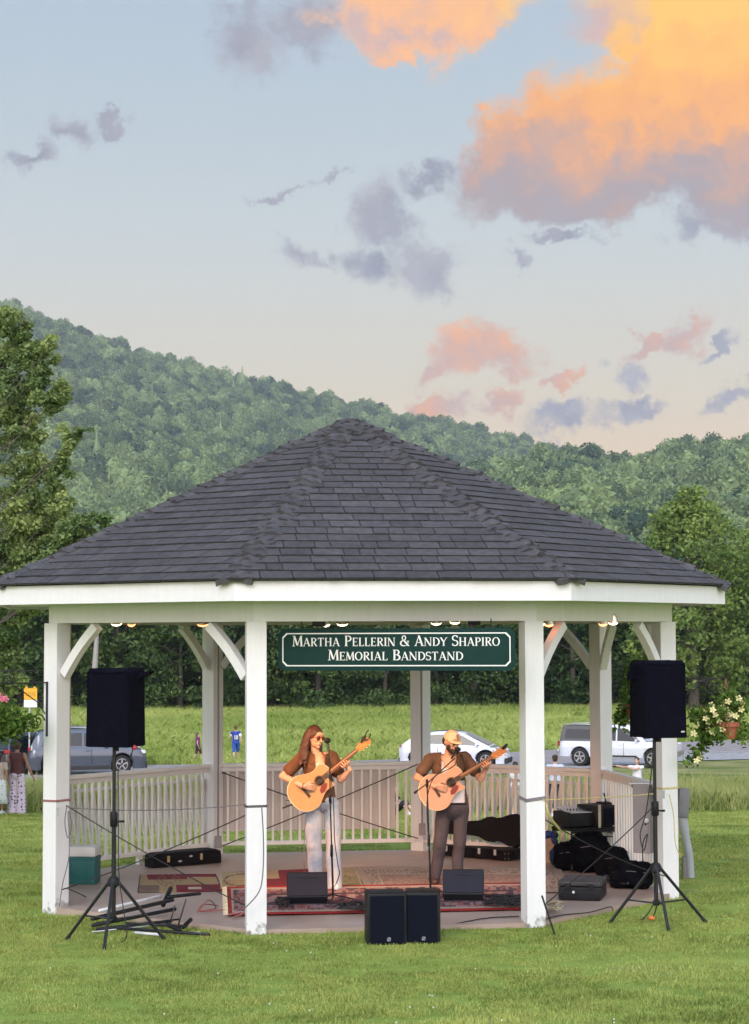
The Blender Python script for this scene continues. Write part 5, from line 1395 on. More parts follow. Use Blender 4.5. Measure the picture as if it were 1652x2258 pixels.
# grey cabinet and tray inside the right corner
r = empty('power_cabinet', at(1421, 1880, 21.75), R_(-28), 'grey metal power cabinet hung inside the right corner railing', 'power cabinet')
gm_ = mat('grey_cabinet', (.30, .27, .27), .55, var=.08)
h_ = 148/FPX*21.75
mb = MB(); mb.bbox((0, 0, h_/2), (.20, .16, h_), .01); mb.build('body', gm_, r)
mb = MB(); mb.bbox((0, -.083, h_/2), (.16, .01, h_-.08), .004); d_ = mb.build('door', gm_, r)
mb = MB(); mb.bbox((.05, -.094, h_*.45), (.015, .016, .05), .003); mb.build('latch', blk, d_)
mb = MB(); mb.ball((.065, -.10, h_*.48), (.03, .02, .03), 2); mb.build('white_socket', mat('tag_white', (.7, .7, .7), .5), r, True)
q = at(1416, 1733, 21.9); r = empty('shelf_tray', q, R_(-20), 'white tray with dark underside resting on the right railing', 'tray')
mb = MB(); mb.bbox((0, 0, .03), (.26, .22, .018), .006); mb.build('tray', mat('cooler_white', (.72, .70, .66), .5), r)
mb = MB(); mb.bbox((.01, 0, .0), (.22, .18, .03), .008); mb.build('tray_base', blk, r)
# pipe and hood outside the right corner post
q = onz(1523, 1935, gz(3.4, -1)); r = empty('utility_pipe', q, 0, 'grey utility pipe with hooded meter leaning outside the right corner post', 'utility pipe')
pg = mat('grey_pipe', (.38, .41, .43), .5, var=.06)
k_ = 20.9/FPX
mb = MB(); mb.tube([(0, 0, 0), (-.012, 0, .25), (-.085, 0, .68)], .048, 14); mb.build('pipe', pg, r, True)
mb = MB(); mb.tube([(-.060, 0, .52), (-.087, 0, .70)], .056, 14); mb.build('coupling', pg, r, True)
mb = MB(); mb.bbox((-.075, 0, .86), (.13, .16, .34), .03, Matrix.Rotation(R_(4), 3, 'Y')); mb.build('hood', mat('hood_grey', (.20, .20, .21), .5), r, True)
mb = MB(); mb.bbox((-.03, .02, .10), (.13, .10, .28), .02); mb.build('base_box', mat('base_grey', (.22, .21, .19), .7), r)
# small switch plates on posts
for (u, v, d, nm, lb) in ((127, 1790, dL1-.145, 'rope_cleat', 'small steel cleat on the left corner post'), (1464, 1752, dR1-.17, 'rope_cleat', 'small steel cleat on the right corner post')):
    q = MB(); q.bbox((0, 0, 0), (.022, .012, .085), .003); o = q.build(nm, mat('galv', (.35, .37, .36), .5, .4), None, recenter=False); o.location = at(u, v, d); tag(o, lb, 'cleat')
for (u, v, d, nm) in ((481, 1857, dL3-.17, 'socket_box'), (931, 1829, dB-.17, 'socket_box')):
    q = MB(); q.bbox((0, 0, 0), (.085, .05, .15), .008); o = q.build('socket_box', mat('box_grey', (.24, .22, .22), .6), band); o.location = at(u, v, d)
    q = MB(); q.tube([(0, 0, .07), (0, 0, 2.55)], .012, 8); c_ = q.build('conduit', mat('box_grey', (.24, .22, .22), .6), o)
# stake in the grass by the right front post
q = ong(1224, 2062); mb = MB(); mb.tube([q, q+Vector((-.115, .05, .36))], .010, 6); tag(mb.build('iron_stake', blk2, None, True), 'thin black iron stake leaning beside the right front post', 'stake')

# stage lamps hung inside the beams
glowW = mat('lamp_glow_white', (1.0, .80, .50), .4, emit=3.2, var=.02); glowO = mat('lamp_glow_orange', (1.0, .22, .08), .4, emit=4.5, var=.05)
for m_ in (glowW, glowO): m_.cycles.emission_sampling = 'NONE'
canm = mat('lamp_can', (.02, .02, .02), .4, .4)
def lamp(u, v, d, kind, r_, label):
    q = at(u, v, d); root = empty('stage_lamp', q, 0, label, 'stage lamp', 'lamps hung inside the beams')
    mb = MB(); mb.tube([(0, 0, .05), (0, .02, .15)], .018, 8); mb.build('socket', canm, root, True)
    if kind == 'can':
        mb = MB(); mb.bbox((0, 0, .03), (.13, .12, .11), .012); mb.build('can', canm, root, True); return
    M = Matrix.Rotation(R_(25), 3, 'X')
    mb = MB(); mb.lathe([(.02, .08), (.035, .055), (r_*.9, .01), (r_, 0)], 18, M=M); mb.build('reflector', mat('lamp_reflector', (.6, .55, .5), .2, .8), root, True)
    mb = MB(); mb.lathe([(r_*.97, -.001), (r_*.8, -.022), (r_*.4, -.034), (.001, -.038)], 18, M=M); mb.build('bulb_face', glowW if kind == 'w' else glowO, root, True)
lamps = [(257, 1372, 20.1, 'w', .062, 'white bulb lamp under the left beam, nearer the corner post'), (290, 1374, 20.0, 'o', .045, 'orange bulb lamp under the left beam beside the white one'), (447, 1373, 19.5, 'o', .062, 'orange bulb lamp left of the left front post'),
         (704, 1376, 19.1, 'can', .05, 'square black lamp above the left end of the green sign'), (718, 1374, 19.2, 'w', .05, 'white bulb lamp beside the square black lamp above the sign'), (755, 1372, 19.3, 'w', .062, 'white bulb lamp above the word Pellerin'),
         (962, 1370, 19.3, 'w', .060, 'white bulb lamp above the word Andy'), (1003, 1368, 19.4, 'w', .058, 'white bulb lamp above the word Shapiro'), (1045, 1373, 19.3, 'can', .05, 'square black lamp above the right end of the green sign'),
         (1197, 1372, 19.5, 'w', .035, 'small white bulb lamp touching the right front post'), (1211, 1374, 19.5, 'o', .052, 'orange bulb lamp just right of the right front post'), (1330, 1373, 20.3, 'o', .052, 'orange bulb lamp before the right rear post'), (1352, 1370, 20.4, 'w', .058, 'white bulb lamp right of the right rear post')]
for a in lamps: lamp(*a)
def spot(u, v, d, tgt, e, col, size=58):
    l = bpy.data.lights.new('stage_light', 'SPOT'); l.energy = e; l.color = col; l.spot_size = R_(size); l.spot_blend = .7; l.shadow_soft_size = .06
    o = bpy.data.objects.new('stage_light', l); C.objects.link(o); q = at(u, v, d) + Vector((0, .35, -.10)); o.location = q
    o.rotation_euler = (q-Vector(tgt)).to_track_quat('Z', 'Y').to_euler(); return o
spot(290, 1374, 20.0, (-.3, -.5, 1.0), SPOT_E*1.0, (1, .36, .12)); spot(447, 1373, 19.5, (0, -.5, 1.0), SPOT_E*1.1, (1, .42, .16))
spot(755, 1374, 19.3, (.1, -.4, .8), SPOT_E*.55, (1, .74, .45)); spot(962, 1372, 19.3, (.4, -.4, .8), SPOT_E*.5, (1, .74, .48)); spot(1211, 1374, 19.5, (.8, -.3, 1.0), SPOT_E*.35, (1, .50, .30)); spot(1330, 1373, 20.3, (1.0, 0, .6), SPOT_E*.25, (1, .55, .35))

# hanging flower baskets
iron = mat('wrought_iron', (.035, .035, .035), .5, .5); terra = mat('terracotta_pot', (.36, .11, .06), .7, var=.12)
bl = leafmat('basket_leaves', (.035, .095, .012), (.22, .34, .06), rnd=.2, trans=.3, scale=3)
def spiral(c, r0, turns, x, z, a0=0, s=1):
    return [c + x*(r0*(1-i/40*.85)*math.cos(a0+s*2*PI*turns*i/40)) + z*(r0*(1-i/40*.85)*math.sin(a0+s*2*PI*turns*i/40)) for i in range(41)]
def basket(post, arm, zb, label, cat, trail, flowers, n=900, seed=1, H=.22, lean=0.0):
    v = vtx(post); o = v.normalized(); st = v + o*(PW*.5+.012)
    root = empty('plant_bracket', st + Vector((0, 0, zb-.5)), 0, label[0], 'bracket', 'scrolled iron brackets on the posts'); Z = Vector((0, 0, 1))
    mb = MB(); mb.box(Vector((0, 0, .23)), (.02, .02, .56), Matrix.Rotation(math.atan2(o.y, o.x), 3, 'Z')); mb.build('wall_bar', iron, root)
    mb = MB(); mb.tube([Z*.5, Z*.5+o*arm], .008, 6); mb.build('arm', iron, root, True)
    mb = MB(); mb.tube([Z*.18 + o*.02, Z*.3+o*.10, Z*.44+o*.30, Z*.49+o*.38], .006, 6); mb.build('stay', iron, root, True)
    mb = MB(); mb.tube(spiral(Z*.40+o*(arm*.74), .085, 1.6, o, Z, PI/2, 1), .007, 5); mb.tube(spiral(Z*.11+o*.10, .075, 1.6, o, Z, PI, -1), .007, 5); mb.build('scroll', iron, root, True)
    p = st + o*arm; pz = zb-.64; rg = np.random.default_rng(seed)
    pr = empty('hanging_pot', (p.x, p.y, pz), 0, label[1], cat, None)
    mb = MB(); mb.lathe([(.095, 0), (.10, .005), (.128, .13), (.150, .13), (.153, .18), (.14, .182), (.13, .15), (.01, .15)], 22); mb.build('pot', terra, pr, True)
    mb = MB()
    for k in range(3):
        a = k*2*PI/3+.4; mb.tube([(math.cos(a)*.14, math.sin(a)*.14, .17), (0, 0, .62)], .004, 4)
    mb.tube([(0, 0, .60), (0, 0, .645)], .006, 4); mb.build('hanger', mat('pot_hanger', (.25, .13, .08), .7), pr, True)
    # foliage: mound plus trailing stems
    P_ = []; cen = [(rg.normal(0, .09)+lean*.1, rg.normal(0, .09), .20+rg.uniform(0, H)) for _ in range(22)]
    for tx, ty, tz in trail: cen += [(tx*k/6*1.0, ty*k/6, .2+(tz-.2)*(k/6)**1.6) for k in range(1, 8)]
    cen = np.array(cen); idx = rg.integers(0, len(cen), n); P_ = cen[idx] + rg.normal(0, .05, (n, 3))
    V_, F_ = leaves(P_, .065, rg, up=.4, asp=.6); me = npmesh('foliage', V_, F_, bl, np.clip(rg.normal(.5, .28, n), 0, 1))
    fo = bpy.data.objects.new('foliage', me); C.objects.link(fo); fo.parent = pr
    mb = MB()
    for tx, ty, tz in trail: mb.tube([(tx*k/6, ty*k/6, .2+(tz-.2)*(k/6)**1.6) for k in range(7)], .004, 4)
    if trail: mb.build('stem', mat('green_stem', (.06, .12, .03), .7), pr, True)
    for (c_, m_, cnt, area) in flowers:
        for k in range(cnt):
            q = cen[rg.integers(0, len(cen))] if area is None else np.array(area)
            q = q + rg.normal(0, .05, 3) + np.array([0, -.05, .015]); mb = MB(); d = Vector((rg.normal(0, .4), -1, rg.normal(.2, .4))).normalized()
            M = d.to_track_quat('Z', 'Y').to_matrix()
            for a in range(5):
                th = a*2*PI/5; mb.add([Vector(q) + M @ Vector(w) for w in ((0, 0, 0), (.028*math.cos(th-.5), .028*math.sin(th-.5), .008), (.042*math.cos(th), .042*math.sin(th), .002), (.028*math.cos(th+.5), .028*math.sin(th+.5), .008))], [(0, 1, 2, 3)])
            mb.ball(Vector(q)+d*.006, .006, 1); mb.build('flower', m_, pr)
    return pr
yel = mat('yellow_petals', (.88, .80, .42), .6, var=.15, scale=30); pink = mat('pink_petals', (.75, .20, .28), .6, var=.25, scale=30); peach = mat('peach_petals', (.85, .52, .28), .6, var=.2, scale=30)
basket('L1', .72, 2.285, ('black scrolled bracket on the left corner post', 'terracotta hanging pot of green leaves and pink flowers at the left picture edge'), 'hanging plant', [(.36, -.02, .22), (.42, .05, .26), (.26, 0, .14), (.40, -.05, .20), (-.3, 0, .3), (.30, 0, .28)], [(None, pink, 16, (.20, -.12, .46))], 2600, 2, H=.20, lean=1.2)
basket('M1', .74, 2.36, ('thin bracket behind the left corner post', 'hanging pot half hidden behind the left corner post'), 'hanging plant', [], [], 260, 4, H=.08)
basket('R1', .55, 2.285, ('black scrolled bracket reaching right from the right corner post', 'terracotta hanging pot with trailing yellow flowers at right'), 'hanging plant', [(-.30, 0, .26), (-.30, 0, -.14), (-.24, .03, .1), (.18, 0, .05), (-.12, -.08, .05)], [(None, yel, 44, None), (None, peach, 4, None)], 2600, 6, H=.30)
basket('R3', .42, 2.37, ('thin bracket beside the right rear post', 'terracotta hanging pot of leafy plants left of the right covered speaker'), 'hanging plant', [(-.16, 0, .0)], [(None, mat('pale_petals', (.6, .65, .4), .6), 6, None)], 1600, 9, H=.46)
# ------------------------------------------------------------------ people
skin = mat('skin', (.58, .33, .23), .5, var=.08, scale=9, spec=.35)
skin2 = mat('skin_pale', (.62, .40, .30), .5, var=.08, scale=9, spec=.35)
skinb = mat('skin_brown', (.30, .16, .10), .5, var=.08, scale=9)
hairR = mat('auburn_hair', (.075, .030, .020), .45, scale=14, var=.45, sc3=(4, 4, .6), bump=.6, bscale=40)
hairD = mat('dark_hair', (.040, .022, .013), .5, scale=14, var=.4, sc3=(4, 4, .6), bump=.6, bscale=40)
hairB = mat('brown_hair', (.10, .055, .03), .5, scale=14, var=.4, bump=.4)
def V3(p): return Vector(p)
def head_parts(hc, yaw, pitch, s, tilt=0.0):
    return Matrix.Translation(hc) @ Matrix.Rotation(yaw, 4, 'Z') @ Matrix.Rotation(tilt, 4, 'Y') @ Matrix.Rotation(pitch, 4, 'X') @ Matrix.Scale(s, 4)
def hand(mb, w, d, n, sd, s=1.0, curl=(35, 45, 30), thumb=1, spread=.35, thick=.0105):
    """palm + five fingers. w wrist, d direction of the hand, n palm normal (fingers bend to it), sd thumb side"""
    w, d, n, sd = Vector(w), Vector(d).normalized(), Vector(n).normalized(), Vector(sd).normalized()
    pc = w + d*.048*s
    for k in (-1.5, -.5, .5, 1.5): mb.cap(w + d*.01*s + sd*(k*.010*s), w + d*.085*s + sd*(k*.019*s), .0135*s, .0125*s, 8)
    lens = {1.5: .90, .5: 1.03, -.5: .97, -1.5: .76}
    for k, L in lens.items():
        p = w + d*.088*s + sd*(k*.0195*s); a = 0; dd = d + sd*(k*.09*spread)
        dd.normalize()
        for sl, cv_, r in zip((.042, .027, .022), curl, (1, .92, .84)):
            a += R_(cv_); q = p + (dd*math.cos(a) + n*math.sin(a))*(sl*L*s); mb.cap(p, q, thick*r*s, thick*r*.94*s, 8); p = q
    p = w + d*.022*s + sd*.024*s; q = p + (d*.55 + sd*.75 + n*.35).normalized()*.042*s; mb.cap(p, q, .0145*s, .0125*s, 8)
    r = q + (d*.85 + sd*.25 + n*.5).normalized()*.032*s; mb.cap(q, r, .0125*s, .0105*s, 8); e = r + (d*.95 + n*.4).normalized()*.024*s; mb.cap(r, e, .0105*s, .009*s, 8)
def face(mb, M, s, ears=True, beard=False):
    def B(c, r, sub=2): mb.ball(M @ Vector(c), [x*s for x in r], sub, M.to_3x3().normalized())
    B((0, .012, .02), (.074, .090, .098), 3); B((0, -.018, -.045), (.056, .068, .060), 3); B((0, -.062, -.085), (.026, .022, .020))
    B((0, -.072, .048), (.052, .018, .030)); B((-.036, -.060, -.012), (.022, .022, .022)); B((.036, -.060, -.012), (.022, .022, .022))
    mb.cap(M @ Vector((0, -.083, .020)), M @ Vector((0, -.106, -.020)), .0085*s, .0125*s, 8)
    for x in (-.011, .011): B((x, -.094, -.024), (.009, .010, .008), 1)
    B((0, -.086, -.048), (.024, .010, .006)); B((0, -.084, -.060), (.021, .010, .007))
    if ears:
        for x in (-1, 1): B((x*.075, .014, .0), (.010, .020, .032))
def body_mesh(J, s, hM, hands, female=False, ears=True):
    mb = MB(); face(mb, hM, s, ears)
    sh = (J['sL']+J['sR'])/2; hp = (J['hL']+J['hR'])/2; nk = sh + Vector((0, .0, .035*s))
    mb.limb([nk - Vector((0, 0, .05*s)), hM @ Vector((0, .018, -.045))], [.054*s, .049*s], 14)
    ax = (J['sR']-J['sL']).normalized(); hw = (J['sR']-J['sL']).length/2
    Mx = frame((0, 0, 0), ax, (0, 0, 1)).to_3x3()   # columns x, z->y, third
    def E(c, rx, ry, rz_): mb.ball(c, (rx*s, rz_*s, ry*s), 3, Mx)
    E(sh.lerp(hp, .18), hw/s*.88, .115, .17); E(sh.lerp(hp, .45), hw/s*.76, .10, .16); E(sh.lerp(hp, .72), hw/s*(.74 if not female else .78), .10, .15); E(hp + Vector((0, 0, .01*s)), hw/s*.66, .085, .10)
    mb.limb([J['sL'].lerp(J['sR'], .06), J['sL'].lerp(J['sR'], .94)], [.062*s, .062*s], 12)
    mb.cap(nk - Vector((0, 0, .02*s)), J['sL'] + Vector((0, 0, -.01)), .052*s, .055*s); mb.cap(nk - Vector((0, 0, .02*s)), J['sR'] + Vector((0, 0, -.01)), .052*s, .055*s)
    for k in 'LR':
        a, b, c = J['s'+k], J['e'+k], J['w'+k]
        mb.limb([a, a.lerp(b, .45), b], [.056*s, .047*s, .040*s]); mb.limb([b, b.lerp(c, .3), c], [.041*s, .042*s, .026*s])
        a, b, c = J['h'+k], J['k'+k], J['a'+k]
        mb.limb([a, a.lerp(b, .4), b], [.070*s, .068*s, .052*s]); mb.limb([b, b.lerp(c, .3), c], [.054*s, .057*s, .036*s])
        f = J['f'+k]; mb.cap(c + Vector((0, 0, -.03*s)), f, .038*s, .030*s); mb.cap(c + (c-f).normalized()*.03*s + Vector((0, 0, -.045*s)), f, .030*s, .028*s)
    for hsp in hands: hand(mb, *hsp[0], **hsp[1])
    return mb
def shirt_mesh(J, s, grow, sleeve, hem, flare=0.0):
    mb = MB(); sh = (J['sL']+J['sR'])/2; hp = (J['hL']+J['hR'])/2; ax = (J['sR']-J['sL']).normalized(); hw = (J['sR']-J['sL']).length/2
    Mx = frame((0, 0, 0), ax, (0, 0, 1)).to_3x3(); g_ = grow
    def E(c, rx, ry, rz_): mb.ball(c, (rx*s, rz_*s, ry*s), 3, Mx)
    E(sh.lerp(hp, .18), hw/s*.84+g_, .118+g_, .19); E(sh.lerp(hp, .45), hw/s*.78+g_, .108+g_, .19)
    n = 11
    for i in range(n):
        t = .5 + (hem-.5)*i/(n-1); E(sh.lerp(hp, t), hw/s*.79+g_+flare*i/(n-1), .108+g_+flare*.6*i/(n-1), .09)
    mb.limb([J['sL'].lerp(J['sR'], .05)+Vector((0, 0, .004)), J['sL'].lerp(J['sR'], .95)+Vector((0, 0, .004))], [(.062+g_)*s]*2, 12)
    nk = sh + Vector((0, 0, .03*s))
    for k in 'LR':
        mb.cap(nk - Vector((0, 0, .03*s)), J['s'+k], (.050+g_)*s, (.056+g_)*s)
        a, b = J['s'+k], J['s'+k].lerp(J['e'+k], min(sleeve, 1)); mb.limb([a, b], [(.055+g_*.8)*s, (.050+g_*1.4)*s], 14)
        if sleeve > 1: mb.limb([J['e'+k], J['e'+k].lerp(J['w'+k], sleeve-1)], [(.043+g_)*s, (.034+g_)*s])
    return mb, sh, hp
def trousers_mesh(J, s, rh, rk, ra, top=.05, end=1.0):
    mb = MB(); hp = (J['hL']+J['hR'])/2; ax = (J['hR']-J['hL']).normalized(); hw = (J['sR']-J['sL']).length/2
    Mx = frame((0, 0, 0), (ax.x, ax.y, 0), (0, 0, 1)).to_3x3()
    mb.ball(hp + Vector((0, 0, top*.3)), ((hw*.84+.018*s), .13*s, .138*s), 3, Mx); mb.ball(hp + Vector((0, 0, top)), ((hw*.80+.014*s), .10*s, .124*s), 3, Mx)
    for k in 'LR':
        a, b, c = J['h'+k], J['k'+k], J['a'+k]; e = b.lerp(c, end)
        mb.limb([a + Vector((0, 0, -.02*s)), a.lerp(b, .5), b], [rh*s, (rh*.55+rk*.45)*s, rk*s], 14); mb.limb([b, e], [rk*s, ra*s], 14)
    return mb
def shoe(c, f, s, m, parent, lift=0.0):
    mb = MB(); d = (f-c); d.z = 0; d.normalize(); M = frame((0, 0, 0), d, (0, 0, 1)); M3 = M.to_3x3(); z0 = min(c.z, f.z)-.04*s
    heel = Vector((c.x, c.y, 0))-d*.055*s; toe = Vector((f.x, f.y, 0)) + d*.02*s; zz = max(.038*s, f.z)
    mb.cap(heel + Vector((0, 0, zz+.01*s)), toe + Vector((0, 0, zz)), .045*s, .040*s, 12); mb.cap(Vector((c.x, c.y, zz+.05*s)), heel.lerp(toe, .35)+Vector((0, 0, zz+.02*s)), .045*s, .044*s, 12)
    o = remesh(mb, 'shoe', m, parent, vox=.009*max(s, .8), sm=3); return o
white_shoe = mat('white_shoe', (.65, .65, .66), .5); dark_shoe = mat('dark_brown_shoe', (.05, .025, .02), .5)

# ---- guitar
def acoustic(loc, ang, topm, label, tp_scale=1.0, yaw=0.0, dark=(.10, .04, .02), flip=False):
    """local: x along the neck, y across, z out of the top towards the listener"""
    ax = Vector((math.cos(ang)*math.cos(yaw), math.sin(yaw), math.sin(ang)*math.cos(yaw))); y_ = Vector((-math.sin(ang), 0, math.cos(ang)))
    Mg = frame((0, 0, 0), ax, y_)
    root = empty('acoustic_guitar', loc, 0, label, 'guitar')
    up_ = [(-.385, .03), (-.372, .09), (-.335, .150), (-.28, .190), (-.21, .208), (-.15, .198), (-.09, .165), (-.03, .136), (.02, .128), (.07, .138), (.11, .140), (.145, .118), (.160, .075), (.162, .028)]
    lo_ = [(.100, -.026), (.088, -.045), (.090, -.075), (.102, -.105), (.098, -.128), (.07, -.138), (.02, -.130), (-.03, -.136), (-.09, -.165), (-.15, -.198), (-.21, -.208), (-.28, -.190), (-.335, -.150), (-.372, -.09), (-.385, -.03)]
    ctrl = up_ + lo_
    poly = []
    L = len(ctrl)
    for i in range(L):
        p0, p1, p2, p3 = [np.array(ctrl[(i+k-1) % L]) for k in range(4)]
        for t in (0, .33, .66):
            poly.append(tuple(.5*((2*p1)+(p2-p0)*t+(2*p0-5*p1+4*p2-p3)*t*t+(3*p1-p0-3*p2+p3)*t**3)))
    poly = poly[::-1] if False else poly
    sg = 1 if (Mg.to_3x3() @ Vector((0, 0, 1))).y < 0 else -1
    def T(z=0): return Mg @ Matrix.Translation((0, 0, z*sg))
    def pr(mb, pl, z0, t, col=None):
        vs = [Mg @ Vector((x, y, sg*z0)) for x, y in pl] + [Mg @ Vector((x, y, sg*(z0+t))) for x, y in pl]; n = len(pl)
        mb.add(vs, [tuple(range(n)), tuple(range(2*n-1, n-1, -1))] + [(i, n+i, n+(i+1) % n, (i+1) % n) for i in range(n)], col)
    mb = MB(); pr(mb, poly, -.10, .098); body = mb.build('body', mat('guitar_sides', dark, .3, coat=.6), root)
    mb = MB(); pr(mb, [(x*.985, y*.985) for x, y in poly], -.002, .005); mb.build('soundboard', topm, root)
    mb = MB(); n = len(poly); ring0 = [Mg @ Vector((x, y, sg*.002)) for x, y in poly]; ring1 = [Mg @ Vector((x*.975, y*.975, sg*.0042)) for x, y in poly]
    mb.add(ring0+ring1, [(i, (i+1) % n, n+(i+1) % n, n+i) for i in range(n)]); mb.build('binding', mat('guitar_binding', (.70, .55, .35), .4), root)
    def disc(r0, r1, z, nm, m):
        mb = MB(); k = 28; a = [Mg @ Vector((r0*math.cos(2*PI*i/k), r0*math.sin(2*PI*i/k), sg*z)) for i in range(k)]; b = [Mg @ Vector((r1*math.cos(2*PI*i/k), r1*math.sin(2*PI*i/k), sg*z)) for i in range(k)]
        mb.add(a+b, [(i, (i+1) % k, k+(i+1) % k, k+i) for i in range(k)]); mb.build(nm, m, root)
    disc(0.0005, .050, .0050, 'soundhole', mat('soundhole_dark', (.012, .008, .006), .9)); disc(.052, .060, .0046, 'rosette', mat('rosette_brown', (.16, .07, .03), .5))
    rw = mat('rosewood', (.055, .026, .016), .5, scale=30)
    mb = MB(); pr(mb, [(-.02, -.055), (.03, -.052), (.05, -.075), (.02, -.10), (-.03, -.125), (-.075, -.115), (-.06, -.075)], .0044, .002); mb.build('pickguard', mat('pickguard_red', (.20, .035, .03), .3), root)
    mb = MB(); pr(mb, [(-.205, -.07), (-.175, -.06), (-.175, .06), (-.205, .07)], .0034, .009); mb.build('bridge', rw, root)
    mb = MB(); pr(mb, [(.055, -.027), (.52, -.0215), (.52, .0215), (.055, .027)], .006, .006); fb = mb.build('fretboard', rw, root)
    mb = MB(); mb.limb([Mg @ Vector((.14, 0, -sg*.005)), Mg @ Vector((.52, 0, -sg*.002))], [.026, .021], 10); nk_ = mb.build('neck', mat('guitar_neck', (.28, .13, .06), .4), root, True)
    x = .52
    ivory = mat('inlay_pearl', (.75, .70, .60), .3)
    for i in range(14):
        xf = .52 - (.52+.20)*(1-2**(-(i+1)/12)); mb = MB(); pr(mb, [(xf-.001, -.0225), (xf+.001, -.0225), (xf+.001, .0225), (xf-.001, .0225)], .012, .0012); mb.build('fret', silver, fb)
        if i in (2, 4, 6, 8, 11):
            xm = xf + .016; mb = MB(); pr(mb, [(xm-.010, 0), (xm, -.010), (xm+.010, 0), (xm, .010)], .0122, .0006); mb.build('inlay', ivory, fb)
    hs = [(.52, -.022), (.56, -.036), (.64, -.040), (.70, -.036), (.705, 0), (.70, .036), (.64, .040), (.56, .036), (.52, .022)]
    mb = MB(); pr(mb, hs, -.010, .016); h_ = mb.build('headstock', mat('headstock_orange', (.55, .22, .06), .35, coat=.4), root)
    for i in range(3):
        for s_ in (-1, 1):
            mb = MB(); c0 = Mg @ Vector((.575+i*.045, s_*.022, sg*.012)); c1 = Mg @ Vector((.575+i*.045, s_*.052, -sg*.004)); mb.cap(Mg @ Vector((.575+i*.045, s_*.022, 0)), c0, .005); mb.cap(Mg @ Vector((.575+i*.045, s_*.036, -sg*.004)), c1, .004, .009); mb.build('tuning_peg', mat('peg_gold', (.75, .62, .35), .3, .8), h_, True)
    for i in range(6):
        y = (i-2.5)*.0068; mb = MB(); mb.tube([Mg @ Vector((-.19, y*1.3, sg*.014)), Mg @ Vector((.52, y, sg*.0145))], .0006, 4); mb.build('string', silver, root)
    return root, Mg, sg
def gpoint(loc, Mg, sg, x, y, z): return Vector(loc) + (Mg.to_3x3() @ Vector((x, y, sg*z)))

# =========================== long haired guitarist
K1 = 21.35/FPX/4.880
W0 = onz(722.5, 1962, 0)            # centre line of the figure on the floor; image x0 = 900+600/3.225 ...
def w1(zx, zy, y=0.0): return Vector(((zx-511)*K1, y, (1990-zy)*K1*1.0))
woman_base = onz((900+511/3.225)/1.5133, 1961, 0)
root = empty('person', woman_base, 0, 'guitarist with long auburn hair and sunglasses in brown shirt and wide pale jeans', 'person')
J = {'sL': w1(335, 590, -.01), 'sR': w1(668, 560, .0), 'eL': w1(140, 765, -.06), 'wL': w1(372, 862, -.265), 'eR': w1(775, 800, -.10), 'wR': w1(872, 690, -.19),
     'hL': w1(472, 1080, .0), 'hR': w1(672, 1080, .01), 'kL': w1(478, 1520, -.04), 'kR': w1(694, 1530, -.02), 'aL': w1(508, 1905, .0), 'aR': w1(690, 1905, -.04), 'fL': w1(480, 1965, -.13), 'fR': w1(712, 1965, -.17)}
hM = head_parts(w1(497, 355, -.03), R_(42), R_(8), 1.0, R_(3))
ga = R_(39.5); gloc = w1(545, 805, -.215)
gr, Mg, sg = acoustic(woman_base + gloc, ga, mat('spruce_honey', (.47, .25, .105), .4, scale=3, sc3=(1, 1, 1), var=.10, coat=.3), 'honey blonde acoustic guitar played by the long haired guitarist')
gp = lambda x, y, z: gpoint(gloc, Mg, sg, x, y, z)
hands = [(((J['wL']), gp(-.06, -.045, .03)-J['wL'], (-.1, .9, -.5), (0.15, -.25, .95)), dict(s=1.0, curl=(30, 45, 25))) ]
mbB = body_mesh(J, 1.0, hM, hands, female=True)
def neck_hand(mb, x0, wrist, s=1.0, step=.026):
    """palm behind the neck, four fingers round the lower edge onto the strings, thumb behind"""
    pal = gp(x0+.03, -.050, -.030); mb.cap(wrist, pal, .027*s, .032*s); mb.cap(gp(x0-.012, -.040, -.028), gp(x0+.075, -.040, -.028), .022*s, .021*s)
    for k in range(4):
        x = x0 - .012 + k*step; r = .0098*s; L = (1, 1.08, 1.02, .85)[k]
        p0 = gp(x, -.046, -.018); p1 = gp(x+.002, -.062, .012+.006*(k % 2)); p2 = gp(x-.002, -.042-.01*(1-L), .040+.004*(k % 2)); p3 = gp(x-.006, -.014+.010*(k % 3), .020)
        mb.cap(p0, p1, r*1.1, r, 8); mb.cap(p1, p2, r, r*.95, 8); mb.cap(p2, p3, r*.93, r*.85, 8)
    mb.cap(gp(x0+.01, -.03, -.035), gp(x0+.025, .020, -.032), .012*s, .010*s, 8); mb.cap(gp(x0+.025, .020, -.032), gp(x0+.03, .036, -.020), .010*s, .009*s, 8)
neck_hand(mbB, .30, J['wR'])
remesh(mbB, 'body', skin, root, vox=.0055, sm=3)
sb, sh, hp = shirt_mesh(J, 1.0, .018, .62, 1.25, .015)
brownS = mat('brown_shirt', (.115, .048, .020), .85, scale=5, var=.3, bump=.35, bscale=14)
cx = sh.x+.045
for s_ in (-1, 1):   # collar flaps
    sb.cap((cx+s_*.055, -.085, sh.z+.045), (cx+s_*.085, -.135, sh.z-.045), .020, .012, 8)
remesh(sb, 'shirt', brownS, root, vox=.009, sm=3, thick=.006, noise_amp=.012, nscale=11,
       keep=lambda p: p.z > .93 + .02*math.sin(p.x*20) and not (p.y < .0 and abs(p.x-cx) < .058*(1-(sh.z+.06-p.z)*.9) + (0 if p.z > sh.z-.25 else -1)) and not (p.z > sh.z+.055 and abs(p.x-cx) < .085))
tb, _, _ = shirt_mesh(J, 1.0, .010, .12, .9)
remesh(tb, 'undershirt', mat('cream_top', (.72, .62, .50), .85, bump=.3), root, vox=.010, sm=3, keep=lambda p: p.z < sh.z-.045)
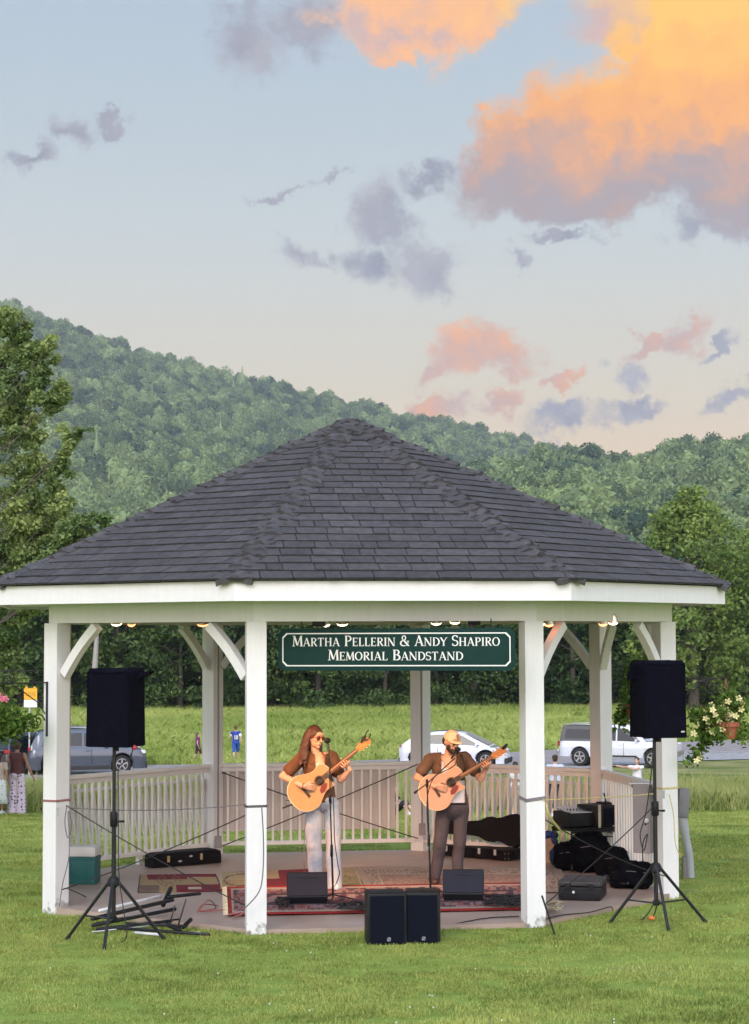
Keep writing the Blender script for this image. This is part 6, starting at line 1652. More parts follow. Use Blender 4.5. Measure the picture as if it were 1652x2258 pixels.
jeans = mat('washed_jeans', (.22, .30, .42), .9, scale=4.5, var=.22, bump=.5, bscale=24, col2=(.48, .48, .50))
J2 = dict(J); J2['aL'] = w1(512, 1930, .03); J2['aR'] = w1(698, 1970, -.06)
remesh(trousers_mesh(J2, 1.0, .098, .092, .088, top=.16), 'jeans', jeans, root, vox=.010, sm=3, noise_amp=.016, nscale=9, keep=lambda p: p.z < 1.0)
shoe(J['aR'], J['fR'], 1.0, white_shoe, root); shoe(J['aL'], J['fL'], 1.0, white_shoe, root)
# hair: strands falling from the crown over both shoulders
hb = MB(); H3 = hM.to_3x3()
def hp_(x, y, z): return hM @ Vector((x, y, z))
hb.ball(hp_(0, .030, .040), (.088, .098, .098), 3, H3); hb.ball(hp_(0, .060, -.03), (.082, .070, .10), 3, H3)
rg = random.Random(4)
for k in range(44):
    a = R_(rg.uniform(-115, 115)); rx, ry = .085*math.sin(a), .045+.085*math.cos(a)
    front = abs(a) > R_(85)
    p0 = hp_(rx*.7, ry*.7, .10); p1 = hp_(rx*1.08, ry*1.0, .01); p2 = hp_(rx*1.25+rg.uniform(-.02, .02), ry*1.05-.01, -.11); ln = rg.uniform(.11, .21)
    p3 = hp_(rx*1.35+rg.uniform(-.035, .035), ry*.9-.02, -.11-ln*.55) + Vector((-.012, -.02, 0)); p4 = hp_(rx*1.25+rg.uniform(-.05, .05), ry*.7-.04, -.11-ln) + Vector((-.02, -.045, 0))
    hb.tube([p0, p1, p2, p3, p4], [.016, .020, .022, .020, .008], 7)
remesh(hb, 'hair', hairR, root, vox=.008, sm=1, noise_amp=.010, nscale=26, keep=None)
sgm = mat('sunglass_lens', (.10, .02, .008), .15, spec=.8)
gl_ = MB(); 
for x in (-.033, .033): gl_.ball(hp_(x, -.088, .012), (.026, .006, .022), 2, H3)
g0 = gl_.build('sunglasses', sgm, root, True)
gl_ = MB(); gl_.tube([hp_(-.06, -.078, .022), hp_(-.033, -.094, .036), hp_(0, -.10, .022), hp_(.033, -.094, .036), hp_(.06, -.078, .022)], .0035, 6); gl_.tube([hp_(-.06, -.078, .022), hp_(-.078, .0, .018)], .003, 5).tube([hp_(.06, -.078, .022), hp_(.078, .0, .018)], .003, 5); gl_.build('frame', mat('red_frame', (.30, .03, .02), .3), g0, True)
mb = MB(); mb.tube([hp_(-.02, -.092, -.052), hp_(0, -.097, -.050), hp_(.02, -.092, -.052)], .0045, 6); mb.build('lips', mat('lips', (.50, .16, .13), .5), root, True)
mb = MB(); mb.tube([J['wL']+Vector((0, -.0, .0))+Vector((math.cos(a)*.008, math.cos(a)*.028, math.sin(a)*.032)) for a in [i*PI/6 for i in range(13)]], .004, 5); mb.build('bracelet', rub, root, True)
# strap and strap end
st1 = MB(); st1.tube([gp(.14, .02, -.05), w1(655, 640, -.17), w1(600, 540, -.12), w1(560, 505, .0), w1(520, 540, .12), w1(400, 800, .15), gp(-.37, .0, -.05)], .016, 6, flat=.3); st1.build('strap', mat('black_strap', (.02, .015, .015), .7), gr, True).location = -gloc
mb = MB(); mb.tube([gp(-.36, -.02, -.04), gp(-.44, .01, -.03), gp(-.50, .03, -.03)], .010, 6); mb.tube([gp(-.37, .02, -.05), gp(-.42, .07, -.05), gp(-.45, .03, -.05), gp(-.40, -.01, -.05)], .004, 6); mb.build('strap_end', rub, gr, True).location = -gloc
mb = MB(); mb.tube([gp(.66, .03, .02), gp(.72, .08, .03), gp(.76, .085, .03)], .007, 5).tube([gp(.66, .02, .02), gp(.70, .01, .04), gp(.755, .04, .04)], .007, 5); mb.cap(gp(.62, .035, .02), gp(.68, .055, .02), .014, .016); tag(mb.build('clip_tuner', rub, None, True), 'black clip tuner on the headstock of the honey blonde guitar', 'tuner')
bpy.data.objects['clip_tuner'].location += woman_base

# =========================== guitarist in the cap
K2 = 22.0/FPX/5.694
def w2(zx, zy, y=0.0): return Vector(((zx-585)*K2, y, (2135-zy)*K2))
man_base = onz((1330+585/3.7625)/1.5133, 1950, 0)
root = empty('person', man_base, 0, 'bearded guitarist in yellow cap, open brown shirt and dark grey jeans', 'person')
J = {'sL': w2(405, 590, .0), 'sR': w2(855, 575, .03), 'eL': w2(238, 800, -.05), 'wL': w2(455, 895, -.25), 'eR': w2(1035, 820, -.09), 'wR': w2(1105, 672, -.16),
     'hL': w2(570, 1230, .0), 'hR': w2(790, 1230, .01), 'kL': w2(520, 1650, -.03), 'kR': w2(768, 1640, .0), 'aL': w2(452, 2050, .0), 'aR': w2(735, 2045, .05), 'fL': w2(452, 2110, -.14), 'fR': w2(775, 2100, -.09)}
hM = head_parts(w2(672, 365, -.05), R_(38), R_(14), .98, R_(2)); H3 = hM.to_3x3().normalized()
ga = R_(31.5); gloc = w2(660, 850, -.215)
gr, Mg, sg = acoustic(man_base + gloc, ga, mat('spruce_pink', (.54, .30, .20), .35, scale=3, var=.08, coat=.5), 'pale pinkish acoustic guitar played by the guitarist in the cap', dark=(.05, .02, .015))
mbB = body_mesh(J, 1.0, hM, [((J['wL'], gp(-.06, -.05, .03)-J['wL'], (-.1, .9, -.5), (.15, -.25, .95)), dict(s=1.06, curl=(28, 42, 25)))])
neck_hand(mbB, .40, J['wR'], 1.05)
remesh(mbB, 'body', skin, root, vox=.0055, sm=3)
sb, sh, hp = shirt_mesh(J, 1.0, .018, .58, 1.22, .02); cx = sh.x+.015
brownM = mat('faded_brown_shirt', (.105, .058, .034), .85, scale=5, var=.3, bump=.35, bscale=14)
for s_ in (-1, 1): sb.cap((cx+s_*.06, -.08, sh.z+.055), (cx+s_*.10, -.13, sh.z-.04), .022, .012, 8)
remesh(sb, 'shirt', brownM, root, vox=.009, sm=3, thick=.006, noise_amp=.012, nscale=11,
       keep=lambda p: p.z > .83 + .015*math.sin(p.x*18) and not (p.y < .02 and (abs(p.x-cx+.01) < .085 if p.z > 1.15 else -.06 < p.x-cx < .175)) and not (p.z > sh.z+.055 and abs(p.x-cx) < .09))
tb, _, _ = shirt_mesh(J, 1.0, .010, .10, .98)
remesh(tb, 'undershirt', mat('white_tee', (.74, .74, .76), .85, bump=.3), root, vox=.010, sm=3, noise_amp=.008, nscale=12, keep=lambda p: p.z < sh.z-.02-(.07 if abs(p.x-cx) < .07 else 0))
dj = mat('charcoal_jeans', (.060, .050, .058), .9, scale=4, var=.3, bump=.4, bscale=24)
J2 = dict(J); J2['aL'] = w2(452, 2075, .0); J2['aR'] = w2(735, 2070, .05)
remesh(trousers_mesh(J2, 1.0, .097, .074, .068, top=.12), 'jeans', dj, root, vox=.009, sm=3, noise_amp=.014, nscale=12, keep=lambda p: p.z < .905)
mb = MB(); zc = hp.z+.098
ring = [(hp.x + .162*math.cos(a), .128*math.sin(a), zc-.01*math.cos(a)) for a in [i*PI/14 for i in range(29)]]
mb.tube(ring, .015, 6, flat=.5); mb.build('belt', mat('black_leather', (.015, .012, .012), .5), root, True)
shoe(J['aL'], J['fL'], 1.02, dark_shoe, root); shoe(J['aR'], J['fR'], 1.02, dark_shoe, root)
def hp_(x, y, z): return hM @ Vector((x, y, z))
capm = mat('yellow_cap', (.78, .62, .40), .8, scale=30, var=.08)
cb = MB(); cb.ball(hp_(0, .012, .050), (.084, .100, .078), 3, H3); cb.ball(hp_(0, .005, .085), (.070, .080, .058), 3, H3)
brim = MB()
vs = []; nb = 12
for i in range(nb+1):
    a = PI*i/nb
    for (k, dz_) in ((.80, .052), (1.0, .046)): pass
cap_o = remesh(cb, 'cap', capm, root, vox=.008, sm=2, keep=lambda p: (hM.inverted() @ p).z > .030)
vs = [hp_(.082*math.cos(PI*i/nb), -.010-.085*math.sin(PI*i/nb), .044) for i in range(nb+1)] + [hp_(.078*math.cos(PI*i/nb), -.030-.145*math.sin(PI*i/nb), .040-.022*abs(math.cos(PI*i/nb))) for i in range(nb+1)]
brim.add(vs, [(i, i+1, nb+1+i+1, nb+1+i) for i in range(nb)]); bo = brim.build('brim', capm, cap_o, True); sm = bo.modifiers.new('t', 'SOLIDIFY'); sm.thickness = .005
mb = MB(); ce = hp_(.012, -.091, .094); Me = frame(ce, H3 @ Vector((1, 0, 0)), H3 @ Vector((0, .35, .94)))
mb.tube([Me @ Vector((.028*math.cos(a), .026*math.sin(a), .0)) for a in [i*PI/10 for i in range(21)]], .0035, 5); mb.tube([Me @ Vector((.013*math.cos(a), .013*math.sin(a), .0)) for a in [R_(50)+i*R_(28) for i in range(10)]], .0045, 5); mb.build('round_emblem', mat('emblem_brown', (.36, .13, .06), .7), cap_o, True)
bb = MB(); B = lambda c, r: bb.ball(hM @ Vector(c), r, 3, H3)
B((0, -.040, -.075), (.055, .052, .045)); B((-.045, -.02, -.045), (.020, .040, .045)); B((.045, -.02, -.045), (.020, .040, .045)); B((0, -.072, -.092), (.034, .030, .030)); B((0, -.090, -.036), (.030, .010, .008))
remesh(bb, 'beard', hairD, root, vox=.006, sm=1, noise_amp=.006, nscale=40)
hb = MB(); hb.ball(hp_(0, .045, .01), (.082, .072, .075), 3, H3); remesh(hb, 'hair', hairD, root, vox=.008, sm=1, noise_amp=.005, nscale=30)
for x in (-.034, .034):
    mb = MB(); mb.tube([hp_(x-.018, -.083, .022), hp_(x, -.090, .028), hp_(x+.018, -.083, .024)], .005, 6); mb.build('eyebrow', hairD, root, True)
    mb = MB(); mb.tube([hp_(x-.014, -.082, .004), hp_(x, -.087, .001), hp_(x+.014, -.082, .004)], .0035, 6); mb.build('closed_eye', hairD, root, True)
mb = MB(); mb.tube([hp_(-.018, -.093, -.052), hp_(0, -.099, -.051), hp_(.018, -.093, -.052)], .005, 6); mb.build('lips', mat('lips', (.50, .16, .13), .5), root, True)
st1 = MB(); st1.tube([gp(.14, .02, -.05), w2(840, 680, -.155), w2(800, 540, -.08), w2(770, 500, .05), w2(640, 700, .17), w2(480, 1000, .15), gp(-.37, .0, -.05)], .018, 6, flat=.3); st1.build('strap', mat('black_strap', (.02, .015, .015), .7), gr, True).location = -gloc
mb = MB(); mb.cap(gp(.69, .02, .01), gp(.735, .03, .015), .020, .016); o = mb.build('clip_tuner', rub, None, True); o.location += man_base; tag(o, 'black clip tuner on the headstock of the pinkish guitar', 'tuner')

# =========================== people on the lawn and by the road
def bystander(u, vfeet, d, height, yaw, label, pose='stand', top=None, bottom=None, hair=None, sk=skinb, skirt=0, hl=.1, sleeve=.4, parts=(), wide=1.0, zbase=None, legs=.055, slat=(.07, .06)):
    p = (at(u, vfeet, d) if d else ong(u, vfeet)); p.z = gz(p.x, p.y) + (.05 if not d else 0); s = height/1.72
    root = empty('person', p, yaw, label, 'person')
    P = lambda x, y, z: Vector((x*s, y*s, z*s))
    st = .09
    J = {'sL': P(-.18, 0, 1.40), 'sR': P(.18, 0, 1.40), 'eL': P(-.24, .02, 1.12), 'eR': P(.24, .02, 1.12), 'wL': P(-.25, -.08, .88), 'wR': P(.25, -.08, .88),
         'hL': P(-st, 0, .92), 'hR': P(st, 0, .92), 'kL': P(-st, -.02, .50), 'kR': P(st, -.02, .50), 'aL': P(-st, 0, .09), 'aR': P(st, 0, .09), 'fL': P(-st, -.13, .035), 'fR': P(st, -.13, .035)}
    if pose == 'walk':
        J.update({'kL': P(-st, -.18, .52), 'aL': P(-st, -.20, .10), 'fL': P(-st, -.32, .05), 'kR': P(st, .06, .50), 'aR': P(st, .28, .14), 'fR': P(st, .18, .05), 'eL': P(-.25, .10, 1.14), 'wL': P(-.25, .04, .92), 'eR': P(.25, -.12, 1.15), 'wR': P(.22, -.28, 1.0)})
    if pose == 'reach':
        J.update({'eL': P(-.42, -.12, 1.40), 'wL': P(-.66, -.16, 1.44), 'eR': P(.0, -.24, 1.34), 'wR': P(-.26, -.34, 1.42)})
    if pose == 'hold':
        J.update({'eL': P(-.26, -.05, 1.12), 'wL': P(-.34, -.10, .92)})
    if pose == 'sit':
        J = {k: v - P(0, 0, .80) for k, v in J.items()}
        J.update({'kL': P(-.12, -.40, .42), 'kR': P(.12, -.40, .40), 'aL': P(-.12, -.62, .08), 'aR': P(.12, -.64, .08), 'fL': P(-.12, -.74, .05), 'fR': P(.12, -.76, .05), 'eL': P(-.25, -.10, .38), 'wL': P(-.15, -.30, .40), 'eR': P(.25, -.1, .38), 'wR': P(.15, -.30, .40)})
    hc = (J['sL']+J['sR'])/2 + P(0, -.015, .205); hM = head_parts(hc, 0, 0, s*1.02)
    hs_ = []
    for k, sd in (('L', 1), ('R', -1)):
        d_ = (J['w'+k]-J['e'+k]).normalized(); hs_.append(((J['w'+k], d_, (-sd*1.0 if False else (0.3*sd), -.4, -.3), (0, -1, .2)), dict(s=s, curl=(15, 20, 15), thick=.0115)))
    vx = .012 if s < .9 else .013
    remesh(body_mesh(J, s, hM, hs_), 'body', sk, root, vox=vx*max(.75, s), sm=2)
    sb, sh, hp = shirt_mesh(J, s, .016, sleeve, .95, .01)
    tm = remesh(sb, top[0], top[1], root, vox=.014*s+.002, sm=2, noise_amp=.008*s, nscale=12, keep=lambda q: q.z < sh.z + .06*s and (sleeve > .15 or abs(q.x) < .17*s))
    if skirt:
        mb = MB(); prof = [(.17, .98), (.20, .90), (.235*wide, .55), (.28*wide, skirt)]
        n = 40; vs = []
        for r, z in prof:
            for k in range(n):
                a = 2*PI*k/n; f = 1 + .07*math.sin(a*9)*(1.05-z); vs.append((r*f*s*math.cos(a), r*.72*f*s*math.sin(a), z*s))
        mb.add(vs, [(j*n+k, j*n+(k+1) % n, (j+1)*n+(k+1) % n, (j+1)*n+k) for j in range(3) for k in range(n)]); o = mb.build(bottom[0], bottom[1], root, True); sm = o.modifiers.new('t', 'SOLIDIFY'); sm.thickness = .006
    else:
        remesh(trousers_mesh(J, s, .10, slat[0], slat[1], top=.04, end=hl), bottom[0], bottom[1], root, vox=.013*s+.002, sm=2, noise_amp=.008*s)
    for k in 'LR': shoe(J['a'+k], J['f'+k], s, white_shoe, root)
    hb = MB(); q = lambda x, y, z: hM @ Vector((x, y, z)); hb.ball(q(0, .022, .045), (.086*s, .094*s, .086*s), 3); hb.ball(q(0, .05, -.01), (.078*s, .06*s, .07*s), 2)
    if hair[1] == 'bun': hb.ball(q(0, .07, .11), (.045*s,)*3, 2)
    if hair[1] == 'long': hb.limb([q(0, .06, .0), q(0, .075, -.14), q(0, .06, -.25)], [.075*s, .07*s, .045*s])
    if hair[1] == 'tail': hb.limb([q(0, .10, .05), q(0, .15, -.05), q(0, .13, -.18)], [.03*s, .032*s, .015*s])
    remesh(hb, 'hair', hair[0], root, vox=.010*s+.002, sm=1, noise_amp=.006*s, nscale=25)
    for f in parts: f(root, P, J, s)
    return root
def dotted(name, base, dots, scale, thr=.32, col3=None):
    m = mat(name, base, .9, scale=5, var=.06); 
    if m.get('dotted'): return m
    t = m.node_tree; b = t.nodes['Principled BSDF']; tcn = N(t, 'ShaderNodeTexCoord'); v = N(t, 'ShaderNodeTexVoronoi'); v.inputs['Scale'].default_value = scale; v.inputs['Randomness'].default_value = .45
    lk(t, tcn.outputs['Object'], v.inputs['Vector']); f = mth(t, 'LESS_THAN', v.outputs['Distance'], thr)
    src = b.inputs['Base Color'].links[0].from_socket; lk(t, mixc(t, f, src, dots), b.inputs['Base Color']); m['dotted'] = 1; return m
maroon = mat('maroon_top', (.075, .020, .022), .8); floral = dotted('floral_trousers', (.60, .52, .62), (.09, .05, .10), 13, .30)
bystander(37, 1785, 45.4, 1.64, PI*.95, 'woman seen from behind in maroon top and pale floral trousers at left', 'hold', ('top', maroon), ('trousers', floral), (hairD, 'bun'), skinb, 0, 1.0, .08, slat=(.120, .150))
bystander(-2, 1783, 45.2, 1.38, PI*.9, 'girl in patterned white skirt cut off by the left picture edge', 'stand', ('top', mat('pale_top', (.45, .36, .30), .8)), ('skirt', dotted('mint_skirt', (.62, .68, .66), (.28, .36, .38), 16, .28)), (hairD, 'long'), skinb, .30, wide=.9)
def wing(root, P, J, s):
    mb = MB(); mb.ball(P(-.24, .10, .82), (.12*s, .07*s, .20*s), 3, bump=.2, bs=2); mb.build('cloth_bundle', mat('dark_cloth', (.03, .02, .03), .9), root, True)
bystander(436, 1683, 0, 1.34, R_(110), 'child in purple and red jersey carrying a dark bundle by the road', 'walk', ('jersey', dotted('purple_jersey', (.12, .03, .20), (.40, .03, .05), 9, .4)), ('shorts', mat('maroon_shorts', (.10, .02, .05), .8)), (hairB, 'long'), skin2, parts=(wing,), slat=(.075, .07), hl=.0)
def number18(root, P, J, s):
    mb = MB(); T_ = lambda x, y: Vector((-x, .148*s, y))
    x = -.085*s; h_ = .20*s; y0 = 1.08*s
    x += glyph(mb, '1', x, y0, h_, T_, 1.1, .8); glyph(mb, '8', x+.01, y0, h_, T_, 1.1, .8)
    mb.build('shirt_number', mat('number_white', (.8, .8, .8), .7), root)
    for sx in (-1, 1):
        mb = MB(); a = J['s'+('L' if sx < 0 else 'R')]; b = J['e'+('L' if sx < 0 else 'R')]; mb.cap(a.lerp(b, .38), a.lerp(b, .50), .080*s, .082*s); mb.build('white_cuff', mat('number_white', (.8, .8, .8), .7), root, True)
bystander(520, 1682, 0, 1.62, PI*1.02, 'boy in blue and white football jersey with number walking by the road', 'walk', ('jersey', mat('blue_jersey', (.015, .04, .32), .7)), ('shorts', mat('blue_shorts', (.02, .09, .42), .7)), (hairB, 'short'), skin2, parts=(number18,), hl=.0, sleeve=.5, slat=(.085, .08))
bystander(1225, 1780, 41.0, 1.28, PI, 'dark haired child in pale blue shirt behind the right railing', 'stand', ('shirt', mat('pale_blue_shirt', (.55, .62, .80), .8)), ('shorts', mat('black_shorts', (.02, .02, .03), .8)), (hairD, 'short'), skin2, hl=.5, sleeve=.4)
bystander(1137, 1790, 41.5, 1.14, PI*1.1, 'child in white top half hidden by the right front post', 'stand', ('shirt', mat('white_shirt', (.72, .72, .74), .8)), ('shorts', mat('pale_shorts', (.4, .4, .42), .8)), (hairD, 'long'), skin2, hl=.4)
bystander(1406, 1790, 46.5, 1.22, R_(-25), 'girl in white top holding both arms out to the left beyond the right railing', 'reach', ('shirt', mat('white_shirt', (.72, .72, .74), .8)), ('shorts', mat('pale_shorts', (.4, .4, .42), .8)), (hairD, 'long'), skin2, hl=.4, sleeve=.25)
bystander(868, 1800, 43.0, 1.20, R_(60), 'child sitting on the lawn half hidden by the wind screen', 'sit', ('shirt', mat('black_tee', (.02, .02, .02), .8)), ('shorts', mat('black_shorts', (.02, .02, .03), .8)), (hairD, 'short'), skin2, hl=.2)
# ------------------------------------------------------------------ vehicles
glassm = mat('car_glass', (.012, .018, .022), .06, spec=.6, var=.05)
tyre = mat('tyre', (.018, .018, .018), .85); rim = mat('wheel_rim', (.45, .45, .46), .3, .8)
def smoothpoly(p, k=3):
    out = []; n = len(p)
    for i in range(n-1):
        p0, p1, p2, p3 = [np.array(p[max(0, min(n-1, i+j-1))]) for j in range(4)]
        for t in [j/k for j in range(k)]: out.append(.5*((2*p1)+(p2-p0)*t+(2*p0-5*p1+4*p2-p3)*t*t+(3*p1-p0-3*p2+p3)*t**3))
    out.append(np.array(p[-1])); return out
def car(loc, yaw, label, cat, col_m, L, Wd, belt, top, wheels, wr, windows, lower, clad=None, groundclear=.2, name='parked_car', lights=None, rear_lights=None, wshield=None):
    """belt: [(x, z, halfwidth)] upper edge of the lower body front to back; top: [(x, z)] cabin roofline"""
    root = empty(name, loc, yaw, label, cat, 'cars parked along the road')
    xs = np.linspace(-L/2, L/2, 46); bx = [b[0] for b in belt]; bz = [b[1] for b in belt]; bw = [b[2] for b in belt]
    mb = MB(); rings = []
    def arch(x):   # wheel arch cut out of the sill line
        z = groundclear
        for wx in wheels:
            dx_ = abs(x-wx); R__ = wr*1.16
            if dx_ < R__: z = max(z, wr + math.sqrt(R__*R__-dx_*dx_))
        return z
    xs = sorted(set(list(xs) + [w+k*wr*1.16 for w in wheels for k in (-1.001, -.98, -.85, -.6, -.3, 0, .3, .6, .85, .98, 1.001)]))
    for x in xs:
        zt = np.interp(x, bx, bz); w = np.interp(x, bx, bw); za = min(arch(x), zt-.08); e = min(1, (L/2-abs(x))/.25); w *= .80+.20*math.sqrt(max(e, 0)); zm = max(za+.02, (zt*.55+groundclear*.45))
        rings.append([(x, -w*.97, za), (x, -w, zm), (x, -w*.985, zt-.10), (x, -w*.92, zt), (x, 0, zt+.03), (x, w*.92, zt), (x, w*.985, zt-.10), (x, w, zm), (x, w*.97, za)])
    n = 9; vs = [p for r in rings for p in r]
    fs = [(i*n+j, (i+1)*n+j, (i+1)*n+j+1, i*n+j+1) for i in range(len(xs)-1) for j in range(n-1)] + [tuple(range(n)), tuple((len(xs)-1)*n+j for j in range(n-1, -1, -1))]
    mb.add(vs, fs); o = mb.build('body', col_m, root, True); shade(o.data, 35)
    # cabin
    tx = smoothpoly(top, 4); mb = MB(); rings = []
    for x, z in tx:
        zb = np.interp(x, bx, bz); w = np.interp(x, bx, bw)*.90; k = max(0, min(1, (z-zb)/.45)); rings.append([(x, -w, zb-.02), (x, -w*(1-.13*k), zb+(z-zb)*.86), (x, -w*(1-.22*k), z), (x, 0, z+.02*k), (x, w*(1-.22*k), z), (x, w*(1-.13*k), zb+(z-zb)*.86), (x, w, zb-.02)])
    n = 7; vs = [p for r in rings for p in r]; mb.add(vs, [(i*n+j, (i+1)*n+j, (i+1)*n+j+1, i*n+j+1) for i in range(len(rings)-1) for j in range(n-1)]); o = mb.build('cabin', col_m, root, True); shade(o.data, 35)
    # side windows, each proud of the cabin side
    for poly in windows:
        for sd in (-1, 1):
            mb = MB(); f_ = []
            for x, t in poly:
                zb = np.interp(x, bx, bz); w = np.interp(x, bx, bw)*.90; zt = np.interp(x, [q[0] for q in tx], [q[1] for q in tx]); k = max(0, min(1, (zt-zb)/.45)); z = zb + (zt-zb)*t*.86
                f_.append((x, sd*(w*(1-.13*k*t)+.008), z))
            mb.add(f_, [tuple(range(len(f_)))]); mb.build('side_window', glassm, root)
    if wshield:
        for (xa, xb) in wshield:
            mb = MB(); q = []
            for x, kk in ((xa, 1), (xb, 1)):
                zb = np.interp(x, bx, bz); z = np.interp(x, [p[0] for p in tx], [p[1] for p in tx]); w = np.interp(x, bx, bw)*.90; k = max(0, min(1, (z-zb)/.45)); q.append((x, w*(1-.24*k)-.03, z))
            off_ = .012; d_ = 1 if xb > xa else -1
            nrm = Vector((abs(q[1][2]-q[0][2]), 0, abs(q[1][0]-q[0][0]))).normalized()*off_; nrm.x *= 1 if (q[0][2] > q[1][2]) == (xb > xa) else -1
            m1 = [(q[0][0]+nrm.x, -q[0][1], q[0][2]+nrm.z+.012), (q[0][0]+nrm.x, q[0][1], q[0][2]+nrm.z+.012), (q[1][0]+nrm.x, q[1][1], q[1][2]+nrm.z+.012), (q[1][0]+nrm.x, -q[1][1], q[1][2]+nrm.z+.012)]
            mb.add(m1, [(0, 1, 2, 3)]); mb.build('windscreen', glassm, root)
    mw = max(bw)
    for wx in wheels:
        for sd in (-1, 1):
            M = Matrix.Rotation(R_(90), 3, 'X'); yo = sd*(mw-.12); mb = MB()
            mb.lathe([(wr*.60, -.11), (wr*.93, -.11), (wr, -.07), (wr, .07), (wr*.93, .11), (wr*.60, .11)], 24, (wx, yo, wr), M); tw = mb.build('wheel', tyre, root, True)
            mb = MB(); mb.lathe([(wr*.62, .0), (wr*.60, .03), (wr*.16, .02), (.01, .03)], 20, (wx, yo+sd*.085, wr), Matrix.Rotation(R_(90*sd), 3, 'X')) if False else None
            for k in range(5):
                a = 2*PI*k/5+.3; mb.box((wx+math.cos(a)*wr*.34, yo+sd*.105, wr+math.sin(a)*wr*.34), (wr*.56, .02, wr*.17), Matrix.Rotation(-a, 3, 'Y'))
            mb.tube([(wx+wr*.60*math.cos(i*PI/12), yo+sd*.10, wr+wr*.60*math.sin(i*PI/12)) for i in range(25)], .022, 5); mb.build('rim', rim, tw)
            mb = MB(); mb.lathe([(wr*1.14, -.02), (.01, -.02)], 20, (wx, sd*(mw-.30), wr), M); mb.build('wheel_well', rub, root)
            if clad:
                mb = MB(); a0 = 8; pts = [(wx+wr*1.20*math.cos(R_(a0+i*(180-2*a0)/12)), sd*(mw+.004), wr+wr*1.20*math.sin(R_(a0+i*(180-2*a0)/12))) for i in range(13)]; mb.tube(pts, .045, 6, flat=.5); mb.build('arch_trim', clad, root, True)
    if clad:
        for sd in (-1, 1): mb = MB(); mb.bbox(((wheels[0]+wheels[1])/2, sd*(mw-.02), groundclear+.06), (abs(wheels[1]-wheels[0])-2.5*wr, .07, .15), .02); mb.build('sill', clad, root)
        for e in (-1, 1): mb = MB(); mb.bbox((e*(L/2-.05), 0, groundclear+.12), (.16, mw*1.55, .24), .05); mb.build('bumper', clad, root)
    wm = mat('headlight_glass', (.7, .72, .75), .15); rl = mat('tail_red', (.35, .02, .02), .3)
    for nm, lst, m_ in (('headlight', lights, wm), ('tail_light', rear_lights, rl)):
        for (x, y, z, dx_, dy_, dz_) in (lst or []):
            for sd in (-1, 1): mb = MB(); mb.bbox((x, sd*y, z), (dx_, dy_, dz_), .02); mb.build(nm, m_, root)
    for sd in (-1, 1):
        mb = MB(); x = windows[0][0][0] if windows else 0; xm = max(p[0] for w_ in windows for p in w_)-.15; zb = np.interp(xm, bx, bz); mb.bbox((xm, sd*(mw+.06), zb+.07), (.10, .16, .11), .02); mb.build('mirror', col_m, root)
        for hx in lower: mb = MB(); mb.bbox((hx, sd*(mw+.004), np.interp(hx, bx, bz)-.13), (.16, .03, .03), .008); mb.build('door_handle', col_m, root)
        for dxx in [h+.14 for h in lower] + [lower[-1]-.86]:
            mb = MB(); zt_ = np.interp(dxx, bx, bz); mb.box((dxx, sd*(mw-.008), (zt_+.38)/2), (.012, .03, zt_-.50)); mb.build('door_gap', rub, root)
    return root
def gat(u, v, d): q = ong(u, v); q.z = gz(q.x, q.y)+.05; return q
gsuv = mat('grey_car_paint', (.07, .085, .11), .25, .3, coat=1.0, var=.03); bsuv = mat('black_car_paint', (.03, .033, .04), .25, .2, coat=1.0, var=.03); wcar = mat('white_car_paint', (.66, .69, .74), .25, coat=1.0, var=.02); clad = mat('cladding', (.025, .026, .028), .7); silv = mat('silver_car_paint', (.42, .40, .38), .3, .5, coat=.8, var=.03)
SUVb = [(-2.3, .86, .86), (-2.1, .98, .90), (-1.0, 1.03, .92), (.6, 1.02, .92), (1.1, 1.04, .91), (1.8, .99, .89), (2.15, .88, .84), (2.3, .72, .78)]
SUVt = [(-2.22, 1.0), (-2.02, 1.40), (-1.80, 1.62), (-1.2, 1.68), (-.3, 1.69), (.25, 1.63), (.65, 1.42), (1.12, 1.06)]
SUVw = [[(-1.75, .12), (-1.68, .9), (-1.15, .92), (-1.15, .08)], [(-1.08, .08), (-1.08, .92), (-.22, .93), (-.22, .08)], [(-.14, .08), (-.14, .92), (.25, .90), (.72, .50), (.88, .10)]]
def suv(loc, yaw, label, m, **k):
    return car(loc, yaw, label, 'car', m, 4.6, .92, SUVb, SUVt, (-1.38, 1.32), .36, SUVw, (-.95, .0), clad, lights=[(2.14, .66, .82, .22, .28, .12)], rear_lights=[(-2.24, .70, .98, .10, .26, .14)], wshield=[(.33, 1.02), (-2.20, -1.95)], **k)
suv(gat(190, 1708, 86), R_(12), 'grey sport utility car with black trim parked by the road at left', gsuv).scale = (1.04, 1, 1.08)
r = suv(gat(48, 1706, 82), R_(68), 'dark sport utility car seen from behind by the left corner post', bsuv)
mb = MB(); mb.bbox((-2.335, 0, .80), (.02, .32, .17), .01); mb.build('number_plate', mat('plate', (.55, .60, .55), .5), r)
mb = MB(); mb.bbox((-2.32, 0, .52), (.06, 1.4, .07), .02); mb.build('chrome_strip', silver, r)
r = suv(gat(192, 1693, 93), R_(8), 'silver car mostly hidden behind the grey sport utility car', silv)
r.scale = (1.0, 1.0, 1.04)
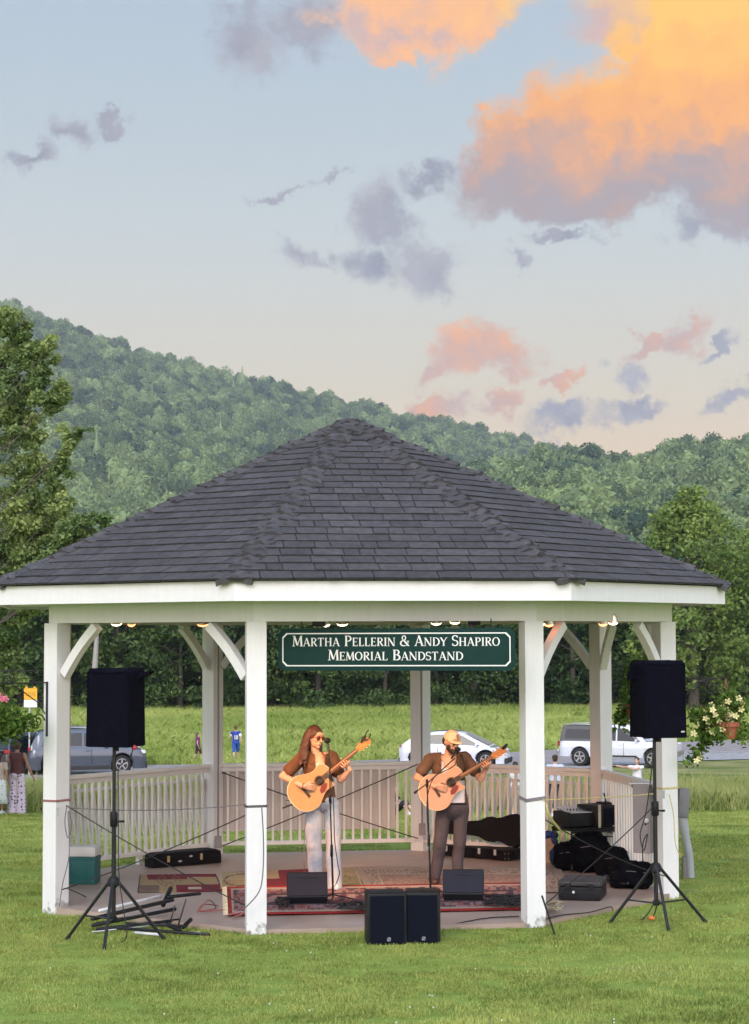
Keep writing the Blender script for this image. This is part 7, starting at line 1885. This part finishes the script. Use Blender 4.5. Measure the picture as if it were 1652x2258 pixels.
# white hatchback crossover
CB = [(-2.3, .86, .86), (-2.1, .96, .91), (-1.0, .98, .93), (.6, .95, .93), (1.2, .93, .92), (1.8, .86, .88), (2.15, .76, .82), (2.3, .62, .72)]
CT = [(-2.22, .93), (-1.95, 1.15), (-1.5, 1.40), (-.8, 1.53), (0, 1.55), (.5, 1.46), (1.0, 1.22), (1.62, .92)]
CW = [[(-1.62, .35), (-1.35, .85), (-1.05, .9), (-1.05, .12)], [(-.98, .10), (-.98, .9), (-.05, .92), (-.05, .08)], [(.03, .08), (.03, .92), (.45, .90), (.95, .62), (1.22, .12)]]
car(gat(1005, 1694, 83), R_(-13), 'white sloping crossover car behind the back middle post', 'car', wcar, 4.65, .93, CB, CT, (-1.45, 1.45), .36, CW, (-.75, .25), clad=clad, lights=[(2.10, .62, .74, .2, .34, .07)], rear_lights=[(-2.25, .5, .92, .08, .7, .06)], wshield=[(.55, 1.52), (-2.15, -1.6)])
# white pickup with a dark bed cap
PB = [(-2.7, 1.05, .90), (-2.6, 1.10, .93), (-1.2, 1.10, .94), (1.2, 1.10, .94), (1.6, 1.12, .93), (2.4, 1.06, .90), (2.7, .98, .84)]
PT = [(-.72, 1.12), (-.62, 1.66), (-.45, 1.80), (.3, 1.84), (.75, 1.76), (1.45, 1.14)]
PWn = [[(-.52, .08), (-.45, .9), (.05, .93), (.05, .06)], [(.12, .06), (.12, .93), (.60, .90), (1.12, .35), (1.2, .08)]]
r = car(gat(1368, 1691, 81), R_(-24), 'white pickup truck with dark cap over its bed parked at right', 'pickup', wcar, 5.4, .94, PB, PT, (-1.65, 1.78), .40, PWn, (-.32, .3), clad=None, groundclear=.42, lights=[(2.62, .66, .96, .16, .26, .16)], rear_lights=[(-2.68, .82, .98, .08, .14, .22)], wshield=[(.82, 1.38)], name='pickup_truck')
r.scale = (.94, .94, .97)
mb = MB(); vs = []
for x, t in ((-2.62, 0), (-2.50, 1), (-.80, 1), (-.74, 0)):
    w = .86 - .10*t; vs += [(x, -w, 1.10 + t*.66), (x, w, 1.10+t*.66)]
mb.add(vs, [(0, 2, 3, 1), (2, 4, 5, 3), (4, 6, 7, 5), (0, 6, 4, 2), (1, 3, 5, 7)]); bc = mb.build('bed_cap', mat('dark_cap', (.05, .055, .06), .35, coat=.5), r)
for sd in (-1, 1): mb = MB(); mb.add([(-2.38, sd*.86, 1.22), (-2.30, sd*.80, 1.62), (-1.0, sd*.80, 1.62), (-.92, sd*.86, 1.22)], [(0, 1, 2, 3)]); mb.build('cap_window', glassm, bc)
mb = MB()
for sd in (-1, 1): mb.tube([(-2.5, sd*.72, 1.76), (-2.45, sd*.72, 1.84), (-.95, sd*.72, 1.84), (-.9, sd*.72, 1.76)], .018, 6)
mb.build('roof_rack', silver, bc, True)
mb = MB(); mb.bbox((2.72, 0, .60), (.14, 1.6, .22), .04); mb.build('front_bumper', mat('chrome_dull', (.4, .4, .4), .3, .8), r); mb = MB(); mb.bbox((-2.74, 0, .62), (.14, 1.6, .18), .04); mb.build('rear_bumper', mat('chrome_dull', (.4, .4, .4), .3, .8), r)
for sd in (-1, 1): mb = MB(); mb.bbox((.1, sd*.95, .48), (1.9, .05, .06), .02); mb.build('side_step', blk, r)

# school zone sign by the road
p = at(65, 1556, 80); p.z = gz(p.x, p.y); r = empty('road_sign', p, 0, 'yellow SCHOOL sign over a white plate on a grey post at left', 'road sign')
k = 80/FPX; ztop = CAM.z-(1514-1400)*k - p.z; H_ = 42*k
mb = MB(); mb.box((0, .03, (ztop)/2), (.06, .04, ztop)); mb.build('post', mat('galv_post', (.42, .44, .43), .5, .3), r)
mb = MB(); mb.bbox((.04, 0, ztop-.23), (29*k, .02, .46), .012); yb = mb.build('school_plate', mat('sign_yellow', (.85, .42, .02), .5, var=.03), r)
T3 = lambda x, y: Vector((.04+x, -.013, ztop-.32+y)); mb = MB(); lettering(mb, 'SCHOOL', 0, 0, .17, 1.0, T3, fit=.42, fat=.75); mb.build('lettering', mat('letter_dark', (.16, .07, .02), .6), yb)
mb = MB(); mb.bbox((.04, 0, ztop-.62), (29*k, .02, .30), .012); mb.build('white_plate', mat('number_white', (.8, .8, .8), .7), r)
for x in (-.12, .2): mb = MB(); mb.bbox((x, 0, ztop+.03), (.10, .06, .07), .02); mb.build('flasher', mat('sign_yellow', (.85, .42, .02), .5, var=.03), r)

# scattered white clover heads on the lawn: too many to count
rng = np.random.default_rng(33); mb = MB()
for k in range(110):
    d = rng.uniform(13, 40); x = CAM.x + rng.uniform(-.23, .23)*d; y = CAM.y+d
    if inoct(x, y, 4.0): continue
    mb.ball((x, y, gz(x, y)+.045), (.008, .008, .007), 1)
o = mb.build('clover_flowers', mat('clover_white', (.62, .62, .52), .8), None, recenter=False); tag(o, 'tiny white clover heads scattered over the lawn', None, None, 'stuff')
